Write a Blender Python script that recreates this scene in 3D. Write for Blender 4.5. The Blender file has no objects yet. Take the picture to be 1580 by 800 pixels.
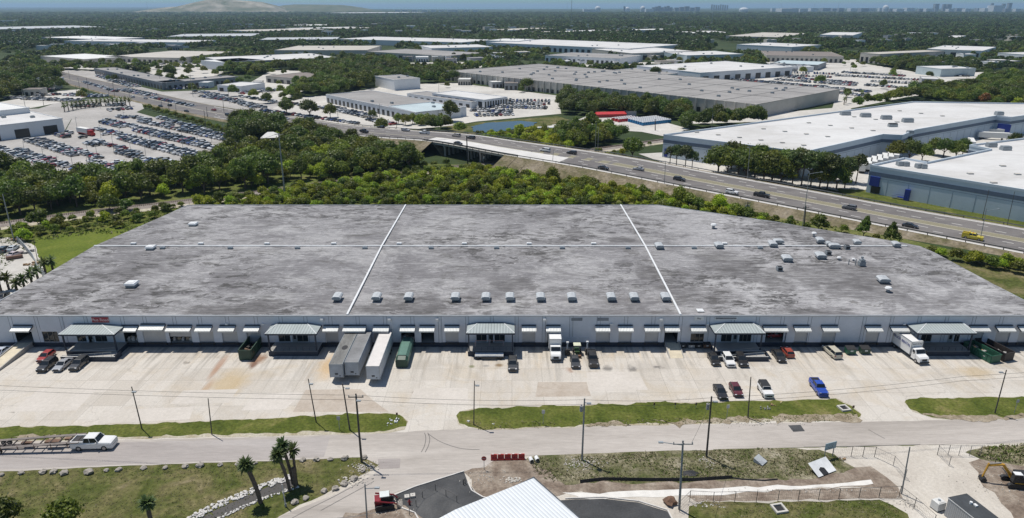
import bpy, bmesh, math, random
import numpy as np
from mathutils import Vector, Matrix, noise as mnoise
random.seed(7); rng = np.random.default_rng(7)
R = math.radians
SC = bpy.context.scene
COL = SC.collection

# ------------------------------------------------------------------ camera
F_PX, CX, CY, H, HOR = 1045.0, 790.0, 400.0, 70.0, 9.0
PITCH = math.atan((CY-HOR)/F_PX)
SP, CP = math.sin(PITCH), math.cos(PITCH)
cd = bpy.data.cameras.new('camera'); cam = bpy.data.objects.new('camera', cd); COL.objects.link(cam)
cam.location = (0, 0, H); cam.rotation_euler = (math.pi/2-PITCH, 0, 0)
cd.sensor_width = 36; cd.sensor_fit = 'HORIZONTAL'; cd.lens = 36*F_PX/1580
cd.clip_start = 1; cd.clip_end = 120000
SC.camera = cam
# ------------------------------------------------------------------ sky and sun
SUN_EL = 68.5
sdir = Vector((-0.76, 0.65, 0)).normalized()*math.cos(R(SUN_EL)); sdir.z = math.sin(R(SUN_EL))
W = bpy.data.worlds.new('World'); SC.world = W; W.use_nodes = True
nt = W.node_tree; bg = nt.nodes['Background']
sky = nt.nodes.new('ShaderNodeTexSky'); sky.sky_type = 'NISHITA'; sky.sun_disc = False
sky.sun_elevation = R(SUN_EL); sky.sun_rotation = math.atan2(sdir.x, sdir.y)
sky.air_density = 1.0; sky.dust_density = 0.2; sky.ozone_density = 1.5
# clear bluish horizon: the low sky is tinted, the zenith left as it is
tc = nt.nodes.new('ShaderNodeTexCoord'); sx = nt.nodes.new('ShaderNodeSeparateXYZ'); nt.links.new(tc.outputs['Generated'], sx.inputs[0])
cr_ = nt.nodes.new('ShaderNodeValToRGB'); nt.links.new(sx.outputs[2], cr_.inputs[0])
cr_.color_ramp.elements[0].position = 0.0; cr_.color_ramp.elements[0].color = (.50,.80,1.0,1); cr_.color_ramp.elements[1].position = .25; cr_.color_ramp.elements[1].color = (1,1,1,1)
e_ = cr_.color_ramp.elements.new(.012); e_.color = (.34,.66,.90,1)
mx_ = nt.nodes.new('ShaderNodeMix'); mx_.data_type = 'RGBA'; mx_.blend_type = 'MULTIPLY'; mx_.inputs[0].default_value = 1
nt.links.new(sky.outputs[0], mx_.inputs[6]); nt.links.new(cr_.outputs[0], mx_.inputs[7]); nt.links.new(mx_.outputs[2], bg.inputs[0]); bg.inputs[1].default_value = 0.085
ld = bpy.data.lights.new('sun', 'SUN'); ld.energy = 4.5; ld.angle = R(0.5); ld.color = (1, .95, .875)
sun = bpy.data.objects.new('sun', ld); COL.objects.link(sun)
sun.rotation_euler = (-sdir).to_track_quat('-Z', 'Y').to_euler()
SC.view_settings.view_transform = 'Standard'; SC.view_settings.look = 'None'
SC.view_settings.gamma = 1; SC.view_settings.exposure = 0.0
SC.view_settings.use_curve_mapping = False
SC.cycles.max_bounces = 6; SC.cycles.diffuse_bounces = 3; SC.cycles.glossy_bounces = 2
SC.cycles.transmission_bounces = 2; SC.cycles.transparent_max_bounces = 8; SC.cycles.volume_bounces = 0
SC.cycles.use_denoising = True
try: SC.cycles.denoiser = 'OPENIMAGEDENOISE'
except Exception: pass

# ------------------------------------------------------------------ survey: points read off the photograph, on real planes
def G(px, py, z=0.0):
    """point of the horizontal plane z seen at photograph pixel (px,py)"""
    v = (py-CY)/F_PX; dn = SP+v*CP
    t = (H-z)/dn
    return Vector(((px-CX)/F_PX*t, t*(CP-v*SP), z))
def FP(px, py, Y):
    """point of the vertical plane at distance Y"""
    v = (py-CY)/F_PX; t = Y/(CP-v*SP)
    return Vector(((px-CX)/F_PX*t, Y, H-t*(SP+v*CP)))
def height_at(px, pyb, pyt):
    b = G(px, pyb); return FP(px, pyt, b.y).z

# ------------------------------------------------------------------ materials
MATS = {}
def _nodes(name):
    m = bpy.data.materials.new(name); m.use_nodes = True
    n = m.node_tree; b = n.nodes['Principled BSDF']; MATS[name] = m
    return m, n, b
def _coord(n, scale=(1,1,1), kind='world'):
    if kind == 'world':
        g = n.nodes.new('ShaderNodeNewGeometry'); o = g.outputs['Position']
    else:
        g = n.nodes.new('ShaderNodeTexCoord'); o = g.outputs['Object']
    mp = n.nodes.new('ShaderNodeMapping'); mp.inputs['Scale'].default_value = scale
    n.links.new(o, mp.inputs[0]); return mp.outputs[0]
def _noise(n, co, scale, detail=5, rough=.6, dist=0):
    t = n.nodes.new('ShaderNodeTexNoise'); t.inputs['Scale'].default_value = scale
    t.inputs['Detail'].default_value = detail; t.inputs['Roughness'].default_value = rough
    t.inputs['Distortion'].default_value = dist
    n.links.new(co, t.inputs['Vector']); return t.outputs['Fac']
def _ramp(n, fac, stops):
    r = n.nodes.new('ShaderNodeValToRGB'); e = r.color_ramp.elements
    while len(e) < len(stops): e.new(.5)
    for el, (p, c) in zip(e, stops):
        el.position = p; el.color = (c, c, c, 1) if isinstance(c, (int, float)) else (*c, 1)
    n.links.new(fac, r.inputs[0]); return r.outputs[0]
def _mix(n, fac, a, b, mode='MIX'):
    m = n.nodes.new('ShaderNodeMix'); m.data_type = 'RGBA'; m.blend_type = mode
    for s, v in ((m.inputs[0], fac), (m.inputs[6], a), (m.inputs[7], b)):
        if isinstance(v, (int, float)): s.default_value = v
        elif isinstance(v, (tuple, list)): s.default_value = (*v[:3], 1)
        else: n.links.new(v, s)
    return m.outputs[2]
def _bump(n, b, h, strength=.3, dist=.05):
    bp = n.nodes.new('ShaderNodeBump'); bp.inputs['Strength'].default_value = strength
    bp.inputs['Distance'].default_value = dist
    n.links.new(h, bp.inputs['Height']); n.links.new(bp.outputs[0], b.inputs['Normal'])
def _math(n, op, a, b=None):
    m = n.nodes.new('ShaderNodeMath'); m.operation = op
    for s, v in zip(m.inputs, (a, b)):
        if v is None: continue
        if isinstance(v, (int, float)): s.default_value = v
        else: n.links.new(v, s)
    return m.outputs[0]

def paint(name, rgb, rough=.6, metal=0, var=.12, scale=.8, kind='obj', streak=None, spec=.5):
    """plain surface with grime variation"""
    if name in MATS: return MATS[name]
    m, n, b = _nodes(name)
    co = _coord(n, streak or (1,1,1), kind)
    f = _noise(n, co, scale)
    f2 = _noise(n, co, scale*9, 3)
    f = _math(n, 'ADD', _math(n, 'MULTIPLY', f, .7), _math(n, 'MULTIPLY', f2, .3))
    lo = tuple(c*(1-var*1.6) for c in rgb); hi = tuple(min(1, c*(1+var)) for c in rgb)
    c = _ramp(n, f, [(.3, lo), (.68, hi)])
    n.links.new(c, b.inputs['Base Color'])
    b.inputs['Roughness'].default_value = rough; b.inputs['Metallic'].default_value = metal
    b.inputs['Specular IOR Level'].default_value = spec
    return m
def carpaint(name='car_paint', rgb=None):
    if name in MATS: return MATS[name]
    m, n, b = _nodes(name)
    if rgb is None:
        oi = n.nodes.new('ShaderNodeObjectInfo'); c = oi.outputs['Color']
    else:
        r = n.nodes.new('ShaderNodeRGB'); r.outputs[0].default_value = (*rgb, 1); c = r.outputs[0]
    f = _noise(n, _coord(n, (1,1,1), 'obj'), 1.5)
    c2 = _mix(n, _ramp(n, f, [(.3, 0.0), (.8, .16)]), c, (.25, .23, .2))
    n.links.new(c2, b.inputs['Base Color'])
    b.inputs['Roughness'].default_value = .32; b.inputs['Coat Weight'].default_value = .5
    b.inputs['Coat Roughness'].default_value = .12
    return m
def glass(name='dark_glass', rgb=(.012,.016,.02), rough=.08):
    if name in MATS: return MATS[name]
    m, n, b = _nodes(name)
    f = _noise(n, _coord(n, (1,1,1), 'obj'), 3)
    n.links.new(_ramp(n, f, [(.3, rgb), (.7, tuple(c*1.9 for c in rgb))]), b.inputs['Base Color'])
    b.inputs['Roughness'].default_value = rough
    return m
def ribbed(name, rgb, pitch=.5, axis='X', kind='obj', var=.1, rough=.45, metal=0, depth=.05, dark=.75, noisescale=.3):
    """standing seam or corrugated sheet"""
    if name in MATS: return MATS[name]
    m, n, b = _nodes(name)
    co = _coord(n, (1,1,1), kind)
    w = n.nodes.new('ShaderNodeTexWave'); w.wave_type = 'BANDS'; w.bands_direction = axis
    w.inputs['Scale'].default_value = math.pi/10/pitch*2/2
    w.inputs['Scale'].default_value = 0.314/pitch
    n.links.new(co, w.inputs[0])
    f = _noise(n, co, noisescale)
    c = _ramp(n, f, [(.3, tuple(x*(1-var) for x in rgb)), (.7, tuple(x*(1+var) for x in rgb))])
    s = _ramp(n, w.outputs['Fac'], [(0, dark), (.16, 1.0)])
    n.links.new(_mix(n, 1.0, c, s, 'MULTIPLY'), b.inputs['Base Color'])
    b.inputs['Roughness'].default_value = rough; b.inputs['Metallic'].default_value = metal
    _bump(n, b, w.outputs['Fac'], .5, depth)
    return m

def ground_mat(name, cols, scale=.15, detail=8, fine=2.5, finev=.35, bump=.3, dist=.4, stretch=(1,1,1), rough=.95, stops=None):
    """multi-colour ground: cols run along a warped noise, with fine speckle over it"""
    if name in MATS: return MATS[name]
    m, n, b = _nodes(name)
    co = _coord(n, stretch)
    f = _noise(n, co, scale, detail, .65, dist)
    k = len(cols)
    st = stops or [.3+.42*i/(k-1) for i in range(k)]
    c = _ramp(n, f, list(zip(st, cols)))
    f2 = _noise(n, co, fine, 4, .7)
    s = _ramp(n, f2, [(.3, 1-finev), (.7, 1+finev*.6)])
    n.links.new(_mix(n, 1.0, c, s, 'MULTIPLY'), b.inputs['Base Color'])
    b.inputs['Roughness'].default_value = rough; b.inputs['Specular IOR Level'].default_value = .2
    if bump: _bump(n, b, f2, bump, .3)
    return m

# ------------------------------------------------------------------ mesh building
class MB:
    def __init__(s): s.v=[]; s.f=[]; s.m=[]; s.mats=[]; s.mi=0
    def use(s, mat):
        if mat not in s.mats: s.mats.append(mat)
        s.mi = s.mats.index(mat); return s
    def add(s, vs, fs):
        b = len(s.v); s.v += [tuple(x) for x in vs]
        for f in fs: s.f.append(tuple(i+b for i in f)); s.m.append(s.mi)
        return s
    def quad(s, a, b, c, d): return s.add([a,b,c,d], [(0,1,2,3)])
    def box(s, c, d, rz=0, top=(1,1), M=None):
        x, y, z = (q/2 for q in d); tx, ty = top
        vs = [(-x,-y,-z),(x,-y,-z),(x,y,-z),(-x,y,-z),(-x*tx,-y*ty,z),(x*tx,-y*ty,z),(x*tx,y*ty,z),(-x*tx,y*ty,z)]
        if rz:
            co, si = math.cos(rz), math.sin(rz); vs = [(a*co-b_*si, a*si+b_*co, q) for a,b_,q in vs]
        if M is not None: vs = [tuple(M @ Vector(q)) for q in vs]
        vs = [(a+c[0], b_+c[1], q+c[2]) for a,b_,q in vs]
        return s.add(vs, [(3,2,1,0),(4,5,6,7),(0,1,5,4),(1,2,6,5),(2,3,7,6),(3,0,4,7)])
    def b2(s, p, q):
        """box between two corners"""
        return s.box([(p[i]+q[i])/2 for i in range(3)], [abs(q[i]-p[i]) for i in range(3)])
    def bar(s, p, q, r, r2=None, n=6, cap=True):
        p, q = Vector(p), Vector(q); d = (q-p)
        if d.length < 1e-6: return s
        d.normalize(); u = d.cross(Vector((0,0,1)) if abs(d.z) < .9 else Vector((1,0,0))).normalized(); w = d.cross(u)
        r2 = r if r2 is None else r2; vs = []
        for c, rr in ((p, r), (q, r2)):
            for k in range(n):
                a = 2*math.pi*(k+.5)/n; vs.append(c+u*math.cos(a)*rr+w*math.sin(a)*rr)
        fs = [(k, (k+1)%n, n+(k+1)%n, n+k) for k in range(n)]
        if cap: fs += [tuple(range(n))[::-1], tuple(range(n, 2*n))]
        return s.add(vs, fs)
    def tube(s, pts, r, n=5):
        for a, b in zip(pts, pts[1:]): s.bar(a, b, r, n=n, cap=False)
        return s
    def prism(s, poly, z0, z1):
        """vertical prism over an xy polygon; z0/z1 numbers"""
        A = sum(poly[i][0]*poly[(i+1)%len(poly)][1]-poly[(i+1)%len(poly)][0]*poly[i][1] for i in range(len(poly)))
        if A < 0: poly = poly[::-1]
        k = len(poly); vs = [(p[0],p[1],z0) for p in poly]+[(p[0],p[1],z1) for p in poly]
        return s.add(vs, [tuple(range(k, 2*k)), tuple(range(k))[::-1]]+[(i,(i+1)%k,k+(i+1)%k,k+i) for i in range(k)])
    def loft(s, secs, cap=True):
        k = len(secs[0]); vs = [p for sec in secs for p in sec]; fs = []
        for j in range(len(secs)-1):
            for i in range(k):
                a = j*k+i; b = j*k+(i+1)%k; fs.append((a, b, b+k, a+k))
        if cap: fs += [tuple(range(k))[::-1], tuple(range((len(secs)-1)*k, len(secs)*k))]
        return s.add(vs, fs)
    def build(s, name, mat=None, parent=None, smooth=False, loc=None):
        me = bpy.data.meshes.new(name); me.from_pydata(s.v, [], s.f)
        if s.mats:
            for m in s.mats: me.materials.append(m)
            me.polygons.foreach_set('material_index', s.m)
        elif mat: me.materials.append(mat)
        if smooth: me.polygons.foreach_set('use_smooth', [True]*len(me.polygons))
        me.update()
        o = bpy.data.objects.new(name, me); COL.objects.link(o)
        if parent: o.parent = parent
        if loc is not None: o.location = loc
        return o
def tag(o, label=None, cat=None, group=None, kind=None):
    if label: o['label'] = label
    if cat: o['category'] = cat
    if group: o['group'] = group
    if kind: o['kind'] = kind
    return o
def empty(name, loc=(0,0,0), rz=0, label=None, cat=None, group=None):
    o = bpy.data.objects.new(name, None); COL.objects.link(o); o.location = loc; o.rotation_euler.z = rz
    o.empty_display_size = .3
    return tag(o, label, cat, group)
KIDS = {}
def copy_tree(o, parent=None):
    c = o.copy(); COL.objects.link(c); c.parent = parent
    for ch in KIDS_of(o): copy_tree(ch, c)
    return c
def KIDS_of(o):
    if o.name not in KIDS: KIDS[o.name] = list(o.children)
    return KIDS[o.name]
def place(o, loc, rz=0, label=None, group=None, color=None, scale=None):
    o.location = loc; o.rotation_euler.z = rz
    if label: o['label'] = label
    if group: o['group'] = group
    if scale: o.scale = (scale,)*3 if isinstance(scale, (int, float)) else scale
    if color:
        o.color = (*color, 1)
        for ch in o.children: ch.color = (*color, 1)
    return o
def inpoly(x, y, poly):
    c = False; j = len(poly)-1
    for i in range(len(poly)):
        xi, yi = poly[i][0], poly[i][1]; xj, yj = poly[j][0], poly[j][1]
        if (yi > y) != (yj > y) and x < (xj-xi)*(y-yi)/(yj-yi)+xi: c = not c
        j = i
    return c
def GP(pts, z=0): return [G(a, b, z) for a, b in pts]
def rough_edge(pts, step=1.6, amp=.35, seed=0):
    out = []
    for i in range(len(pts)):
        a = pts[i]; b = pts[(i+1)%len(pts)]; L = math.hypot(b[0]-a[0], b[1]-a[1]); k = max(1, min(160, int(L/step)))
        for j in range(k):
            t = j/k; x = a[0]+(b[0]-a[0])*t; y = a[1]+(b[1]-a[1])*t
            nx = mnoise.noise(Vector((x*.35, y*.35, seed)))+.5*mnoise.noise(Vector((x*1.3, y*1.3, seed+9)))
            ny = mnoise.noise(Vector((x*.35, y*.35, seed+50)))+.5*mnoise.noise(Vector((x*1.3, y*1.3, seed+59)))
            out.append((x+nx*amp*2, y+ny*amp*2))
    return out
CLEAR = []; _pz = [0]
def patch(name, pxpts, z, mat, kind='structure', amp=.0, step=1.6, label=None, cat=None, world=False, seed=1):
    P = [(p[0], p[1]) for p in (pxpts if world else GP(pxpts))]
    if z == .02: _pz[0] += 1; z = .02+_pz[0]*.012
    if name not in ('scrub_ground',): CLEAR.append(P)
    if amp: P = rough_edge(P, step, amp, seed)
    bm = bmesh.new(); vs = [bm.verts.new((x, y, z)) for x, y in P]
    f = bm.faces.new(vs); bm.normal_update()
    if f.normal.z < 0: f.normal_flip()
    bmesh.ops.triangulate(bm, faces=[f])
    me = bpy.data.meshes.new(name); bm.to_mesh(me); bm.free(); me.materials.append(mat)
    o = bpy.data.objects.new(name, me); COL.objects.link(o)
    return tag(o, label, cat, None, kind)
def text(body, size, name, mat, parent, loc, rot, extrude=.02):
    cu = bpy.data.curves.new(name, 'FONT'); cu.body = body; cu.size = size; cu.extrude = extrude
    cu.align_x = 'CENTER'; cu.align_y = 'CENTER'; cu.materials.append(mat)
    o = bpy.data.objects.new(name, cu); COL.objects.link(o)
    bpy.context.view_layer.update(); me = bpy.data.meshes.new_from_object(o.evaluated_get(bpy.context.evaluated_depsgraph_get())); bpy.data.objects.remove(o)
    o = bpy.data.objects.new(name, me); COL.objects.link(o); o.parent = parent; o.location = loc; o.rotation_euler = rot
    return o
_O1 = 'zeroth first second third fourth fifth sixth seventh eighth ninth tenth eleventh twelfth thirteenth fourteenth fifteenth sixteenth seventeenth eighteenth nineteenth'.split()
def ORD(n):
    if n < 20: return _O1[n]
    t, u = divmod(n, 10); T = {2:'twent',3:'thirt',4:'fort',5:'fift',6:'sixt',7:'sevent',8:'eight',9:'ninet'}[t]
    return T+'ieth' if u == 0 else T+'y-'+_O1[u]
# ================================================================== materials of the ground
GRASS = ground_mat('verge_grass', [(.052,.072,.011),(.083,.105,.017),(.125,.138,.03),(.24,.205,.085)], .18, 8, 1.8, .45, .6)
GRASS2 = ground_mat('meadow_grass', [(.05,.065,.014),(.085,.10,.024),(.155,.14,.06),(.30,.245,.16)], .13, 9, 1.1, .5, .8, dist=.6)
LAWN = ground_mat('bright_lawn', [(.08,.115,.012),(.12,.155,.02),(.17,.185,.035)], .09, 7, 1.4, .35, .4)
SCRUBG = ground_mat('scrub_floor', [(.05,.08,.012),(.09,.12,.022),(.15,.16,.05),(.22,.19,.10)], .06, 9, .9, .5, .8)
DITCHW = ground_mat('ditch_weeds', [(.06,.085,.02),(.13,.13,.06),(.26,.235,.155),(.44,.40,.31)], .22, 9, 2.4, .6, .8, dist=.5)
DIRT = ground_mat('brown_dirt', [(.14,.105,.08),(.21,.165,.13),(.30,.25,.20),(.42,.37,.32)], .3, 9, 2.0, .35, .5)
SAND = ground_mat('pale_sand', [(.42,.38,.33),(.52,.48,.42),(.60,.565,.51)], .12, 9, 2.2, .16, .3)
SHOULDER = ground_mat('sandy_shoulder', [(.30,.25,.15),(.44,.40,.31),(.55,.52,.46)], .3, 8, 2.5, .3, .4)
ASPH = ground_mat('dark_asphalt', [(.045,.047,.05),(.07,.072,.075),(.12,.12,.12)], .12, 8, 4, .2, .1)
ROADM = ground_mat('worn_road', [(.32,.29,.26),(.42,.385,.35),(.51,.475,.435)], .09, 9, 1.6, .13, .15, stretch=(.25,1.6,1))
ROADD = ground_mat('older_road', [(.30,.27,.255),(.36,.33,.31),(.42,.39,.37)], .12, 9, 1.6, .12, .15, stretch=(.25,1.6,1))
HWY = ground_mat('highway_asphalt', [(.12,.11,.11),(.17,.16,.155),(.21,.195,.185)], .05, 7, .8, .12, 0, stretch=(1,2.5,1))
LOTM = ground_mat('far_lot_paving', [(.30,.285,.27),(.38,.365,.345),(.46,.44,.42)], .03, 7, .4, .15, 0)
LOTP = ground_mat('pale_lot_paving', [(.42,.40,.37),(.52,.50,.46),(.6,.58,.54)], .03, 7, .4, .15, 0)
EMB = ground_mat('embankment_scrub', [(.07,.085,.03),(.16,.14,.08),(.25,.21,.15),(.33,.29,.23)], .12, 9, 1.0, .45, .8)
BALLAST = ground_mat('track_ballast', [(.20,.17,.15),(.30,.26,.235),(.36,.33,.30)], .4, 8, 3, .4, .5)
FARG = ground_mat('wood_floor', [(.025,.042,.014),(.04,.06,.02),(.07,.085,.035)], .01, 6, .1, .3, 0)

def yard_material():
    m, n, b = _nodes('yard_concrete')
    co = _coord(n)
    sl = _coord(n, (1, 1, 1))
    br = n.nodes.new('ShaderNodeTexBrick'); br.offset = 0; br.inputs['Scale'].default_value = 1
    br.inputs['Brick Width'].default_value = 6.05; br.inputs['Row Height'].default_value = 4.6
    br.inputs['Mortar Size'].default_value = .035; br.inputs['Mortar Smooth'].default_value = .6
    br.inputs['Color1'].default_value = (.46,.42,.365,1); br.inputs['Color2'].default_value = (.55,.51,.455,1)
    br.inputs['Mortar'].default_value = (.20,.185,.16,1); br.inputs['Bias'].default_value = .1
    mp = n.nodes.new('ShaderNodeMapping'); mp.inputs['Location'].default_value = (.0, 1.6, 0)
    n.links.new(co, mp.inputs[0]); n.links.new(mp.outputs[0], br.inputs['Vector'])
    c = br.outputs['Color']
    # broad warm and grey blotches
    f = _noise(n, co, .05, 7, .6, 1.5); c = _mix(n, _ramp(n, f, [(.42, 0), (.62, .55)]), c, (.58,.55,.50))
    f = _noise(n, co, .11, 8, .65, 1); c = _mix(n, _ramp(n, f, [(.5, 0), (.7, .5)]), c, (.45,.37,.26))
    # tyre tracks and wash marks run to and from the docks, strongest near the doors
    st = _coord(n, (.75, .055, 1)); f = _noise(n, st, 1.0, 6, .62, .5)
    sep = n.nodes.new('ShaderNodeSeparateXYZ'); n.links.new(co, sep.inputs[0])
    near = _math(n, 'MULTIPLY', _math(n, 'SUBTRACT', sep.outputs[1], 112.0), 1/17.0)
    near = _ramp(n, near, [(.15, .12), (.6, .45), (1.0, 1.0)])
    k = _math(n, 'MULTIPLY', _ramp(n, f, [(.48, 0), (.64, .80)]), near)
    c = _mix(n, k, c, (.255,.235,.205))
    f = _noise(n, _coord(n, (.5, .045, 1)), 1.3, 5, .6, .4)
    c = _mix(n, _math(n, 'MULTIPLY', _ramp(n, f, [(.56, 0), (.7, .5)]), near), c, (.55,.44,.30))
    # oil spots
    f = _noise(n, co, .42, 4, .55, .6); c = _mix(n, _ramp(n, f, [(.70, 0), (.755, .6)]), c, (.15,.13,.11))
    # fine cracks
    vo = n.nodes.new('ShaderNodeTexVoronoi'); vo.feature = 'DISTANCE_TO_EDGE'; vo.inputs['Scale'].default_value = .09
    wn = n.nodes.new('ShaderNodeTexNoise'); wn.inputs['Scale'].default_value = .5; wn.inputs['Detail'].default_value = 4
    n.links.new(co, wn.inputs['Vector'])
    ad = n.nodes.new('ShaderNodeVectorMath'); ad.operation = 'MULTIPLY_ADD'; ad.inputs[1].default_value = (3,3,0)
    n.links.new(wn.outputs['Color'], ad.inputs[0]); n.links.new(co, ad.inputs[2]); n.links.new(ad.outputs[0], vo.inputs['Vector'])
    c = _mix(n, _ramp(n, vo.outputs['Distance'], [(0, .33), (.008, 0)]), c, (.26,.24,.21))
    # real stains with their own outline: (photo px, py, radius x, radius y, colour, strength)
    for px, py, rx, ry, col, s in [(352,592,4.6,7.5,(.46,.35,.20),.7),(398,554,2.2,3.2,(.24,.12,.06),.8),(392,563,1.0,2.2,(.16,.07,.04),.8),(340,562,1.1,5,(.34,.20,.13),.7),(330,575,.8,4,(.36,.22,.14),.6),(170,560,6,2.2,(.36,.33,.29),.45),(660,562,5,3,(.34,.31,.27),.45),(1180,560,7,2.5,(.38,.34,.29),.4),(1000,566,6,3,(.37,.34,.3),.45),(230,575,.7,7,(.33,.3,.26),.5),(480,575,.6,6,(.33,.28,.22),.5),
                                   (318,600,1.0,5,(.38,.24,.14),.55),(508,566,3,7,(.50,.34,.17),.7),(1505,575,5,3,(.44,.34,.2),.65),
                                   (728,566,.8,.8,(.16,.17,.08),.8),(750,565,.9,.6,(.24,.23,.21),.7),(770,564,1.1,.9,(.20,.13,.06),.85),(643,606,1.1,.8,(.17,.15,.13),.8),
                                   (937,569,1.2,1.5,(.17,.16,.15),.8),(975,569,1.2,2.0,(.17,.16,.15),.8),(1015,567,1.4,.6,(.15,.14,.13),.8),(880,571,1.2,1.0,(.32,.2,.14),.7)]:
        p = G(px, py)
        q = n.nodes.new('ShaderNodeMapping'); q.vector_type = 'TEXTURE'
        q.inputs['Location'].default_value = (p.x, p.y, 0); q.inputs['Scale'].default_value = (rx, ry, 1)
        n.links.new(ad.outputs[0] if rx > 1.1 else co, q.inputs[0])
        if rx > 1.1: q.inputs['Location'].default_value = (p.x+1.5, p.y+1.5, 0)
        ln = n.nodes.new('ShaderNodeVectorMath'); ln.operation = 'LENGTH'; n.links.new(q.outputs[0], ln.inputs[0])
        c = _mix(n, _ramp(n, ln.outputs['Value'], [(.35, s), (1.0, 0)]), c, col)
    f2 = _noise(n, co, 3, 4, .7)
    c = _mix(n, 1.0, c, _ramp(n, f2, [(.3, .87), (.7, 1.07)]), 'MULTIPLY')
    n.links.new(c, b.inputs['Base Color']); b.inputs['Roughness'].default_value = .9
    b.inputs['Specular IOR Level'].default_value = .25; _bump(n, b, f2, .15, .1)
    return m
YARD = yard_material()

# ================================================================== terrain sheet to the horizon
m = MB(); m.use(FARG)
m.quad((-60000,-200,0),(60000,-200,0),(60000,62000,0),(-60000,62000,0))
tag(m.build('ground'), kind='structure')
# bands of open ground in front of and round the woods, near the warehouse
patch('scrub_ground', [(-700,800),(-300,400),(-60,300),(0,262),(110,292),(300,285),(420,250),(640,252),(800,258),(1100,300),(1700,440),(2100,560),(1700,830),(-300,830)], .004, SCRUBG)
# near ground south of the road
patch('near_ground', [(-300,730),(-50,728),(560,700),(760,705),(810,703),(1290,690),(1750,680),(2000,860),(-600,860)], .008, SAND, amp=.25)
patch('lawn', [(-60,430),(30,372),(100,362),(160,352),(235,345),(258,340),(250,360),(150,420),(60,440),(-20,470)], .012, LAWN, amp=1.2)
patch('rough_field', [(-60,395),(0,368),(60,352),(142,338),(250,322),(292,318),(262,342),(160,356),(60,372),(-20,400)], .010, GRASS, amp=1.5)
patch('side_field', [(1440,392),(1500,400),(1750,450),(1800,560),(1650,560)], .012, GRASS2, amp=.5)
patch('field', [(-300,742),(0,727),(200,717),(395,711),(530,705),(556,702),(583,716),(572,728),(430,797),(400,830),(-300,900)], .016, GRASS2, amp=.25)
# yard slab: a real 6 cm step above the verge
yb = MB(); yb.use(YARD)
yp = [(-150,132.2)]+[(G(x,y).x, G(x,y).y) for x,y in [(-300,700),(0,694),(400,688),(800,678),(1300,668),(1800,660)]]+[(150,132.2)]
yb.prism(yp, -.2, .03); tag(yb.build('yard'), kind='structure')
# main road and the side road that leaves it
patch('main_road', [(-300,686),(0,682),(200,680),(400,675),(560,671),(640,666),(760,660),(1000,657),(1300,652),(1500,648),(1750,644),(1760,688),(1580,684),(1270,690),(1000,697),(812,704),(760,712),(560,706),(400,712),(200,719),(0,728),(-300,738)], .036, ROADM, amp=.12)
patch('road_resurfacing', [(-300,689),(0,685),(200,683),(400,678),(509,674),(500,706),(400,710),(200,717),(0,725),(-300,735)], .040, ROADD, amp=.08)
patch('side_road', [(552,702),(600,695),(780,700),(762,712),(735,725),(712,729),(600,764),(575,790),(560,850),(330,850),(425,800),(520,762),(575,733),(588,720)], .032, ROADM, amp=.15)
patch('road_patch', [(1216,657),(1235,656),(1242,666),(1224,667)], .044, ASPH)
patch('road_patch', [(583,709),(618,708),(617,723),(585,724)], .044, ROADD)
# verges
for nm, pts in [('verge', [(-200,664),(0,660),(160,656),(300,651),(450,643),(600,637),(617,641),(628,650),(626,662),(600,669),(480,672),(250,677),(0,682),(-200,686)]),
                ('verge', [(706,645),(712,636),(735,630),(830,627),(1000,622),(1150,619),(1290,616),(1316,627),(1331,640),(1325,650),(1180,652),(1050,656),(900,659),(760,664),(722,662),(709,655)]),
                ('verge', [(1394,622),(1402,616),(1480,614),(1750,610),(1750,648),(1480,649),(1440,646),(1410,636)])]:
    patch(nm, pts, .045, SHOULDER, amp=.3)
    P = GP(pts); c = sum((p for p in P), Vector())/len(P)
    # the mown grass lies inside the sandy edge, fuller on the yard side
    Q = []
    for p in P:
        south = p.y < c.y
        Q.append((p.x+(c.x-p.x)*.006, p.y+((.55+.35*math.sin(p.x*.3)) if south else -.1)))
    patch(nm+'_grass', Q, .050, GRASS, amp=.4, world=True, step=.8)
# long ditch with weeds between the road and the building site
patch('ditch', [(812,706),(860,700),(1000,696),(1180,690),(1262,695),(1290,703),(1318,722),(1255,738),(1130,742),(1000,745),(850,747),(830,740),(800,725)], .020, DITCHW, amp=.5)
patch('ditch_grass', [(830,728),(900,722),(1000,722),(1100,716),(1200,718),(1258,724),(1240,734),(1130,741),(1000,744),(880,746),(845,745)], .026, GRASS, amp=.8)
patch('site_dirt', [(800,748),(1000,745),(1130,742),(1255,738),(1300,722),(1345,722),(1368,738),(1385,752),(1200,752),(1010,758),(860,766)], .024, DIRT, amp=.5)
patch('site_dirt', [(1060,766),(1200,757),(1385,752),(1390,768),(1200,772),(1075,774)], .029, DIRT, amp=.3)
patch('site_grass', [(1062,780),(1110,775),(1240,774),(1360,771),(1395,790),(1420,850),(1060,850)], .033, GRASS2, amp=.4)
patch('limestone_path', [(868,762),(1010,757),(1200,750),(1290,747),(1345,741),(1350,748),(1200,757),(1060,766),(900,771)], .034, paint('limestone', (.66,.64,.6), .95, kind='world', scale=.6), amp=.25)
patch('site_dirt', [(722,730),(760,712),(812,709),(850,728),(870,745),(830,770),(760,775),(735,762)], .040, DIRT, amp=.5)
patch('site_dirt', [(520,830),(535,795),(590,783),(625,780),(650,800),(660,850)], .040, DIRT, amp=.5)
patch('new_asphalt', [(606,766),(640,752),(716,728),(722,745),(735,762),(800,775),(870,772),(930,770),(985,776),(1030,790),(1060,850),(650,850),(640,795),(618,785)], .036, ASPH, amp=.05)
patch('dirt_yard', [(1500,715),(1520,700),(1700,690),(1900,850),(1600,850),(1560,790),(1515,750)], .026, DIRT, amp=.5)
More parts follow.
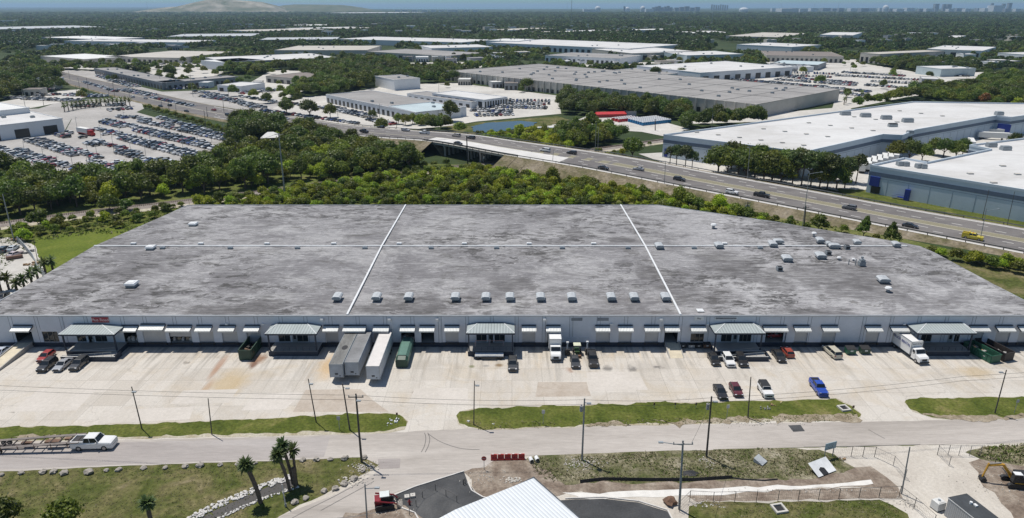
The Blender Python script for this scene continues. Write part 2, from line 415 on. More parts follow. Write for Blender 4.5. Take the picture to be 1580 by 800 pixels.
patch('weed_bank', [(1490,700),(1510,690),(1700,680),(1760,720),(1600,722),(1530,712)], .032, DITCHW, amp=.6)
# kerb round the new asphalt
kb = MB(); kb.use(paint('kerb', (.55,.53,.5), .8, kind='world'))
for pts in [[(606,766),(640,752),(716,728)], [(722,745),(728,758),(745,768),(770,774)], [(872,770),(930,768),(985,774),(1030,788),(1062,850)], [(618,784),(640,792),(650,810)]]:
    P = GP(pts)
    for a, b_ in zip(P, P[1:]): kb.bar(a+Vector((0,0,.08)), b_+Vector((0,0,.08)), .14, n=4)
tag(kb.build('kerb'), kind='structure')
# drainage channel with white rocks
ch = MB(); ch.use(paint('wet_mud', (.045,.04,.035), .5, kind='world'))
C = GP([(455,742),(400,765),(330,797),(250,850)])
for a, b_ in zip(C, C[1:]):
    d = (b_-a).normalized(); nn = Vector((-d.y, d.x, 0))*1.15
    ch.quad(a-nn+Vector((0,0,.03)), b_-nn+Vector((0,0,.03)), b_+nn+Vector((0,0,.03)), a+nn+Vector((0,0,.03)))
tag(ch.build('drainage_channel'), kind='structure')

# ================================================================== paved land beyond the highway
for nm, pts, mt in [
    ('parking_lot', [(-120,232),(-40,222),(100,205),(112,182),(205,172),(290,196),(368,220),(345,244),(300,262),(240,272),(105,272),(60,262),(0,246)], LOTM),
    ('parking_lot', [(0,170),(60,168),(100,155),(215,150),(222,168),(205,176),(110,184),(98,205),(45,170)], LOTM),
    ('service_road', [(-120,160),(0,158),(95,140),(130,138),(135,150),(60,165),(0,175)], LOTP),
    ('parking_lot', [(95,108),(150,110),(215,134),(250,142),(380,138),(520,172),(560,198),(520,194),(400,174),(215,146),(100,122)], LOTM),
    ('parking_lot', [(225,112),(240,98),(330,96),(345,112),(330,120),(250,121)], LOTP),
    ('parking_lot', [(420,168),(470,150),(520,146),(600,132),(700,128),(860,148),(866,176),(735,188),(700,194),(640,200),(560,200),(480,182)], LOTP),
    ('parking_lot', [(1055,104),(1330,98),(1500,126),(1530,136),(1400,150),(1312,168),(1284,168),(1290,148),(1070,124)], LOTP),
    ('parking_lot', [(1060,180),(1180,176),(1310,165),(1316,172),(1190,188),(1060,192)], LOTP),
    ('storage_yard', [(818,196),(880,190),(905,180),(1000,182),(1065,200),(1030,212),(990,204),(890,198)], LOTP),
    ('delivery_yard', [(985,238),(1024,236),(1250,258),(1400,222),(1540,196),(1700,205),(1600,235),(1350,292),(1330,300),(1200,282),(1120,272),(1040,258)], LOTP),
    ('grass_bank', [(1290,292),(1340,294),(1480,322),(1750,380),(1750,402),(1560,352),(1420,322),(1300,302)], GRASS),
    ('pond_bank', [(690,196),(735,190),(860,180),(880,186),(850,194),(740,208),(690,206)], GRASS2),
    ('far_paving', [(62,96),(140,94),(280,95),(300,104),(140,108),(60,104)], LOTP),
    ('far_paving', [(1380,86),(1490,86),(1500,92),(1400,97)], GRASS2),
    ('far_paving', [(1440,112),(1560,112),(1570,122),(1460,122)], LOTP),
    ('far_paving', [(850,98),(1060,96),(1080,108),(900,110)], LOTP),
    ('far_paving', [(600,98),(720,96),(760,104),(640,112)], LOTP),
    ('far_paving', [(560,81),(660,80),(680,87),(570,87)], LOTP),
    ('far_paving', [(1180,94),(1320,92),(1330,104),(1190,108)], LOTP),
    ('far_paving', [(370,138),(420,108),(470,110),(470,140),(430,160),(380,160)], LOTP),
]:
    patch(nm, pts, .02, mt, amp=.8 if mt in (GRASS, GRASS2) else 0)
WATER, n_, b_ = _nodes('pond_water')
b_.inputs['Base Color'].default_value = (.02,.035,.045,1); b_.inputs['Roughness'].default_value = .08
_bump(n_, b_, _noise(n_, _coord(n_), .8), .15, .05)
patch('pond', [(728,197),(750,191),(800,188),(828,190),(822,196),(780,203),(740,207),(730,204)], .5, WATER, amp=.6)
patch('lake', [(1545,50),(1560,47),(1700,47),(1700,54),(1560,54)], .05, WATER)
# the bay on the horizon
patch('bay', [(560,14.2),(640,14.6),(720,14.8),(880,14.2),(1100,13.4),(1240,13.0),(1700,14.0),(1700,10.3),(560,10.3)], .3, WATER)
patch('bay', [(-200,11.2),(150,11.2),(150,10.3),(-200,10.3)], .3, WATER)

# ================================================================== highway on its embankment, and the overpass
NEAR = [(96,127,.45),(215,157,.5),(330,182,.7),(430,196,1.4),(520,206,3.4),(590,213,5.6),(668,219,6.5),(780,239,6.5),(900,259,5.5),(1040,286,4),(1200,317,2.5),(1400,356,1.5),(1580,391,1),(1800,434,1)]
FARE = [(92,111,.45),(215,139,.5),(330,164,.7),(430,178,1.4),(520,191,3.4),(600,199,5.6),(720,207,6.5),(800,218,6.5),(960,241,5.5),(1100,267,4),(1250,294,2.5),(1400,322,1.5),(1580,353,1),(1800,396,1)]
PN = [G(*p) for p in NEAR]; PF = [G(*p) for p in FARE]
def lerp(a, b, t): return a+(b-a)*t
def densify(A, k=6):
    out = []
    for i in range(len(A)-1):
        p0 = A[max(i-1,0)]; p1 = A[i]; p2 = A[i+1]; p3 = A[min(i+2,len(A)-1)]
        for j in range(k):
            t = j/k
            out.append(.5*((2*p1)+(p2-p0)*t+(2*p0-5*p1+4*p2-p3)*t*t+(3*p1-p0-3*p2+p3)*t**3))
    out.append(A[-1]); return out
DN, DF = densify(PN), densify(PF); K = 6
hw = MB(); hw.use(HWY)
for a, b_, c, d in zip(DN, DN[1:], DF[1:], DF): hw.quad(a, b_, c, d)
tag(hw.build('highway'), kind='structure')
def stripe(mb, t0, t1, dz, i0=0, i1=None, dash=None):
    """painted stripe between fractions t0..t1 of the road's width"""
    i1 = i1 or len(DN)-1; s = 0
    for i in range(i0, i1):
        a, b_, c, d = DN[i], DN[i+1], DF[i+1], DF[i]
        L = ((b_+c)/2-(a+d)/2).length
        if dash is None: segs = [(0, 1)]
        else:
            on, off = dash; segs = []; x = -((s+t0*37) % (on+off))
            while x < L:
                u, w = max(0, x)/L, min(L, x+on)/L
                if w > u: segs.append((u, w))
                x += on+off
            s += L
        for u, w in segs:
            p, q = lerp(a, b_, u), lerp(a, b_, w); r, z = lerp(d, c, w), lerp(d, c, u)
            k = Vector((0,0,dz)); mb.quad(lerp(p, z, t0)+k, lerp(q, r, t0)+k, lerp(q, r, t1)+k, lerp(p, z, t1)+k)
WHITE = paint('road_white', (.62,.61,.58), .7, kind='world'); YELL = paint('median_line', (.50,.47,.35), .7, kind='world')
mk = MB(); mk.use(WHITE)
stripe(mk, .055, .075, .01, 12); stripe(mk, .93, .955, .01, 12)
stripe(mk, .17, .182, .01, 12, dash=(3, 9)); stripe(mk, .285, .297, .01, 12, dash=(3, 9))
stripe(mk, .66, .672, .01, 12, dash=(3, 9)); stripe(mk, .79, .802, .01, 12, dash=(3, 9))
mk.use(YELL); stripe(mk, .405, .425, .01, 0); stripe(mk, .56, .568, .01, 40)
mk.use(paint('median_paving', (.23,.21,.14), .9, kind='world')); stripe(mk, .435, .555, .006, 44)
mk.use(paint('pale_shoulder', (.42,.40,.38), .9, kind='world')); stripe(mk, .965, 1.0, .006, 30); stripe(mk, 0, .04, .006, 30)
CLEAR.append([(p.x, p.y) for p in GP([(650,240),(800,250),(800,275),(690,275),(650,262)])])
tag(mk.build('highway_markings'), kind='structure')
em = MB(); em.use(EMB)
for i in range(len(DN)-1):
    if 6*K <= i < 7*K: continue
    for A, s in ((DN, 1), (DF, -1)):
        a, b_ = A[i], A[i+1]; d = (b_-a); d.z = 0; d.normalize(); o = Vector((d.y, -d.x, 0))*s
        k = 2.3 if s == 1 else 1.9
        a2 = a+o*(a.z*k+1.5); b2 = b_+o*(b_.z*k+1.5); a2.z = b2.z = -.05
        a1 = a+o*1.0; b1 = b_+o*1.0
        if s == 1: em.quad(a1, a2, b2, b1).quad(a, a1, b1, b_)
        else: em.quad(b1, b2, a2, a1).quad(b_, b1, a1, a)
# abutment faces either side of the opening
for i, s in ((6*K, 1), (7*K, -1)):
    a, b_ = DN[i], DF[i]; d = (DN[i+1]-DN[i-1]); d.z = 0; d.normalize(); e = d*s*5.5
    em.quad(a+Vector((0,0,-1.3)), b_+Vector((0,0,-1.3)), Vector((b_.x+e.x, b_.y+e.y, -.05)), Vector((a.x+e.x, a.y+e.y, -.05)))
tag(em.build('embankment'), kind='structure')
CONC = paint('bridge_concrete', (.36,.345,.32), .85, kind='world', scale=.3)
br_ = empty('overpass_bridge', (DN[6*K+3].x, DN[6*K+3].y, 0), label='concrete highway overpass on round columns above the rail track', cat='bridge')
off = br_.location
def rel(p): return Vector(p)-off
dk = MB(); dk.use(CONC)
for i in range(6*K-1, 7*K+1):
    a, b_, c, d = DN[i], DN[i+1], DF[i+1], DF[i]; z0 = Vector((0,0,-.02)); z1 = Vector((0,0,-1.25))
    dk.quad(rel(a+z1), rel(d+z1), rel(c+z1), rel(b_+z1)); dk.quad(rel(a+z0+Vector((0,0,.9))), rel(a+z1), rel(b_+z1), rel(b_+z0+Vector((0,0,.9))))
    dk.quad(rel(b_+z0+Vector((0,0,.9))), rel(b_+z0), rel(a+z0), rel(a+z0+Vector((0,0,.9))))
    dk.quad(rel(c+z0), rel(c+z1), rel(d+z1), rel(d+z0))
dk.build('deck', parent=br_)
sf = MB(); sf.use(paint('new_white_concrete', (.60,.585,.56), .85, kind='world', scale=.2))
stripe(sf, .02, .40, .02, 6*K-1, 7*K+4)
for i in range(len(sf.v)): sf.v[i] = tuple(rel(sf.v[i]))
sf.build('new_concrete_surface', parent=br_)
for f in (.18, .5, .8):
    i = 6*K+int(f*K); a, d = DN[i], DF[i]
    cp = MB(); cp.use(CONC); u = (d-a).normalized()
    cp.bar(rel(lerp(a, d, .01)+Vector((0,0,-1.75))), rel(lerp(a, d, .97)+Vector((0,0,-1.75))), .6, n=4); cp.build('pier_cap', parent=br_)
    for t in (.04, .16, .28, .40, .52, .66, .80, .94):
        p = lerp(a, d, t); q = MB(); q.use(CONC); q.bar(rel((p.x, p.y, 0)), rel((p.x, p.y, p.z-1.6)), .5, n=8); q.build('column', parent=br_)
# guard rails
STEEL = paint('galvanised_steel', (.28,.28,.27), .5, .6, kind='world', scale=2)
for A, s, i0, lab in ((DN, 1, 26, 'long steel guardrail and pale kerb along the near side of the highway'), (DF, -1, 26, 'long steel guardrail along the far side of the highway by the blue grey warehouses')):
    g = empty('guardrail', tuple(A[len(A)//2]), label=lab, cat='guardrail', group='highway guardrails'); og = g.location
    rl = MB(); rl.use(STEEL); ps = MB(); ps.use(paint('rail_post', (.05,.045,.04), .8)); kbm = MB(); kbm.use(WHITE)
    for i in range(i0, len(A)-1):
        a, b_ = A[i]-og, A[i+1]-og; d = (b_-a); d.z = 0; d.normalize(); o = Vector((d.y, -d.x, 0))*s*.5; up = Vector((0,0,.75))
        rl.quad(a+o+up-Vector((0,0,.2)), b_+o+up-Vector((0,0,.2)), b_+o+up+Vector((0,0,.15)), a+o+up+Vector((0,0,.15)))
        k = max(1, int((b_-a).length/3.8))
        for j in range(k):
            p = lerp(a, b_, j/k)+o*1.1; ps.b2((p.x-.09, p.y-.09, p.z-.6), (p.x+.09, p.y+.09, p.z+.7))
        if s == 1:
            q = o*.2; kbm.quad(a-o*.4+Vector((0,0,.04)), b_-o*.4+Vector((0,0,.04)), b_+o*1.3+Vector((0,0,.04)), a+o*1.3+Vector((0,0,.04)))
    rl.build('rail', parent=g); ps.build('posts', parent=g)['kind'] = 'stuff'
    if s == 1: kbm.build('kerb', parent=g)
# ================================================================== railway
TR = densify([G(*p) for p in [(-160,372),(0,347),(142,328),(291,311),(400,297),(491,285),(595,272),(699,259),(800,247),(921,231),(1023,217),(1100,207)]], 4)
tk = MB(); tk.use(BALLAST)
for a, b_ in zip(TR, TR[1:]):
    d = (b_-a).normalized(); o = Vector((-d.y, d.x, 0)); z = Vector((0,0,.5))
    tk.quad(a-o*4, b_-o*4, b_-o*1.6+z, a-o*1.6+z); tk.quad(a-o*1.6+z, b_-o*1.6+z, b_+o*1.6+z, a+o*1.6+z); tk.quad(a+o*1.6+z, b_+o*1.6+z, b_+o*4, a+o*4)
tk.use(paint('sleeper', (.10,.085,.07), .9, kind='world'))
for a, b_ in zip(TR, TR[1:]):
    L = (b_-a).length; k = int(L/.62); d = (b_-a).normalized(); rz = math.atan2(d.y, d.x)
    for j in range(k):
        p = lerp(a, b_, j/k); tk.box((p.x, p.y, .54), (.24, 2.5, .1), rz)
tk.use(paint('rusty_rail', (.17,.11,.08), .5, .5, kind='world'))
for s in (-.72, .72):
    for a, b_ in zip(TR, TR[1:]):
        d = (b_-a).normalized(); o = Vector((-d.y, d.x, 0))*s; tk.bar(a+o+Vector((0,0,.66)), b_+o+Vector((0,0,.66)), .07, n=4, cap=False)
tag(tk.build('railway_track'), kind='structure')
acc = MB(); acc.use(SHOULDER)
for a, b_ in zip(TR, TR[1:]):
    d = (b_-a).normalized(); o = Vector((-d.y, d.x, 0)); z = Vector((0,0,.03))
    acc.quad(a-o*7.5+z, b_-o*7.5+z, b_-o*3.9+z, a-o*3.9+z)
tag(acc.build('track_access_path'), kind='structure')
# landfill hills on the skyline
def hill(name, pts, Y, depth, mat):
    m = MB(); m.use(mat); n = len(pts); rows = []
    for j, (fy, fz) in enumerate([(0,0),(.12,.45),(.3,.85),(.5,1),(.75,.8),(1,0)]):
        row = []
        for (px, py) in pts:
            p = FP(px, py, Y); row.append((p.x*(1+.0*fy), Y+depth*fy, max(0, p.z*fz*(1+.08*math.sin(px*.3+j)))))
        rows.append(row)
    for r0, r1 in zip(rows, rows[1:]):
        for i in range(n-1): m.quad(r0[i], r0[i+1], r1[i+1], r1[i])
    tag(m.build(name, smooth=True), kind='structure')
HILLM = ground_mat('landfill_cover', [(.10,.12,.05),(.16,.155,.09),(.30,.27,.2),(.5,.45,.36)], .004, 7, .03, .2, 0)
HILLG = ground_mat('grassed_landfill', [(.07,.09,.04),(.12,.13,.07),(.2,.18,.12)], .004, 7, .03, .2, 0)
hill('landfill_hill', [(196,21),(204,14.5),(225,11.5),(240,10.5),(253,8),(266,4),(277,.5),(290,-1),(312,-1.5),(330,1),(358,1),(375,4),(400,10),(410,16),(416,21)], 7700, 1200, HILLM)
hill('landfill_hill', [(380,20),(390,15),(400,12),(410,9),(430,7),(470,6.8),(510,7.2),(528,9.5),(545,13),(556,16),(562,20)], 8300, 1200, HILLG)

BARE = ground_mat('bare_patch', [(.19,.155,.10),(.30,.25,.18),(.42,.37,.29)], .35, 8, 2.4, .4, .5)
for k_, pts in list(enumerate([[(195,738),(240,732),(300,733),(262,742),(210,748)],[(262,740),(300,733),(318,728),(300,742),(276,748)],[(20,746),(90,741),(110,748),(60,754),(10,752)],[(120,752),(175,744),(200,750),(150,762),(118,760)],[(0,775),(18,772),(28,790),(0,800)],[(330,722),(372,716),(392,722),(350,730)],[(60,780),(95,768),(120,775),(80,790)],[(480,735),(540,722),(570,722),(545,745),(500,750)],[(315,764),(325,761),(332,766),(322,770)],
                          [(1010,650),(1100,646),(1180,644),(1170,651),(1040,655)],[(1190,642),(1260,640),(1320,640),(1322,648),(1200,651)],[(900,655),(960,653),(980,657),(905,659)],[(1420,640),(1500,642),(1590,640),(1590,648),(1480,648)],[(20,674),(90,672),(140,677),(30,681)]]))[9:]:
    patch('bare_ground', pts, .056+k_*.002 if k_ > 8 else .020+k_*.002, BARE, amp=.7, step=.7, seed=k_)

LSLAB = ground_mat('newer_slab', [(.49,.455,.40),(.54,.50,.45),(.58,.54,.49)], .12, 8, 1.5, .10, .1)
TSLAB = ground_mat('tan_slab', [(.38,.32,.26),(.44,.385,.325),(.48,.43,.37)], .2, 8, 1.5, .12, .1)
for k_, (pts, mt) in enumerate([([(283,603),(368,601),(352,622),(262,624)],LSLAB),([(395,607),(468,606),(440,632),(372,634)],LSLAB),([(472,602),(556,601),(575,618),(600,636),(452,636)],TSLAB),([(830,590),(905,590),(912,612),(826,613)],TSLAB),([(640,600),(722,599),(722,622),(630,624)],LSLAB),([(905,575),(985,574),(1000,602),(908,604)],LSLAB),([(60,600),(150,600),(118,634),(18,636)],LSLAB),([(160,634),(300,628),(292,648),(150,655)],LSLAB)]):
    patch('yard_slab', pts, .034+k_*.0008, mt)

skid = MB().use(paint('tyre_marks', (.17,.16,.15), .9, kind='world'))
for pts in ([(655,668),(657,676),(655,688),(650,698)],[(660,668),(663,677),(661,688),(656,698)],[(661,670),(680,682),(710,692),(740,694)],[(1240,690),(1300,689),(1420,686)],[(1340,663),(1352,670),(1365,677)],[(600,786),(560,795),(520,800)],[(560,742),(520,764),(480,784),(450,800)],[(575,744),(535,766),(495,788)]):
    P = densify([G(a, b_, .046) for a, b_ in pts], 6)
    for a, b_ in zip(P, P[1:]):
        d = (b_-a).normalized(); o = Vector((-d.y, d.x, 0))*.07; skid.quad(a-o, b_-o, b_+o, a+o)
tag(skid.build('tyre_marks'), kind='structure')
# ================================================================== the long warehouse
YF, HW = 132.2, 7.52
def roof_material():
    m, n, b = _nodes('weathered_roof')
    co = _coord(n)
    f = _noise(n, co, .035, 8, .62, .5); c = _ramp(n, f, [(.3, (.20,.195,.20)), (.5, (.275,.27,.275)), (.68, (.38,.375,.375))])
    # brighter recoated part to the right
    sep = n.nodes.new('ShaderNodeSeparateXYZ'); n.links.new(co, sep.inputs[0])
    rt = _ramp(n, _math(n, 'DIVIDE', sep.outputs[0], 100.0), [(.28, 0), (.55, .45)])
    c = _mix(n, rt, c, (.46,.455,.46))
    # horizontal lap lines and streaks
    f = _noise(n, _coord(n, (.32, 1.7, 1)), 1.3, 9, .76); c = _mix(n, _ramp(n, f, [(.45, 0), (.58, .60)]), c, (.15,.145,.15))
    f = _noise(n, _coord(n, (.40, 1.2, 1)), 1.5, 8, .76, .2); c = _mix(n, _ramp(n, f, [(.52, 0), (.64, .45)]), c, (.60,.59,.585))
    # standing-water patches and algae
    f = _noise(n, _coord(n, (1, 1.3, 1)), .062, 13, .72, .5); k = _ramp(n, f, [(.50, 0), (.545, .62), (.66, .8)])
    f3 = _noise(n, _coord(n, (.3, 1.6, 1)), .9, 6, .7); k = _math(n, 'MULTIPLY', k, _ramp(n, f3, [(.36, .35), (.56, 1)]))
    c = _mix(n, k, c, (.125,.12,.125))
    f = _noise(n, _coord(n, (.8, 1.3, 1)), .13, 13, .76, .4); k = _math(n, 'MULTIPLY', _ramp(n, f, [(.555, 0), (.59, .9)]), _ramp(n, f3, [(.40, .2), (.55, 1)]))
    c = _mix(n, k, c, (.11,.105,.10))
    # black crusted clusters a few metres wide, only where the large pattern allows
    f = _noise(n, _coord(n, (.75, 1.35, 1)), .30, 12, .74, .6); g_ = _noise(n, co, .028, 3, .5)
    k = _math(n, 'MULTIPLY', _ramp(n, f, [(.505, 0), (.54, .97)]), _ramp(n, g_, [(.46, .04), (.53, 1)])); k = _math(n, 'MULTIPLY', k, _ramp(n, f3, [(.40, .25), (.55, 1)]))
    c = _mix(n, k, c, (.06,.057,.055))
    # chalky dust
    f = _noise(n, _coord(n, (.6, 1.2, 1)), .11, 10, .68, .5); c = _mix(n, _ramp(n, f, [(.52, 0), (.66, .45)]), c, (.46,.455,.45))
    # dried puddle rims
    f = _noise(n, co, .09, 7, .6, .8); k = _ramp(n, f, [(.455, 0), (.47, .35), (.485, 0)]); c = _mix(n, k, c, (.13,.13,.13))
    # pale runs beside the expansion joints
    # darker soot patches behind the dock-side hoods
    for px, py, rx, ry, s in [(620,473,13,2.6,.65),(640,462,9,2.5,.4),(975,480,14,2,.4),(660,484,11,1.5,.5),(360,476,12,3.5,.6),(420,466,6,3,.5),(745,322,9,3,.6),(715,330,5,1.5,.55),(1065,335,0,0,0),
                              (1290,425,16,9,.55),(1240,480,9,2.5,.45),(1330,445,13,7,.55),(1120,405,9,10,.45),(1150,420,10,6,.45),(1205,440,4,5,.5),(1175,430,5,3,.4),(1090,455,10,6,.4),(1225,345,10,5,.5),(1340,385,14,6,.35),(1290,362,12,3,.45),
                              (790,438,7,4,.6),(170,425,7,5,.4),(120,440,6,4,.35),(1000,420,4,6,.6),(960,370,5,3,.7),(855,325,3,9,.45),(887,360,3,6,.5)]:
        if not rx: continue
        p = G(px, py, 8.0)
        q = n.nodes.new('ShaderNodeMapping'); q.vector_type = 'TEXTURE'; q.inputs['Location'].default_value = (p.x+2.2, p.y+1.6, 0); q.inputs['Scale'].default_value = (rx, ry, 1)
        wn = n.nodes.new('ShaderNodeTexNoise'); wn.inputs['Scale'].default_value = .22; wn.inputs['Detail'].default_value = 12; wn.inputs['Roughness'].default_value = .72; n.links.new(co, wn.inputs['Vector'])
        ad = n.nodes.new('ShaderNodeVectorMath'); ad.operation = 'MULTIPLY_ADD'; ad.inputs[1].default_value = (20, 10, 0) if rx > 6 else (9, 7, 0)
        if rx > 6: q.inputs['Location'].default_value = (p.x+10, p.y+5, 0)
        else: q.inputs['Location'].default_value = (p.x+4.5, p.y+3.5, 0)
        n.links.new(wn.outputs['Color'], ad.inputs[0]); n.links.new(co, ad.inputs[2]); n.links.new(ad.outputs[0], q.inputs[0])
        sx = n.nodes.new('ShaderNodeVectorMath'); sx.operation = 'MULTIPLY'; sx.inputs[1].default_value = (1,1,0); n.links.new(q.outputs[0], sx.inputs[0])
        ln = n.nodes.new('ShaderNodeVectorMath'); ln.operation = 'LENGTH'; n.links.new(sx.outputs[0], ln.inputs[0])
        c = _mix(n, _math(n, 'MULTIPLY', _ramp(n, ln.outputs['Value'], [(.70, min(.97, s*1.4)), (1.0, 0)]), _ramp(n, f3, [(.38, .35), (.58, 1)])), c, (.105,.10,.10))
    # felt laps every metre, patched rolls
    w = n.nodes.new('ShaderNodeTexBrick'); w.inputs['Scale'].default_value = 1; w.inputs['Brick Width'].default_value = 11; w.inputs['Row Height'].default_value = .95
    w.inputs['Mortar Size'].default_value = .05; w.inputs['Color1'].default_value = (.93,.93,.93,1); w.inputs['Color2'].default_value = (1.05,1.05,1.05,1); w.inputs['Mortar'].default_value = (.82,.82,.82,1)
    n.links.new(co, w.inputs['Vector']); c = _mix(n, 1.0, c, w.outputs['Color'], 'MULTIPLY')
    n.links.new(c, b.inputs['Base Color']); b.inputs['Roughness'].default_value = .85; b.inputs['Specular IOR Level'].default_value = .3
    _bump(n, b, f3, .15, .05)
    return m
ROOFM = roof_material()
WALLM = paint('pale_blue_wall', (.58,.605,.66), .8, kind='world', scale=.25, var=.07)
WALL2 = paint('blue_wall_panel', (.52,.555,.61), .8, kind='world', scale=.25, var=.07)
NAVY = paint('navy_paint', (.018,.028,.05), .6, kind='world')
DOORM = ribbed('roll_door', (.50,.49,.485), .28, 'Z', kind='world', depth=.03, rough=.6)
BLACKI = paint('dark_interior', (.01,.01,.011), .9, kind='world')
AWN = ribbed('awning_sheet', (.62,.63,.61), .32, 'X', kind='world', depth=.06, rough=.4, dark=.6)
SEAM = ribbed('standing_seam_roof', (.36,.40,.395), .62, 'X', kind='world', depth=.08, rough=.4, dark=.55)
TRIM = paint('coping_metal', (.40,.42,.44), .5, .3, kind='world')
WPIPE = paint('white_metal', (.72,.73,.73), .45, kind='obj')
GREYM = paint('grey_metal', (.30,.33,.35), .5, .3, kind='obj')
RUST = paint('rusty_steel', (.16,.09,.055), .8, kind='obj', var=.4)
BLK = paint('black_metal', (.02,.02,.022), .6)

wh = empty('warehouse', (0, YF, 0), label='long low pale blue warehouse with stained grey flat roof and dock doors', cat='warehouse')
def wl(x, y, z): return (x, y-YF, z)
# --- openings off the photograph: awning x0,x1 | opening x0,x1,ytop,ybottom | state
OPEN = [((17,47),(25,51,512,531),'open'),(None,(66.5,90.5,512,530.5),'window'),((185,211),(192,212,512,530),'stock'),((215,253),(221,256,510,530),'shut'),((256,294),(262,296,513,530),'half'),
 ((301,325.6),(307,330,512,530),'shut'),((337,361.7),(343,367,512,530),'shut'),((376,399.7),(381,403,512,530),'shut'),((498,522),(502,522,512,529),'shut'),((529,564),(531,563,512,529),'shut'),((575.5,600),(577,599,512,529),'shut'),
 ((617,640),(619,640,511,529),'stock'),((647,670.5),(650,670,511,530),'open'),((685.5,708.5),(687.5,707.5,511,529),'shut'),((805,827.4),(806,826,510,528.5),'shut'),((842.6,865.3),(844,864,510,528.5),'shut'),
 ((919,941.5),(919.5,941,510,527.5),'shut'),((954,977),(954.5,974.5,510,527.5),'shut'),((994.7,1018),(995,1016,510,527.5),'shut'),((1025.6,1048.4),(1025,1045.5,510,528),'open'),((1066,1089.6),(1065.5,1086,515,528),'window'),
 ((1178.6,1215.5),(1181,1213,511,528),'lobby'),((1226,1251),(1226,1246,511,528.5),'shut'),((1269,1294.6),(1268,1289,511,528.5),'shut'),((1336.6,1361.6),(1335.5,1356,511,528),'shut'),((1375.4,1402),(1377,1399,511,528.5),'shut'),
 ((1499,1527),(1500,1517,511,525),'shut'),((1539,1566),(1536,1558,511,528),'shut'),((1573.5,1600),(1571,1592,511,528),'shut')]
PORCH = [dict(e=(90,176,516.5), r=(114,158,499.5), wins=[(119,133,518,530.5),(147,165,518,530.5)], plat='ramp'),
         dict(e=(408.5,488,515.5), r=(429,475,498.5), wins=[(430,448,517,529),(458.5,475.5,517,529)], plat='flat'),
         dict(e=(719.5,794,514.5), r=(737,777.5,497.7), wins=[(735,751,515.5,528),(763,779,515.5,528)], plat='steps'),
         dict(e=(1103,1181,514.5), r=(1118.5,1161,497.7), wins=[(1112.5,1129,516,528),(1140.5,1159,516,528)], plat='ramp'),
         dict(e=(1416,1507,514.5), r=(1428.5,1484.5,497.7), wins=[(1421,1437,516,528),(1472,1480,517,528)], plat='flat')]
holes = []
for aw, (x0, x1, yt, yb_), st in OPEN:
    a = FP(x0, (yt+yb_)/2, YF); b_ = FP(x1, (yt+yb_)/2, YF); zt = FP(790, yt, YF).z; zb = 1.12
    if st == 'window': zb = 1.2
    holes.append([a.x, b_.x, zb, min(zt, 3.95), st])
for p in PORCH:
    for x0, x1, yt, yb_ in p['wins']:
        a = FP(x0, 523, YF); b_ = FP(x1, 523, YF); holes.append([a.x, b_.x, 1.25, 3.15, 'shop'])
holes.sort()
XL, XR = -117.4, 117.4
wm = MB(); wm.use(WALLM); x = XL
def wq(x0, x1, z0, z1): wm.quad(wl(x0,YF,z0), wl(x1,YF,z0), wl(x1,YF,z1), wl(x0,YF,z1))
for h in holes:
    if h[0] > x: wq(x, h[0], 0, HW)
    wq(h[0], h[1], 0, h[2]); wq(h[0], h[1], h[3], HW); x = h[1]
wq(x, XR, 0, HW)
RP = [(XL,YF),(-115.6,140),(-114.3,175),(-108.3,218.3),(48.7,218.3),(80.9,199.5),(108.6,179.4),(113.2,170.5),(115.8,140),(XR,YF)]
for a, b_ in zip(RP, RP[1:]):
    wm.quad(wl(*b_, 0), wl(*a, 0), wl(*a, HW), wl(*b_, HW))
wm.build('wall', parent=wh)
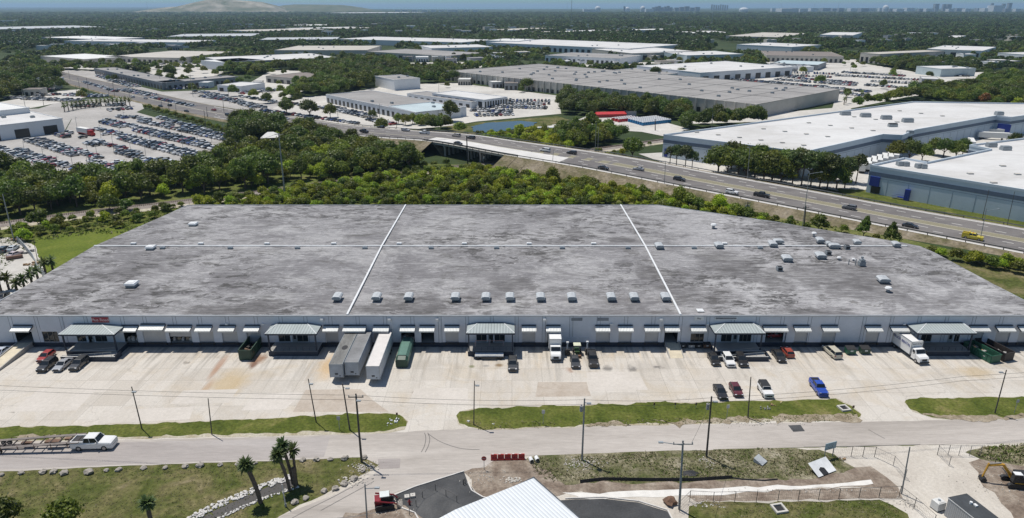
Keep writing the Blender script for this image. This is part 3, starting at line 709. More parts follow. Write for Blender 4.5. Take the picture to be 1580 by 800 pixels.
for h in holes:
    x0, x1, z0, z1, st = h; d = .28
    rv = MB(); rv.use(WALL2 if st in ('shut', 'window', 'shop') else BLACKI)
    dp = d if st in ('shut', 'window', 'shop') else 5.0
    rv.quad(wl(x0,YF,z0), wl(x0,YF,z1), wl(x0,YF+dp,z1), wl(x0,YF+dp,z0)); rv.quad(wl(x1,YF,z1), wl(x1,YF,z0), wl(x1,YF+dp,z0), wl(x1,YF+dp,z1))
    rv.quad(wl(x0,YF,z1), wl(x1,YF,z1), wl(x1,YF+dp,z1), wl(x0,YF+dp,z1)); rv.use(CONC).quad(wl(x1,YF,z0), wl(x0,YF,z0), wl(x0,YF+dp,z0), wl(x1,YF+dp,z0))
    if st == 'shut':
        rv.build('door_frame', parent=wh)
        q = MB(); q.use(DOORM); q.quad(wl(x0,YF+d,z0), wl(x1,YF+d,z0), wl(x1,YF+d,z1), wl(x0,YF+d,z1)); dr = q.build('dock_door', parent=wh)
    elif st in ('window', 'shop'):
        rv.build('window_reveal', parent=wh)
        q = MB(); q.use(glass()); q.quad(wl(x0,YF+.2,z0), wl(x1,YF+.2,z0), wl(x1,YF+.2,z1), wl(x0,YF+.2,z1)); wn_ = q.build('window', parent=wh)
        fr = MB(); fr.use(paint('bronze_frame', (.16,.15,.13), .5)); nn = 3 if x1-x0 > 2.6 else 2
        for k in range(nn+1):
            xx = x0+(x1-x0)*k/nn; fr.b2(wl(xx-.06, YF+.1, z0), wl(xx+.06, YF+.19, z1))
        fr.b2(wl(x0, YF+.12, z1-.14), wl(x1, YF+.185, z1)); fr.b2(wl(x0, YF+.12, z0), wl(x1, YF+.185, z0+.1)); fr.build('frame', parent=wn_)
    else:
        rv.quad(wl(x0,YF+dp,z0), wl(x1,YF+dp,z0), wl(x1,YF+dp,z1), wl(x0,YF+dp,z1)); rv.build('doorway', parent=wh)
        if st == 'half':
            q = MB(); q.use(DOORM); q.quad(wl(x0,YF+d,z0+1.25), wl(x1,YF+d,z0+1.25), wl(x1,YF+d,z1), wl(x0,YF+d,z1)); q.build('dock_door', parent=wh)
        if st == 'lobby':
            q = MB(); q.use(WALL2); xm = x0+1.0; q.quad(wl(xm+3.0,YF+d,z0), wl(x1,YF+d,z0), wl(x1,YF+d,z1), wl(xm+3.0,YF+d,z1)); q.build('side_panel', parent=wh)
# goods seen inside the open doors
gk = 0
for h in holes:
    if h[4] in ('stock', 'half'):
        for k in range(5):
            gk += 1; q = MB(); s = random.uniform(.5, .95); q.use(paint('carton', (.30,.24,.17), .8, kind='obj') if k % 2 else paint('wrapped_goods', (.40,.40,.40), .4, kind='obj'))
            q.box((0,0,s/2), (s, s*.9, s), random.uniform(-.2,.2)).box((.03,0,s+.14), (s*.7, s*.6, .28), .3)
            xx = h[0]+.5+(h[1]-h[0]-1)*k/4
            o = q.build('carton', loc=(xx, YF+.9+.35*(k % 2), 1.125))
            tag(o, f"{'brown' if k % 2 else 'wrapped grey'} carton, {ORD((gk-1)//5+1)} stocked doorway from left, {ORD(k+1)} inside it", 'carton', 'goods inside the open dock doors')
# panel joints, dark plinth, coping, downpipes, bumpers
jt = MB(); jt.use(paint('panel_joint', (.13,.15,.18), .8, kind='world'))
pil = MB(); pil.use(WALL2)
xs = [x for x in [-115,-108.6,-103,-97.6,-92.3,-84.4,-79.6,-73.2,-67.7,-61.8] ]
xx = -55.6
while xx < 117: xs.append(xx); xx += 5.35+(.55 if int(xx) % 3 == 0 else 0)
def blocked(x, w=.25): return any(h[0]-w < x < h[1]+w for h in holes)
for x in xs:
    for q in (x, x+.72):
        if blocked(q): jt.b2(wl(q-.035, YF-.012, 4.2), wl(q+.035, YF-.002, HW))
        else: jt.b2(wl(q-.035, YF-.012, 1.1), wl(q+.035, YF-.002, HW))
    if not blocked(x+.36, .5): pil.b2(wl(x+.06, YF-.05, 1.1), wl(x+.66, YF-.003, HW))
jt.b2(wl(XL, YF-.02, 1.08), wl(XR, YF-.004, 1.12))
jt.build('panel_joints', parent=wh); pil.build('pilasters', parent=wh)
pl = MB(); pl.use(NAVY); pl.b2(wl(XL, YF-.06, 0), wl(XR, YF-.004, 1.07)); pl.build('navy_plinth', parent=wh)
bp = MB(); bp.use(BLK)
for h in holes:
    if h[4] in ('shut', 'open', 'stock', 'half'):
        for q in (h[0]-.1, h[1]-.25): bp.b2(wl(q, YF-.28, .55), wl(q+.35, YF-.06, 1.1))
        bp.b2(wl(h[0]+.5, YF-.36, .9), wl(h[1]-.5, YF-.06, 1.04))
bp.build('dock_bumpers', parent=wh)
cp_ = MB(); cp_.use(TRIM); cp_.b2(wl(XL-.1, YF-.14, HW-.12), wl(XR+.1, YF+.2, HW+.1))
for a, b_ in zip(RP, RP[1:]):
    p, q = Vector(wl(*a, HW+.03)), Vector(wl(*b_, HW+.03)); cp_.bar(p, q, .17, n=4)
cp_.build('coping', parent=wh)
# roof: two falls meeting at a ridge
HR, YR = 8.45, 174.6
rf = MB(); rf.use(ROOFM)
fr_ = [(XL,YF),(-115.6,140),(-114.3,YR)]; 
front = [wl(XL,YF+.2,HW), wl(-115.6,140,HW), wl(-114.3,YR,HR), wl(111.5,YR,HR), wl(113.2,170.5,HW+.55), wl(115.8,140,HW+.05), wl(XR,YF+.2,HW)]
back = [wl(-114.3,YR,HR), wl(-108.3,218.3,HW), wl(48.7,218.3,HW), wl(80.9,199.5,HW+.1), wl(108.6,179.4,HW+.45), wl(111.5,YR,HR)]
rf.add(front, [(6,5,4,3,2,1,0)[::-1][::-1]]); rf.add(back, [(5,4,3,2,1,0)])
roof = rf.build('roof', parent=wh)
for p in roof.data.polygons:
    if p.normal.z < 0: p.flip()
rc = MB(); rc.use(WPIPE); rc.b2(wl(-114.2, YR-.22, HR), wl(108, YR+.22, HR+.2)); rc.build('ridge_cap', parent=roof)
for x in (-35.5, 36.3):
    rc = MB(); rc.use(WPIPE)
    for (y0, z0), (y1, z1) in (((YF+.2, HW+.05), (YR, HR+.1)), ((YR, HR+.1), (218.3, HW+.05))):
        rc.add([wl(x-.21,y0,z0), wl(x+.21,y0,z0), wl(x+.21,y1,z1), wl(x-.21,y1,z1), wl(x-.21,y0,z0+.25), wl(x+.21,y0,z0+.25), wl(x+.21,y1,z1+.25), wl(x-.21,y1,z1+.25)], [(3,2,1,0),(4,5,6,7),(0,1,5,4),(1,2,6,5),(2,3,7,6),(3,0,4,7)])
    rc.build('expansion_joint', parent=roof)
def zroof(y): return HW+(HR-HW)*((y-YF)/(YR-YF) if y < YR else (218.3-y)/(218.3-YR))
VENTM = paint('weathered_vent_cowl', (.50,.52,.53), .5, .2, kind='obj', var=.18, scale=1.2)
def hood(px, py, w=1.95, L=2.8, hh=.72, rz=0, mat=VENTM):
    p = G(px, py, 8.6); z = zroof(p.y); e = MB(); e.use(GREYM)
    e.box((0,0,.3), (w*.72, L*.6, .7), 0); c = []
    for y in (-L/2, L/2):
        c.append([(-w/2,y,.5),(-w/2,y,.5+hh*.55),(-w*.36,y,.5+hh*.9),(0,y,.5+hh),(w*.36,y,.5+hh*.9),(w/2,y,.5+hh*.55),(w/2,y,.5)])
    e.use(mat); e.loft([s[::-1] for s in c]); e.use(GREYM).box((0, -L/2-.02, .5+hh*.35), (w*.86, .06, hh*.5))
    o = e.build('roof_vent', parent=roof, loc=wl(p.x, p.y, z)); o.rotation_euler.z = rz; return o
for x in (520.5,581,630.5,702.5,749.8,786.8,834,882,943,978.5,1027): hood(x, 456.5)
for x, y, w, L in ((1017,382,2.5,3.4),(1109,381,2.5,3.2),(1192,379,2.5,3.5),(1201,375,3.2,2.2),(1214,400,2.9,3.4),(1266,396,2.9,3.4),(1265,373,2.4,3),(1287,382,3.6,2.2),(1278,379,1.6,1.8),(1322,376,2.2,2.6),(1382,379.5,2.2,2.8),(1363,431,3,3.2)): hood(x, y, w*.84, L*.84, .72, rz=-.12 if x > 1190 else 0)
def smallbox(name, px, py, w, d, h, mat=WPIPE, cap=True):
    p = G(px, py, 8.5); z = zroof(p.y); e = MB(); e.use(GREYM); e.box((0,0,h*.3), (w*.8, d*.8, h*.7))
    e.use(mat); e.box((0,0,h*.8), (w, d, h*.4), top=(.86,.86)); e.box((0,0,h*1.03), (w*.5, d*.5, .08))
    return e.build(name, parent=roof, loc=wl(p.x, p.y, z))
for x in (206,310,412,515,616,716.5,816.5,916,1118): smallbox('ridge_vent', x, 377.3, 1.45, 1.0, .55)
for x in (251,355.5,459,563,665,766,867.5,969,1071,1173): smallbox('ridge_vent', x, 383.5, 1.45, .9, .5, GREYM)
smallbox('exhaust_fan', 203, 437.5, 2.6, 2.6, 1.0); smallbox('exhaust_fan', 233, 384, 2.3, 2.3, .9); smallbox('exhaust_fan', 298, 346, 2.4, 2.4, .9)
smallbox('roof_hatch', 1081, 474, 1.5, 1.5, .25)
def mushroom(px, py, s=1):
    p = G(px, py, 8.6); z = zroof(p.y); e = MB(); e.use(GREYM); e.bar((0,0,0), (0,0,.8*s), .35*s, n=10); e.use(WPIPE); e.bar((0,0,.7*s), (0,0,1.0*s), .75*s, .55*s, n=12)
    e.build('roof_fan', parent=roof, loc=wl(p.x, p.y, z))
for a in ((1101,349,1.2),(1256,362,1),(1371,445,1.1),(1294.5,399,.8),(1317,400,.6)): mushroom(*a)
e = MB(); e.use(GREYM)
p = G(1330, 405, 9); e.box((0,0,.6), (1.5,1.3,1.0)).box((0,0,1.4), (1.1,1.1,.5)); e.bar((0,.2,1.9), (0,.2,2.3), .35); e.bar((-1.4,.3,0), (-1.4,.3,1.6), .12).bar((-3.0,.6,0), (-3.0,.6,1.4), .12)
e.build('rooftop_equipment', parent=roof, loc=wl(p.x, p.y, zroof(p.y)))
for px, py in ((1203,412),(1307,381),(1278,389)):
    p = G(px, py, 9); e = MB(); e.use(GREYM).box((0,0,.5), (1.3,1.3,1.0)); e.use(BLK).box((0,0,1.02), (1.0,1.0,.1)); e.box((0,-.68,.5), (.9,.05,.6)); e.build('air_conditioner', parent=roof, loc=wl(p.x, p.y, zroof(p.y)))
# awnings over the doors
for k, (aw, op, st) in enumerate(OPEN):
    if not aw: continue
    D = 1.65; a = FP(aw[0], 505, YF-D/2); b_ = FP(aw[1], 505, YF-D/2); zb = 5.25; zf = 4.62
    wide = aw[1]-aw[0] > 33 and aw[0] < 300
    if wide and aw[0] < 255 and aw[0] > 200: zb += .3; zf += .3
    m = MB(); m.use(AWN); m.quad(wl(a.x,YF-D,zf), wl(b_.x,YF-D,zf), wl(b_.x,YF-.01,zb), wl(a.x,YF-.01,zb)); m.quad(wl(a.x,YF-D,zf-.3), wl(b_.x,YF-D,zf-.3), wl(b_.x,YF-D,zf), wl(a.x,YF-D,zf))
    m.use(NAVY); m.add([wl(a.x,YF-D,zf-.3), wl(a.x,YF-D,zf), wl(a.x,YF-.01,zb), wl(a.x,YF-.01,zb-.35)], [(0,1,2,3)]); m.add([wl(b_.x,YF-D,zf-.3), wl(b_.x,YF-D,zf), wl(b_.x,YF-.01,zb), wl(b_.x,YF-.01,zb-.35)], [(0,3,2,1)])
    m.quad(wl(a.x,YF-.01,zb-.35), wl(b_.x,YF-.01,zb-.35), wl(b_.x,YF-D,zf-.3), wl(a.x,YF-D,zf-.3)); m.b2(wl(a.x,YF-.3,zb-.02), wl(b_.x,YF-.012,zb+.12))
    m.build('awning', parent=wh)
# porches
PD = 4.3
for i, p in enumerate(PORCH):
    ea = FP(p['e'][0], p['e'][2], YF-PD); eb = FP(p['e'][1], p['e'][2], YF-PD); ra = FP(p['r'][0], p['r'][2], YF); rb = FP(p['r'][1], p['r'][2], YF)
    ze = ea.z; zr = ra.z; x0, x1 = ea.x, eb.x; r0, r1 = ra.x, rb.x
    m = MB(); m.use(SEAM)
    A, B, Cc, D_ = wl(x0,YF-PD,ze), wl(x1,YF-PD,ze), wl(r1,YF-.35,zr), wl(r0,YF-.35,zr)
    m.quad(A, B, Cc, D_); SEAMY = ribbed('standing_seam_hip', (.36,.40,.395), .62, 'Y', kind='world', depth=.08, rough=.4, dark=.55)
    m.use(SEAMY); m.add([A, D_, wl(x0,YF-.02,ze+.02)], [(0,1,2)]); m.add([B, wl(x1,YF-.02,ze+.02), Cc], [(0,1,2)]); m.use(NAVY)
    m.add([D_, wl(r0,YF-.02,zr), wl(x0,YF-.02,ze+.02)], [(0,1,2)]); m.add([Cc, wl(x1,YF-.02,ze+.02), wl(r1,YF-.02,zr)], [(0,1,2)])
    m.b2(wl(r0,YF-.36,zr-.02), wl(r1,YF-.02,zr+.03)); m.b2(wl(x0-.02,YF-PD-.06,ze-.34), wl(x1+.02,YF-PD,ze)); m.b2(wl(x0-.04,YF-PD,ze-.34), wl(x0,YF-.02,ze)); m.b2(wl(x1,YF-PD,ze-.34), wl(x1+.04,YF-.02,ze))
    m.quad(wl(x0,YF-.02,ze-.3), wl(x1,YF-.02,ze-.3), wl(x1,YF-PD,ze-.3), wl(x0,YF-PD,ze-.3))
    m.use(WPIPE)
    for s, q in ((A, D_), (B, Cc)): m.bar(s, q, .09, n=4)
    pr = m.build('porch_roof', parent=wh)
    for x in (x0+.45, x1-.45):
        q = MB(); q.use(NAVY); q.b2(wl(x-.13,YF-PD+.35,1.0), wl(x+.13,YF-PD+.6,ze-.3)); q.build('porch_post', parent=wh)
    q = MB(); q.use(NAVY)
    if p['plat'] in ('flat', 'steps'):
        q.b2(wl(x0+.2,YF-PD+.1,0), wl(x1-.2,YF-.07,1.1)); q.use(CONC).b2(wl(x0+.22,YF-PD+.12,1.1), wl(x1-.22,YF-.08,1.14)); q.build('porch_platform', parent=wh)
        r = MB(); r.use(NAVY)
        for zz in (1.6, 2.1): r.bar(wl(x0+.5,YF-PD+.3,zz), wl(x1-.5,YF-PD+.3,zz), .04, n=4)
        k = int((x1-x0)/1.4)
        for j in range(k+1): xx = x0+.5+(x1-x0-1)*j/k; r.bar(wl(xx,YF-PD+.3,1.1), wl(xx,YF-PD+.3,2.1), .04, n=4)
        r.build('porch_railing', parent=wh)
    else:
        # accessible ramp running across the front, with low walls
        fr2 = YF-PD-2.0
        q.b2(wl(x0+.6,YF-PD+.1,0), wl(x1-.2,YF-.07,1.1)); q.add([wl(x0+1,YF-PD,0), wl(x1,YF-PD,0), wl(x1,YF-PD,1.1), wl(x0+1,YF-PD,.25), wl(x0+1,fr2,0), wl(x1,fr2,0), wl(x1,fr2,1.1), wl(x0+1,fr2,.25)], [(0,1,2,3),(4,7,6,5),(1,5,6,2),(0,3,7,4)])
        q.use(CONC).quad(wl(x0+1,fr2,.26), wl(x1,fr2,1.11), wl(x1,YF-PD,1.11), wl(x0+1,YF-PD,.26)); q.b2(wl(x0+.62,YF-PD+.12,1.1), wl(x1-.22,YF-.08,1.14))
        q.use(NAVY); q.b2(wl(x0+.8,fr2-.2,0), wl(x1+.5,fr2,1.05)); q.b2(wl(x1+.3,fr2,0), wl(x1+.5,YF-PD+.3,1.3)); q.use(paint('pale_cap', (.55,.55,.53), .7)); q.b2(wl(x0+.8,fr2-.2,1.05), wl(x1+.5,fr2,1.11)); q.b2(wl(x0+.6,YF-PD-.1,1.3), wl(x1-.4,YF-PD+.08,1.36))
        q.build('porch_platform', parent=wh)
        r = MB(); r.use(GREYM)
        r.bar(wl(x0+1,fr2+.15,1.2), wl(x1-.2,fr2+.15,2.0), .04, n=4); r.bar(wl(x0+1,YF-PD,1.3), wl(x1-.6,YF-PD,2.1), .04, n=4)
        for j in range(7):
            t = j/6; xx = x0+1+(x1-x0-1.4)*t; r.bar(wl(xx,fr2+.15,.3+.8*t), wl(xx,fr2+.15,1.2+.8*t), .035, n=4)
        r.build('porch_railing', parent=wh)
    lp = MB(); lp.use(WPIPE); lp.box(wl((x0+x1)/2, YF-1.5, ze-.36), (.5,.5,.08)); lp.build('porch_light', parent=wh)
# entrance doors at the porches
for px in (455, 757, 1134, 141, 1466):
    a = FP(px, 523, YF); q = MB(); q.use(paint('entrance_door', (.30,.32,.33), .5)); q.b2(wl(a.x-.55,YF-.05,1.12), wl(a.x+.55,YF-.004,3.2)); d = q.build('entrance_door', parent=wh)
    q = MB(); q.use(glass()); q.b2(wl(a.x-.3,YF-.07,1.9), wl(a.x+.3,YF-.051,2.9)); q.build('door_glass', parent=d)
# pale louvres, lamps and downpipes high on the wall
for px, w in ((890, 2.4), (930.5, 2.4)):
    a = FP(px, 493, YF); q = MB(); q.use(paint('louvre', (.20,.22,.25), .7)); q.b2(wl(a.x-w/2,YF-.06,a.z-.35), wl(a.x+w/2,YF-.002,a.z+.35)); q.build('louvre', parent=wh)
for px in (497, 601, 674.5, 840, 1019.5):
    a = FP(px, 493, YF); q = MB(); q.use(WPIPE); q.b2(wl(a.x-.3,YF-.5,a.z-.25), wl(a.x+.3,YF-.01,a.z+.25)); q.bar(wl(a.x+.45,YF-.1,1.1), wl(a.x+.45,YF-.1,a.z), .06, n=5); q.build('scupper_and_downpipe', parent=wh)
for px in (943, 406, 1092, 350, 1395):
    a = FP(px, 500, YF); q = MB(); q.use(WPIPE); q.b2(wl(a.x-.25,YF-.3,a.z-.15), wl(a.x+.25,YF-.01,a.z+.15)); q.build('wall_lamp', parent=wh)
# closed swing doors by the box truck
for px in (882, 901):
    a = FP(px, 522, YF); q = MB(); q.use(WALL2); q.b2(wl(a.x-1.1,YF-.06,1.2), wl(a.x+1.1,YF-.004,2.4)); q.build('swing_door', parent=wh)
# signs
def sign(name, px0, px1, y0, y1, board, body, col, size, label, border=None):
    a = FP(px0, y0, YF-.12); b_ = FP(px1, y1, YF-.12); w, h = b_.x-a.x, a.z-b_.z
    o = empty(name, ((a.x+b_.x)/2, YF-.1, b_.z), label=label, cat='sign')
    m = MB(); m.use(board); m.box((0,0,h/2), (w,.1,h)); m.build('board', parent=o)
    if border: 
        m = MB(); m.use(border)
        for z in (.06, h-.06): m.box((0,-.06,z), (w,.04,.12))
        for x in (-w/2+.06, w/2-.06): m.box((x,-.06,h/2), (.12,.04,h-.24))
        m.build('border', parent=o)
    text(body, size, 'lettering', col, o, (0,-.07,h/2), (math.pi/2,0,0), .01)
sign('wall_sign', 140.5, 168.5, 490, 498, paint('sign_red', (.30,.02,.03), .5, var=.02), 'Plus Road', paint('sign_pink', (.75,.55,.55), .5), .95, 'red wall sign with pale lettering above the leftmost full porch')
sign('wall_sign', 1103.5, 1137, 489.2, 493.8, paint('sign_grey', (.30,.30,.33), .5), 'DISTRIBUTION CENTER', paint('sign_dark', (.08,.08,.10), .5), .42, 'long narrow framed sign just under the roof edge', WPIPE)
sign('wall_sign', 1072, 1085.5, 488.6, 494.5, WPIPE, 'Bay', paint('sign_dark', (.08,.08,.10), .5), .6, 'small white sign plate high above the barred window')
# concrete ramp up to the left open door, and the short one in the middle
def ramp(name, x0, x1, ylo, label):
    o = empty(name, ((x0+x1)/2, YF, 0), label=label, cat='ramp'); w = (x1-x0)/2; L = YF-ylo; m = MB()
    m.use(paint('ramp_concrete', (.60,.53,.40), .9, kind='world')); m.add([(-w,-L,.04),(w,-L,.04),(w,-.06,1.1),(-w,-.06,1.1)], [(0,1,2,3)])
    m.build('ramp_surface', parent=o); m = MB(); m.use(NAVY); m.add([(-w,-L,.04),(-w,-.06,1.1),(-w,-.06,0),(w,-L,.04),(w,-.06,1.1),(w,-.06,0)], [(0,1,2),(3,5,4)]); m.build('side_wall', parent=o)
    m = MB(); m.use(CONC)
    for s in (-1, 1): m.add([(s*w-.12,-L,.1),(s*w+.12,-L,.1),(s*w+.12,-.06,1.35),(s*w-.12,-.06,1.35),(s*w-.12,-L,0),(s*w+.12,-L,0),(s*w+.12,-.06,0),(s*w-.12,-.06,0)], [(0,1,2,3),(4,7,6,5),(0,4,5,1),(1,5,6,2),(2,6,7,3),(3,7,4,0)])
    m.build('kerb', parent=o)
a = FP(29, 531, YF).x; b_ = FP(50, 531, YF).x
ramp('loading_ramp', a, b_, 117.5, 'long pale concrete ramp rising to the leftmost open dock door')
a = FP(1026, 531, YF).x; b_ = FP(1047, 531, YF).x
ramp('loading_ramp', a, b_, 127.0, 'short concrete ramp below the open black dock door right of the middle')
# ================================================================== vehicles
CARP = carpaint(); GLS = glass('car_glass', (.012,.015,.018), .06); TYRE = paint('tyre', (.018,.018,.018), .85); RIM = paint('wheel_rim', (.35,.35,.36), .35, .7)
LAMPH = paint('headlight_glass', (.75,.76,.78), .15, var=.05); LAMPT = paint('tail_light_red', (.35,.015,.012), .25)
SPEC = dict(
 saloon=dict(L=4.75, W=1.84, R=1.45, prof=[(-2.37,.62),(-2.3,.95),(-1.6,1.02),(.75,.98),(1.9,.82),(2.25,.72),(2.37,.5)], cab=(-1.85,-1.05,.15,1.0), belt=.97),
 hatchback=dict(L=4.2, W=1.78, R=1.5, prof=[(-2.1,.65),(-2.05,1.0),(-1.6,1.04),(.65,1.0),(1.7,.88),(2.0,.75),(2.1,.5)], cab=(-2.0,-1.55,.15,.95), belt=1.0),
 suv=dict(L=4.75, W=1.92, R=1.74, prof=[(-2.37,.7),(-2.33,1.1),(-1.6,1.15),(.7,1.13),(1.95,1.04),(2.25,.9),(2.37,.55)], cab=(-2.3,-2.0,.2,.95), belt=1.12),
 minivan=dict(L=5.1, W=1.98, R=1.78, prof=[(-2.55,.7),(-2.5,1.1),(-1.6,1.12),(1.2,1.1),(2.1,.95),(2.4,.8),(2.55,.5)], cab=(-2.5,-2.25,.6,1.5), belt=1.08),
 pickup=dict(L=5.8, W=2.0, R=2.02, prof=[(-2.9,.85),(-2.88,1.25),(-1.2,1.27),(1.1,1.32),(2.55,1.26),(2.86,1.16),(2.92,.6)], cab=(-.98,-.86,.70,1.15), belt=1.3, bed=(-2.75,-1.05)),
 offroader=dict(L=4.5, W=1.9, R=1.85, prof=[(-2.1,.75),(-2.1,1.2),(-1.6,1.22),(.7,1.22),(2.0,1.15),(2.2,1.1),(2.25,.6)], cab=(-2.05,-2.0,.55,.85), belt=1.2))
def car_body(s, mb, lo=False):
    W2 = s['W']/2; pts = s['prof']; zb = .28; secs = []
    for i, (x, z) in enumerate(pts):
        e = .88 if i in (0, len(pts)-1) else (.96 if i in (1, len(pts)-2) else 1); w = W2*e
        secs.append([(x,-w*.9,zb),(x,-w,zb+.18),(x,-w,z-.16),(x,-w*.9,z),(x,w*.9,z),(x,w,z-.16),(x,w,zb+.18),(x,w*.9,zb)])
    mb.loft(secs)
def car_cab(s, g, r):
    x0, x1, x2, x3 = s['cab']; W2 = s['W']/2; zb, zt = s['belt']-.03, s['R']; w0, w1 = W2*.9, W2*.74
    b_ = [(x0,-w0,zb),(x3,-w0,zb),(x3,w0,zb),(x0,w0,zb)]; t = [(x1,-w1,zt-.05),(x2,-w1,zt-.05),(x2,w1,zt-.05),(x1,w1,zt-.05)]
    g.loft([b_, t])
    r.add([(x1-.02,-w1-.02,zt-.06),(x2+.02,-w1-.02,zt-.06),(x2+.02,w1+.02,zt-.06),(x1-.02,w1+.02,zt-.06),(x1+.1,-w1+.1,zt),(x2-.12,-w1+.1,zt),(x2-.12,w1-.1,zt),(x1+.1,w1-.1,zt)], [(3,2,1,0),(4,5,6,7),(0,1,5,4),(1,2,6,5),(2,3,7,6),(3,0,4,7)])
    for sy in (-1, 1):
        for (a, c) in (((x0,w0),(x1,w1)), ((x3,w0),(x2,w1)), (((x0+x3)/2-.1,w0),((x1+x2)/2-.1,w1))):
            r.bar((a[0],sy*a[1]*1.005,zb), (c[0],sy*c[1]*1.01,zt-.04), .05, n=4)
def wheel_mb(r=.34, w=.24): return MB().use(TYRE).bar((0,-w/2,0), (0,w/2,0), r, n=14), MB().use(RIM).bar((0,-w/2-.012,0), (0,w/2+.012,0), r*.62, n=10)
def make_car(kind, name):
    s = SPEC[kind]; t = empty(name)
    b_ = MB().use(CARP); car_body(s, b_)
    if 'bed' in s:
        pass
    g = MB().use(GLS); r = MB().use(CARP)
    car_cab(s, g, r)
    b_.v, off_ = b_.v, len(b_.v)
    b_.add(r.v, r.f)
    for sy in (-1, 1): b_.box((s['cab'][3]-.25, sy*(s['W']/2+.06), s['belt']+.02), (.16,.18,.14))
    b_.use(BLK); b_.box((s['L']/2-.05,0,.62), (.12, s['W']*.6, .26)); b_.box((0,0,.28), (s['L']*.9, s['W']*.86, .12))
    if 'bed' in s:
        x0, x1 = s['bed']; b_.box(((x0+x1)/2, 0, s['belt']+.035), (x1-x0-.08, s['W']*.80, .07))
        b_.use(CARP)
        for sy in (-1, 1): b_.box(((x0+x1)/2, sy*s['W']*.43, s['belt']+.1), (x1-x0+.1, .14, .2))
        b_.box((x0, 0, s['belt']+.1), (.1, s['W']*.86, .2))
    b_.build('body', parent=t); g.build('window', parent=t)
    L2 = s['L']/2; big = kind in ('pickup','offroader','suv'); rr = .40 if big else .33
    for sx in (L2*.63, -L2*.60):
        for sy in (-1, 1):
            ty, ri = wheel_mb(rr); w = ty.build('wheel', parent=t, loc=(sx, sy*(s['W']/2-.1), rr)); ri.build('rim', parent=w)
    zf = s['prof'][-3][1]-.16
    for sy in (-1, 1):
        MB().use(LAMPH).box((L2-.10, sy*s['W']*.36, zf), (.14, .34, .14)).build('headlight', parent=t)
        MB().use(LAMPT).box((-L2+.02, sy*s['W']*.38, s['prof'][1][1]-.2), (.1, .24, .18)).build('tail_light', parent=t)
    return t
PROTO = {}
def car(kind, px, py, heading, label, color, group=None, name=None, z=None, scale=1):
    name = name or {'saloon':'parked_car','hatchback':'parked_car','suv':'parked_suv','minivan':'parked_minivan','pickup':'pickup_truck','offroader':'offroad_car'}[kind]
    if kind not in PROTO: PROTO[kind] = o = make_car(kind, name)
    else: o = copy_tree(PROTO[kind]); o.name = name
    p = G(px, py, 0) if z is None else G(px, py, z)
    place(o, (p.x, p.y, (.03 if z is None else z)), R(heading), label, group, color, scale)
    o['category'] = {'pickup':'pickup truck','minivan':'minivan','suv':'car','saloon':'car','hatchback':'car','offroader':'car'}[kind]
    if group is None and 'group' in o: del o['group']
    return o
BLACKC, CHAR, SILV, WHT, REDC, MAROON, BLUEC, BEIGE, GREYC = (.012,.012,.014), (.04,.042,.045), (.32,.33,.35), (.74,.74,.73), (.32,.02,.02), (.10,.012,.018), (.01,.06,.38), (.5,.47,.38), (.13,.135,.14)
YG = 'cars parked in the warehouse yard'
car('hatchback', 72, 554, -90, 'small red hatchback left of the first porch ramp wall', REDC, YG)
car('suv', 74, 568, -90, 'black car left of three in the row before the first porch', BLACKC, YG)
car('saloon', 98, 567, -90, 'silver grey car between two dark ones before the first porch', SILV, YG)
car('suv', 123, 566, -90, 'dark car with pale bonnet, right end of the row before the first porch', CHAR, YG)
car('saloon', 2, 548, -90, 'white and blue car cut by the left picture edge beside the ramp', (.5,.55,.62), YG)
car('suv', 791, 567, -90, 'dark grey car standing alone right of the central porch', CHAR, YG)
car('saloon', 887, 562, -90, 'dark grey saloon right of the white box truck', CHAR, YG)
car('pickup', 914, 559, -90, 'black pickup truck second vehicle right of the white box truck', BLACKC, YG)
car('saloon', 1101, 558, -90, 'black saloon leftmost of the row before the fourth porch ramp', BLACKC, YG)
car('suv', 1123, 560, -90, 'white car with roof rack before the fourth porch ramp', WHT, YG)
car('suv', 1143, 560, -90, 'black car right of the white one before the fourth porch', BLACKC, YG)
car('saloon', 1201, 553, -90, 'black saloon left of the dark red hatchback', BLACKC, YG)
car('hatchback', 1214, 547, 90, 'dark orange red hatchback nosed towards the wall near the lobby window', (.30,.04,.02), YG)
car('minivan', 1283, 547, 96, 'silver beige minivan parked with its tail to the camera', BEIGE, YG)
car('saloon', 1111, 609, -90, 'black saloon at the left of four cars by the grass verge', BLACKC, YG)
car('hatchback', 1135, 606, -90, 'maroon hatchback between black saloon and lamp pole at the verge', MAROON, YG)
jp = car('offroader', 1180, 607, -90, 'white offroader with black hard top parked at the verge', WHT, YG)
car('pickup', 1262, 603, -92, 'bright blue pickup truck parked at the end of the verge', BLUEC, YG, scale=.94)
q = MB().use(BLK); s = SPEC['offroader']; q.box((-.75,0,1.8), (2.5, 1.5, .14)); q.build('hard_top', parent=jp)
# --- a red car seen through the lobby window
ch_ = (FP(1199, 524, YF+1.5)); o = copy_tree(PROTO['hatchback']); o.name = 'parked_car'; o['category'] = 'car'
place(o, (ch_.x, YF+2.6, 1.13), R(180), 'red car standing inside the building behind the wide lobby opening', YG, REDC)

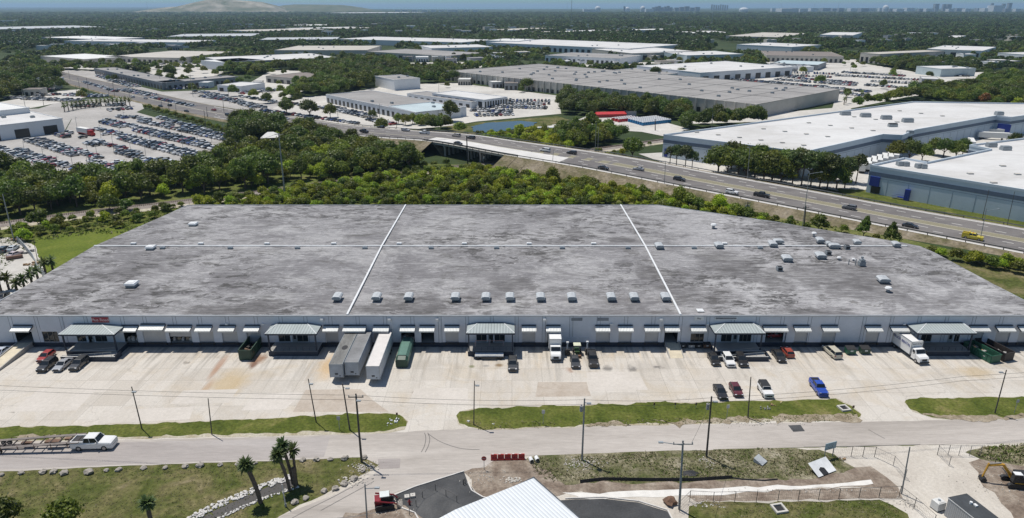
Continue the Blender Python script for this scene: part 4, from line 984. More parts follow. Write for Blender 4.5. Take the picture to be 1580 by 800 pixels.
# --- semi trailers backed to the dock
def semi(name, px0, px1, py, side, top, label, lean=0, tarnish=True, hole=False):
    a = G(px0, py, 4.05); b_ = G(px1, py, 4.05); L = YF-.4-a.y; x = (a.x+b_.x)/2; w = b_.x-a.x
    t = empty(name, (x, a.y+L/2, 0), lean, label, 'trailer', 'trailers backed to the dock'); W2 = w/2
    m = MB().use(side); z0, z1 = 1.15, 4.05
    m.quad((-W2,-L/2,z0),(W2,-L/2,z0),(W2,-L/2,z1),(-W2,-L/2,z1)); m.quad((W2,-L/2,z0),(W2,L/2,z0),(W2,L/2,z1),(W2,-L/2,z1)); m.quad((-W2,L/2,z0),(-W2,-L/2,z0),(-W2,-L/2,z1),(-W2,L/2,z1)); m.quad((W2,L/2,z0),(-W2,L/2,z0),(-W2,L/2,z1),(W2,L/2,z1))
    m.quad((-W2,L/2,z0),(W2,L/2,z0),(W2,-L/2,z0),(-W2,-L/2,z0)); m.build('cargo_box', parent=t)
    m = MB().use(top); m.quad((-W2,-L/2,z1),(W2,-L/2,z1),(W2,L/2,z1),(-W2,L/2,z1)); rf_ = m.build('roof_sheet', parent=t)
    if hole:
        m = MB().use(BLK); m.add([(.2+math.cos(k/10*6.283)*.62, -L*.02+math.sin(k/10*6.283)*1.0, z1+.02) for k in range(10)], [tuple(range(10))]); m.build('rust_hole', parent=rf_)
    m = MB().use(GREYM)
    for sx in (-W2, W2):
        m.bar((sx,-L/2,z1), (sx,L/2,z1), .06, n=4).bar((sx,-L/2,z0), (sx,L/2,z0), .09, n=4)
        m.bar((sx,-L/2,z0), (sx,-L/2,z1), .06, n=4)
    m.bar((-W2,-L/2,z1), (W2,-L/2,z1), .06, n=4); m.build('frame_rail', parent=t)
    for sx in (-.75, .75):
        m = MB().use(GREYM); m.bar((sx,-L/2+2.6,.1), (sx,-L/2+2.6,z0), .09, n=6).box((sx,-L/2+2.6,.06), (.35,.35,.1)); m.build('landing_leg', parent=t)
    for y in (L/2-1.6, L/2-2.9):
        for sx in (-W2+.3, W2-.3):
            ty, ri = wheel_mb(.5, .5); ty.v = [(b2, a2, c2) for a2, b2, c2 in ty.v]; ty.v = [(y_, x_, z_) for y_, x_, z_ in ty.v]
            wv = MB().use(TYRE).bar((-.27,0,0), (.27,0,0), .5, n=14); wo = wv.build('wheel', parent=t, loc=(sx, y, .5)); MB().use(RIM).bar((-.29,0,0), (.29,0,0), .25, n=8).build('rim', parent=wo)
    m = MB().use(BLK).box((0,-L/2-.02,1.9), (.6,.05,.3)).box((W2*.5,-L/2-.02,1.5), (.2,.05,.2)); m.build('connector_panel', parent=t)
    return t
TS1 = paint('trailer_side_worn', (.36,.40,.45), .5, var=.15, scale=.6); TS2 = paint('trailer_side_pale', (.45,.49,.54), .45, var=.1)
TT1 = paint('trailer_top_grey', (.20,.20,.19), .7, var=.35, scale=.35, streak=(1,.25,1)); TT2 = ribbed('trailer_top_ribbed', (.22,.22,.22), .55, 'Y', kind='obj', depth=.05, dark=.75, var=.3); TT3 = paint('trailer_top_white', (.62,.59,.56), .6, var=.08)
semi('semi_trailer', 507.5, 528, 562.5, TS1, TT1, 'left of three trailers, dirty grey top with a round rust hole', hole=True)
semi('semi_trailer', 531.5, 552.5, 559.5, TS1, TT2, 'middle trailer of three with a ribbed dark grey top')
semi('semi_trailer', 564.4, 585, 565.6, TS2, TT3, 'trailer with clean pinkish white roof, right of the two grey ones')
# --- box trucks
def box_truck(px, py, heading, label, letters):
    p = G(px, py); t = empty('box_truck', (p.x, p.y, .03), R(heading), label, 'truck')
    WB = paint('truck_white', (.76,.76,.75), .35, var=.05)
    L = 6.9; m = MB().use(WB); m.b2((-5.6,-1.28,1.05), (-5.6+L,1.28,3.95)); cb = m.build('cargo_box', parent=t)
    m = MB().use(GREYM)
    for sy in (-1.28, 1.28):
        for z in (1.05, 3.95): m.bar((-5.6,sy,z), (-5.6+L,sy,z), .06, n=4)
        for x in (-5.6, -5.6+L): m.bar((x,sy,1.05), (x,sy,3.95), .06, n=4)
    m.bar((-5.6+L,-1.28,3.95), (-5.6+L,1.28,3.95), .07, n=4); m.build('box_trim', parent=cb)
    m = MB().use(WB); secs = []
    for x, z, w in ((1.45,2.55,1.05),(1.55,2.75,1.1),(2.35,2.75,1.1),(2.85,1.9,1.12),(3.9,1.72,1.08),(4.2,1.45,1.0)):
        secs.append([(x,-w,.55),(x,-w,z-.12),(x,-w*.9,z),(x,w*.9,z),(x,w,z-.12),(x,w,.55)])
    m.loft(secs); m.build('cab', parent=t)
    m = MB().use(GLS); m.quad((2.42,-.98,2.68),(2.42,.98,2.68),(2.84,.98,1.98),(2.84,-.98,1.98))
    m.v = [(x+.03, y, z+.03) for x, y, z in m.v]; m.f = [f[::-1] for f in m.f]; m.build('windscreen', parent=t)
    for sy in (-1, 1):
        m = MB().use(GLS); m.b2((1.75,sy*1.085,1.95), (2.4,sy*1.12,2.5)); m.build('side_window', parent=t)
        m = MB().use(BLK); m.box((2.55,sy*1.38,2.15), (.1,.22,.45)).bar((2.5,sy*1.1,2.2), (2.55,sy*1.38,2.2), .03); m.build('mirror', parent=t)
        m = MB().use(LAMPH); m.box((4.18,sy*.78,1.15), (.08,.3,.22)); m.build('headlight', parent=t)
    m = MB().use(BLK); m.box((4.2,0,1.12), (.08,1.1,.5)).box((4.3,0,.62), (.2,2.1,.26)); m.build('grille', parent=t)
    m = MB().use(BLK); m.box((-.8,0,.8), (9.5,.9,.3)); m.build('chassis', parent=t)
    for x in (-3.6, 3.1):
        for sy in (-1, 1):
            ty, ri = wheel_mb(.48, .3 if x > 0 else .5); w = ty.build('wheel', parent=t, loc=(x, sy*.98, .48)); ri.build('rim', parent=w)
    if letters:
        NB = paint('navy_letters', (.012,.03,.22), .4, var=.02); GB = paint('faint_letters', (.35,.38,.45), .5)
        o = text('TRUCK RENTAL', .78, 'side_lettering', NB, t, (-1.7,-1.34,2.9), (math.pi/2,0,0), .01); text('2000', .6, 'side_lettering', GB, t, (-4.7,-1.34,2.9), (math.pi/2,0,0), .01)
        text('TRUCK RENTAL', .78, 'side_lettering', NB, t, (-1.7,1.34,2.9), (math.pi/2,0,math.pi), .01)
        text('TRUCK RENTAL', .3, 'front_lettering', BLK, t, (-5.6+L+.03,0,3.4), (math.pi/2,0,math.pi/2), .01)
    return t
box_truck(856, 545, -90, 'white box truck backed to the dock right of the central porch', False)
box_truck(1404, 549, -83, 'white box truck with navy lettering on its side at the right', True)
# --- roll-off containers and small bins
def skip(px, py, heading, w, L, h, mat, label, name='roll_off_container', fill=None, cat='dumpster'):
    p = G(px, py); t = empty(name, (p.x, p.y, .03), R(heading), label, cat, 'waste containers in the yard'); m = MB().use(mat)
    for s in (-1, 1):
        m.box((0, s*w/2, h/2+.1), (L, .1, h)); m.box((s*L/2, 0, h/2+.1), (.1, w, h))
        for k in range(int(L/.9)+1): m.box((-L/2+.1+k*(L-.2)/int(L/.9), s*(w/2+.08), h/2+.1), (.12,.1,h*.96))
        m.box((0, s*(w/2+.05), h+.08), (L+.1, .18, .14))
    m.box((-L/2-.03,0,h+.08), (.16,w+.2,.14)).box((L/2+.03,0,h+.08), (.16,w+.2,.14)); m.build('shell', parent=t)
    m = MB().use(BLK); m.box((0,0,.2), (L-.1,w-.1,.1)); m.build('floor', parent=t)
    m = MB().use(BLK)
    for sx in (-L/2+.5, L/2-.5):
        for sy in (-w/2+.3, w/2-.3): m.bar((sx,sy-.1,.08), (sx,sy+.1,.08), .12, n=8)
    m.build('rollers', parent=t)
    if fill:
        m = MB(); 
        for k in range(26):
            m.use(fill[k % len(fill)]); m.box((random.uniform(-L/2+.6,L/2-.6), random.uniform(-w/2+.35,w/2-.35), random.uniform(.5,h*.62)), (random.uniform(.3,1.4),random.uniform(.15,.6),random.uniform(.1,.5)), random.uniform(0,3))
        o = m.build('rubbish_load', loc=t.location); o.rotation_euler.z = t.rotation_euler.z
        tag(o, 'mixed rubbish lying in the '+label.split(' container')[0]+' container', 'rubbish', kind='stuff')
    return t
DKG = paint('dark_green_steel', (.018,.055,.035), .5, var=.3); GRN = paint('green_steel', (.02,.10,.06), .5, var=.25); BRB = paint('brown_black_steel', (.035,.028,.025), .6, var=.3)
JUNK = [paint('wood_waste', (.33,.22,.12), .8), paint('grey_waste', (.3,.3,.29), .8), paint('white_waste', (.6,.6,.58), .7), paint('brown_waste', (.14,.09,.06), .9)]
skip(388, 545, -90, 2.5, 6.6, 2.3, DKG, 'tall black green open container left of the second porch', fill=[JUNK[3], BRB])
skip(1513, 549, -75, 2.5, 6.7, 1.7, GRN, 'green open container with timber waste beside the right porch', fill=JUNK[:3])
skip(1532, 546, -75, 2.5, 7.0, 1.9, BRB, 'brown black open container with white scrap at the far right', fill=JUNK[1:])
# green covered compactor
p = G(625, 552); t = empty('covered_container', (p.x, p.y, .03), R(-90), 'long green covered container left of the central dock doors', 'dumpster')
m = MB().use(paint('faded_green', (.10,.20,.16), .5, var=.15)); m.loft([[(x,-1.2,.3),(x,-1.25,1.9),(x,-.8,2.45),(x,.8,2.45),(x,1.25,1.9),(x,1.2,.3)][::-1][::-1] for x in (-4.6, 3.4)]); m.build('body', parent=t)
m = MB().use(DKG); m.loft([[(x,-1.2,.2),(x,-1.27,z-.3),(x,-.8,z),(x,.8,z),(x,1.27,z-.3),(x,1.2,.2)] for x, z in ((3.4,2.3),(4.5,1.9))]); m.build('end_hopper', parent=t)
m = MB().use(BLK)
for x in (-4, 3.6): m.bar((x,-1.0,.16), (x,1.0,.16), .16, n=8)
m.build('rollers', parent=t)
def bin_(px, py, mat, label, sc=1, rz=-90):
    p = G(px, py); t = empty('wheeled_bin', (p.x, p.y, .03), R(rz), label, 'bin', 'small bins along the wall'); t.scale = (sc,)*3
    m = MB().use(mat); m.box((0,0,.75), (1.3,1.9,1.1), top=(1.12,1.04)); m.build('body', parent=t)
    m = MB().use(BLK); m.add([(-.75,-1,1.5),(.75,-1,1.25),(.75,1,1.25),(-.75,1,1.5),(-.75,-1,1.58),(.75,-1,1.33),(.75,1,1.33),(-.75,1,1.58)], [(3,2,1,0),(4,5,6,7),(0,1,5,4),(1,2,6,5),(2,3,7,6),(3,0,4,7)]); m.build('lid', parent=t)
    m = MB().use(paint('bin_sticker', (.6,.62,.6), .5)); m.box((.74,0,.95), (.02,.6,.3)); m.build('sticker', parent=t)
    for sx in (-.45,.45):
        for sy in (-.75,.75): MB().use(TYRE).bar((sx,sy-.05,.11), (sx,sy+.05,.11), .11, n=8).build('caster', parent=t)
bin_(1311, 546, GRN, 'green bin right of the beige minivan'); bin_(1333, 545.5, DKG, 'darker bin with grey lid right of the green one')
bin_(1053, 537, BLK, 'black teal bin leftmost in the shade by the barred window', .7); bin_(1066, 537, GREYM, 'grey bin second in the shade by the barred window', .7); bin_(1077, 537, BLK, 'black bin third in the shade by the barred window', .7); bin_(1090, 537, RUST, 'brown bin rightmost in the shade by the barred window', .8)
# small forklifts / tractor between the truck and pickup
p = G(890, 546); t = empty('utility_tractor', (p.x, p.y, .03), R(-90), 'small utility tractor with cream canopy in front of swing doors', 'tractor')
m = MB().use(paint('cream_canopy', (.62,.64,.48), .5)); m.box((0,0,2.25), (1.5,1.6,.1), top=(.92,.92)); m.build('canopy', parent=t)
m = MB().use(BLK); 
for sx in (-.6,.6):
    for sy in (-.65,.65): m.bar((sx,sy,.9), (sx,sy,2.2), .04, n=4)
m.build('canopy_posts', parent=t)
m = MB().use(paint('tractor_green', (.04,.09,.03), .5)); m.box((.5,0,.85), (1.6,.9,.6)).box((-.6,0,.7), (.8,1.0,.5)); m.build('body', parent=t)
for sx, r in ((-.6,.5),(.9,.36)):
    for sy in (-.75,.75):
        ty, ri = wheel_mb(r, .3); w = ty.build('wheel', parent=t, loc=(sx, sy, r)); ri.build('rim', parent=w)
m = MB().use(RUST); m.box((1.9,0,.35), (.5,1.5,.5)); m.build('front_bucket', parent=t)
def jet(px, py, lab):
    p = G(px, py); t = empty('scissor_lift', (p.x, p.y, .03), R(-90), lab, 'machine', 'white and black machines by the tractor')
    m = MB().use(WPIPE); m.bar((-.4,0,.6), (-.5,0,2.3), .16, n=8).box((-.45,0,2.4), (.4,.5,.3)); m.build('mast', parent=t)
    m = MB().use(BLK); m.box((.2,0,.55), (1.9,.9,.55)).box((.9,0,1.1), (.3,.8,.7)); m.build('base', parent=t)
    for sx in (-.5,.8):
        for sy in (-.45,.45): MB().use(TYRE).bar((sx,sy-.08,.24), (sx,sy+.08,.24), .24, n=10).build('wheel', parent=t)
jet(875.5, 546, 'black machine with white mast between the truck and tractor'); jet(906, 545, 'black machine with white mast behind the black pickup')
# low trailer with white beams in front of the central porch
p = G(755, 553); t = empty('flat_trailer', (p.x, p.y, .03), 0, 'low flat trailer carrying long white beams before the central porch', 'trailer')
m = MB().use(BLK); m.box((0,0,.55), (6.3,1.5,.16)).box((0,-1.0,.5), (3.2,.2,.14)); m.build('chassis', parent=t)
m = MB().use(WPIPE)
for y in (-.55, -.15, .3): m.box((0,y,.86), (6.0,.32,.36))
m.build('white_beams', parent=t)
for sx in (-2.4, 2.4): MB().use(TYRE).bar((sx,-.9,.33), (sx,.9,.33), .33, n=12).build('wheel', parent=t)
p = G(755, 543); t = empty('loading_rack', (p.x, p.y, .03), 0, 'pale steel rack with red wheels in front of the central porch rail', 'rack')
m = MB().use(WPIPE); m.box((0,-.6,.6), (5.9,.22,.16)).box((0,.4,.6), (5.9,.22,.16)); m.build('rails', parent=t)
m = MB().use(paint('rack_pink', (.45,.33,.36), .5))
for x in (-3.0, 0, 3.0): m.bar((x,.5,.2), (x,.5,2.4), .06, n=5)
m.bar((-3,.5,2.4), (3,.5,2.4), .06, n=5); m.build('frame', parent=t)
for sx in (-3.2, 3.2):
    m = MB().use(REDM := paint('wheel_red', (.35,.03,.03), .5)); m.bar((sx,-.5,.4), (sx,-.15,.4), .38, n=12); m.build('wheel', parent=t)

# --- car hauler and its pickup on the road
car('pickup', 147, 690, 2, 'white crew cab pickup truck towing the car hauler on the road', WHT, scale=1.17)
p = G(52, 692); t = empty('car_hauler_trailer', (p.x, p.y, .04), R(3), 'long empty rusty car hauler trailer behind the white pickup', 'trailer')
HB = paint('hauler_deck', (.17,.145,.13), .7, var=.3); HD = paint('hauler_dark', (.035,.025,.025), .7)
L2 = 8.4
for s, nm in ((1, 'track_ramp'), (-1, 'track_ramp')):
    m = MB().use(HB); m.add([(-L2,s*1.15-.3,.85),(L2,s*1.15-.3,1.75),(L2,s*1.15+.3,1.75),(-L2,s*1.15+.3,.85),(-L2,s*1.15-.3,.75),(L2,s*1.15-.3,1.65),(L2,s*1.15+.3,1.65),(-L2,s*1.15+.3,.75)], [(0,1,2,3),(7,6,5,4),(4,5,1,0),(5,6,2,1),(6,7,3,2),(7,4,0,3)]); m.build(nm, parent=t)
m = MB().use(HD)
for k in range(11): x = -L2+.8+k*1.55; z = .72+(x+L2)*.054; m.box((x,0,z), (.16,2.6,.14))
m.box((0,0,.65), (2*L2,.35,.22)); m.bar((L2,0,.9), (L2+1.6,0,.9), .12); m.build('chassis', parent=t)
for s in (-1, 1):
    for k in range(6): x = -L2+1.5+k*2.7; MB().use(RUST).bar((x,s*1.45,.7), (x,s*1.45,1.1+(x+L2)*.05), .06, n=4).build('stake', parent=t)
for c_, d_ in (((3.5,0,1.25),(2.5,.8,.25)),((5.8,.4,1.35),(1,.5,.3)),((-1,.3,.95),(1.8,.5,.2))): MB().use(RUST).box(c_, d_).build('winch', parent=t)
for sx in (-5.6, -4.6):
    for sy in (-1.3, 1.3):
        ty, ri = wheel_mb(.38, .28); w = ty.build('wheel', parent=t, loc=(sx, sy, .38)); ri.build('rim', parent=w)
m = MB().use(paint('ramp_grey', (.45,.47,.5), .5)); m.add([(-L2-.1,-1.5,.8),(-L2+.5,-1.5,2.0),(-L2+.5,1.5,2.0),(-L2-.1,1.5,.8)], [(0,1,2,3),(3,2,1,0)]); m.build('tail_ramp', parent=t)
# --- vehicles on the highway: (px, py of the ground point, kind, colour, label)
HG = 'vehicles driving on the highway'
def hz(px, py):
    best = None
    for i in range(len(DN)-1):
        c = (DN[i]+DF[i])/2; v = G(px, py, c.z); d = (v-c).length
        if best is None or d < best[0]: best = (d, c.z, DN[i+1]-DN[i])
    return best[1], math.degrees(math.atan2(best[2].y, best[2].x))
for px, py, kd, col, lab, flip in [
    (1404,350,'saloon',BLACKC,'black saloon on the highway left of the yellow service truck',0),(1175,303,'pickup',BLACKC,'black pickup on the near lanes right of a white car',0),
    (1129,298,'suv',WHT,'white car just left of a black pickup on the near lanes',0),(1048,278,'suv',BLACKC,'black car on near lanes beside the blue grey warehouse corner pines',0),
    (931,260,'saloon',BLACKC,'black saloon on the near lanes above the brown embankment',0),(882,237,'suv',BLACKC,'black car on the far lanes behind the white van',1),
    (841,233,'minivan',WHT,'white van on the far lanes right of the overpass',1),(707,222,'saloon',BLACKC,'black car on the white concrete of the overpass',0),
    (727,213.5,'suv',CHAR,'dark car on the far lanes above the overpass',1),(704,210,'minivan',(.5,.45,.4),'beige white van on the far lanes above the overpass',1),
    (626,202,'suv',SILV,'silver car on the highway just left of the overpass',0),(588,198,'suv',BLACKC,'black car on the far lanes by the dealer yard corner',1),
    (562,204,'pickup',BLACKC,'dark pickup half hidden behind the roadside trees',0),(442,184,'suv',SILV,'grey car on the highway before the round street trees',0),
    (415,181,'saloon',SILV,'pale car at the left of the round street trees on the highway',0),(288,172,'saloon',BLACKC,'black car on the highway above the left lot hedge',0),
    (248,164,'saloon',BLACKC,'black car near the crossroads end of the highway',0),(330,170,'saloon',REDC,'red car on the highway below the bright grass strip',1),(205,150,'suv',WHT,'white car on the highway nearing the crossroads',1),(180,141,'suv',CHAR,'dark car at the crossroads before the workshops',1),(160,134,'pickup',WHT,'white pickup at the crossroads before the workshops',0),(225,152,'saloon',SILV,'silver car on the highway above the palm row end',0),(262,163,'suv',BLACKC,'dark car on the highway beyond the hedge left part',1),(352,178,'suv',BLACKC,'dark car on the highway beyond the hedge right end',0),(380,184,'minivan',WHT,'white van on the highway at the wood corner',0),(395,180,'saloon',MAROON,'maroon car on the far lanes at the wood corner',1),(470,192,'suv',CHAR,'dark car on the highway between the street trees',1),(500,197,'saloon',WHT,'white car on the highway right of the street trees',0),(655,206,'pickup',WHT,'white pickup on the far lanes left of the overpass',1),(1310,322,'suv',GREYC,'grey car on the far lanes before the grass bank',1),(985,262,'saloon',SILV,'silver car on the far lanes near the lone round tree',1)]:
    z, hd = hz(px, py); car(kd, px, py+1, hd+(180 if flip else 0), lab, col, HG, name='driving_car' if kd != 'pickup' else 'pickup_truck', z=z+.02, scale=1.0)
z, hd = hz(1500, 370); t = car('pickup', 1500, 369, hd, 'yellow service truck with utility body on the highway', (.62,.50,.02), HG, name='service_truck', z=z+.02, scale=1.0)
m = MB().use(paint('service_yellow', (.62,.47,.03), .5))
for s in (-1, 1): m.box((-1.9,s*.78,1.5), (1.9,.42,.75))
m.box((-1.0,0,1.75), (.2,1.9,1.0)); m.build('utility_body', parent=t)
m = MB().use(paint('beacon_orange', (.6,.2,.03), .4)); m.box((-.1,0,2.02), (.25,1.1,.14)); m.build('light_bar', parent=t)
# --- skid loader and excavator on the building site
p = G(594, 781); t = empty('skid_loader', (p.x, p.y, .04), R(12), 'red and black compact track loader with raised pale bucket', 'loader')
RED2 = paint('machine_red', (.20,.012,.02), .4, var=.15)
for s in (-1, 1):
    m = MB().use(BLK); m.loft([[(x,s*.95-.22,z0),(x,s*.95+.22,z0),(x,s*.95+.22,z1),(x,s*.95-.22,z1)] for x, z0, z1 in ((-1.45,.35,.6),(-1.2,.02,.85),(1.1,.02,.8),(1.4,.3,.55))]); m.build('track', parent=t)
    m = MB().use(RED2); m.bar((-1.3,s*.95,1.75), (1.35,s*.95,1.05), .13, n=6); m.bar((1.35,s*.95,1.05), (1.9,s*.8,.5), .12, n=6); m.build('lift_arm', parent=t)
m = MB().use(RED2); m.box((-.9,0,1.1), (1.1,1.4,1.0)); m.use(WPIPE).box((-1.35,0,1.3), (.3,1.3,.5)); m.build('engine_cover', parent=t)
m = MB().use(BLK); m.box((.15,0,1.3), (1.3,1.2,1.5)); m.use(paint('cab_top', (.62,.65,.64), .5)).box((.05,0,2.12), (1.4,1.3,.12)); m.build('cab', parent=t)
m = MB().use(paint('worn_bucket', (.45,.42,.38), .6)); m.add([(1.75,-1,.15),(1.75,1,.15),(2.6,1,.05),(2.6,-1,.05),(1.7,-1,.95),(1.7,1,.95)], [(0,1,2,3),(3,2,1,0),(0,4,5,1),(1,5,4,0),(0,3,4),(4,3,0),(1,5,2),(2,5,1)]); m.build('bucket', parent=t)
p = G(1568, 748); t = empty('excavator', (p.x, p.y, .04), R(172), 'yellow and black excavator reaching its arm to the left', 'excavator'); t.scale = (.84,)*3
YEL = paint('machine_yellow', (.50,.27,.025), .45, var=.2)
for s in (-1, 1):
    m = MB().use(BLK); m.loft([[(x,s*1.2-.3,z0),(x,s*1.2+.3,z0),(x,s*1.2+.3,z1),(x,s*1.2-.3,z1)] for x, z0, z1 in ((-2.2,.4,.7),(-1.9,.02,.95),(1.9,.02,.95),(2.2,.4,.7))]); m.build('track', parent=t)
m = MB().use(BLK); m.box((-.9,0,1.75), (2.7,2.5,1.3)); m.use(YEL).box((-.5,0,1.1), (3.2,2.6,.2)).box((-1.9,0,1.7), (.5,2.55,1.1)); m.build('house', parent=t)
m = MB().use(glass()); m.box((.8,.75,2.0), (1.4,1.0,1.7), top=(.9,.9)); m.use(WPIPE).box((.75,.75,2.9), (1.35,1.0,.1)); m.build('cab', parent=t)
m = MB().use(YEL); m.bar((.9,-.3,1.3), (3.0,-.3,3.9), .3, .26, n=6); m.bar((3.0,-.3,3.9), (5.6,-.3,3.4), .26, .2, n=6); m.build('boom', parent=t)
m = MB().use(YEL); m.bar((5.4,-.3,3.9), (5.9,-.3,.9), .2, .16, n=6); m.build('stick', parent=t)
m = MB().use(GREYM); m.bar((3.4,-.3,4.2), (5.3,-.3,3.9), .09, n=6); m.bar((1.6,-.3,1.5), (3.0,-.3,3.2), .09, n=6); m.build('hydraulic_cylinder', parent=t)
m = MB().use(BLK); m.loft([[(5.5,-.9,.95),(5.5,.3,.95),(6.1,.3,.9),(6.1,-.9,.9)],[(5.2,-.9,.4),(5.2,.3,.4),(6.3,.3,.4),(6.3,-.9,.4)],[(5.5,-.9,.05),(5.5,.3,.05),(6.0,.3,.05),(6.0,-.9,.05)]]); m.build('bucket', parent=t)
# ================================================================== buildings beyond the highway
BROWS = []; BCLEAR = []; FGR = paint('far_grey_roof', (.42,.44,.45), .7, kind='world', scale=.05)
WH = paint('white_roof', (.66,.66,.64), .7, kind='world', scale=.05, var=.07); WHW = ground_mat('white_membrane_roof', [(.46,.45,.43),(.57,.565,.555),(.63,.63,.62)], .03, 9, .3, .07, 0, stretch=(1,1.6,1))
GRR = ground_mat('grey_gravel_roof', [(.23,.22,.215),(.30,.29,.28),(.36,.35,.34)], .03, 8, .3, .15, 0, stretch=(1,2.2,1)); BGR = paint('beige_roof', (.46,.43,.38), .8, kind='world', scale=.04)
PBR = paint('pale_blue_roof', (.46,.54,.56), .6, kind='world', scale=.05); CRW = paint('cream_wall', (.52,.485,.43), .8, kind='world', scale=.1); GWL = paint('grey_wall', (.30,.31,.32), .8, kind='world', scale=.1)
BLW = paint('blue_grey_wall', (.52,.59,.65), .75, kind='world', scale=.1, var=.06); BLB = paint('dark_blue_band', (.11,.145,.20), .7, kind='world'); RBL = paint('royal_blue', (.01,.03,.22), .5, kind='world', var=.03)
WWL = paint('white_wall', (.68,.70,.72), .7, kind='world', scale=.1, var=.06); DKW = paint('dark_window', (.02,.022,.025), .3, kind='world'); BRR = paint('brown_roof', (.20,.17,.15), .85, kind='world')
def bld(name, p1, p2, yb, h, roof, wall, label, cat='warehouse', bays=0, units=0, side=0, bayh=.6, group=None, depth=None, extra=12):
    A, B = G(*p1, h), G(*p2, h); u = (B-A); u.z = 0; L = u.length; u.normalize(); n = Vector((-u.y, u.x, 0))
    if n.y < 0: n = -n
    d = depth or max(8, (G((p1[0]+p2[0])/2, yb, h)-A).dot(n))
    o = empty(name, (A.x, A.y, 0), math.atan2(u.y, u.x), label, cat, group)
    m = MB().use(wall); m.box((L/2, d/2, h/2-.05), (L, d, h-.1)); m.build('wall', parent=o)
    m = MB().use(roof); m.box((L/2, d/2, h-.02), (L+.3, d+.3, .1)); r = m.build('roof', parent=o)
    m = MB().use(wall); t = .35
    for c, s in (((L/2,.1,h+.15),(L+.5,t,.45)),((L/2,d-.1,h+.15),(L+.5,t,.45)),((.1,d/2,h+.15),(t,d-.4,.45)),((L-.1,d/2,h+.15),(t,d-.4,.45))): m.box(c, s)
    m.build('parapet', parent=o)
    if bays:
        w = L/bays*.5; first = None
        for k in range(min(bays, 60)):
            if first is None: b0 = MB().use(DKW).box((0,0,0), (w,.12,h*bayh)); q = b0.build('bay_door', parent=o); first = q
            else: q = first.copy(); COL.objects.link(q)
            q.location = ((k+.5)*L/bays, -.07, h*bayh/2+.15)
    if side:
        w = d/side*.5; first = None
        for k in range(side):
            if first is None: q = MB().use(DKW).box((0,0,0), (.12,w,h*bayh)).build('side_window', parent=o); first = q
            else: q = first.copy(); COL.objects.link(q)
            q.location = (L+.07 if A.x < 0 else -.07, (k+.5)*d/side, h*bayh/2+.3)
    rr = random.Random(int(p1[0]*7+p1[1]))
    first = None
    for k in range(units):
        if first is None: q = MB().use(GREYM).box((0,0,.55), (2.2,1.7,1.1)).box((0,0,1.2), (1.5,1.2,.3)).build('rooftop_unit', parent=r); first = q
        else: q = first.copy(); COL.objects.link(q)
        q.location = (rr.uniform(.06,.94)*L, rr.uniform(.12,.88)*d, h)
    BCLEAR.append([(p.x, p.y) for p in (A-u*6-n*8, B+u*6-n*8, B+u*6+n*(d+6), A-u*6+n*(d+6))])
    C = [A-u*3-n*extra, B+u*3-n*extra, B+u*3+n*(d+3), A-u*3+n*(d+3)]; CLEAR.append([(p.x, p.y) for p in C])
    return o
bld('warehouse', (-40,199), (96,183.5), 166, 8, WHW, WWL, 'white roofed building at the left edge behind the big car lot', bays=3, units=9)
bld('warehouse', (-60,178), (45,167), 157, 11, WH, WWL, 'taller white block behind the white roofed building at the left edge')
bld('shop_row', (145,106), (250,128.5), 104, 6, GRR, GWL, 'long grey row of workshop bays along the highway at upper left', 'shops', bays=26, units=6, depth=20)
bld('shop_row', (257,128.5), (368,119), 111, 6, GRR, GWL, 'shorter grey workshop row turning the corner at upper left', 'shops', bays=14, units=5, depth=20)
bld('warehouse', (310,94), (346,97), 87, 9, WH, WWL, 'white end block of the long grey warehouse at upper left', units=2)
bld('warehouse', (346,96.5), (520,89), 84.5, 9, WHW, GWL, 'long grey walled warehouse with white roof behind the workshops', bays=8, units=8)
bld('dealership', (503,146.5), (642,174.7), 140, 6, GRR, WWL, 'car dealer building with dark grey roof and open bays', 'dealership', bays=20, units=4, side=0)
bld('dealership', (600,164.5), (642,174.2), 157, 6.15, PBR, WWL, 'pale blue roofed end of the car dealer building', 'dealership', bays=5, depth=34)
bld('canopy_building', (628,145), (727,158.5), 144, 4.2, GRR, WWL, 'long low grey canopy between the two dealer buildings', 'canopy', bays=10, extra=4)
bld('showroom', (667,144.5), (747,155), 141, 6, WHW, WWL, 'white roofed showroom with dark glass front right of the dealer', 'showroom', bays=7, side=9, bayh=.75)
bld('warehouse', (608,124), (648,121.5), 114.5, 9, GRR, WWL, 'small white box warehouse with grey roof between the upper central trees', units=2, depth=42)
b7 = bld('warehouse', (690,110), (1167,162), 140, 9, GRR, CRW, 'huge grey roofed warehouse with cream columned wall across the centre', bays=58, units=46, bayh=.35, depth=128, extra=5)
ribs = MB().use(CRW); L7 = (G(690,110,9)-G(1167,162,9)).length
for k in range(45): ribs.box((L7*k/44, -.5, 4.7), (1.1,1.0,9.4))
ribs.build('columns', parent=b7)['kind'] = 'stuff'
lines = MB().use(paint('roof_seam', (.10,.10,.10), .8)); 
for k in range(1, 12): lines.box((L7*k/12, 64, 9.09), (.7,126,.06))
for k in (.35, .68): lines.box((L7/2, 128*k, 9.1), (L7,.7,.06))
lines.build('roof_seams', parent=b7)
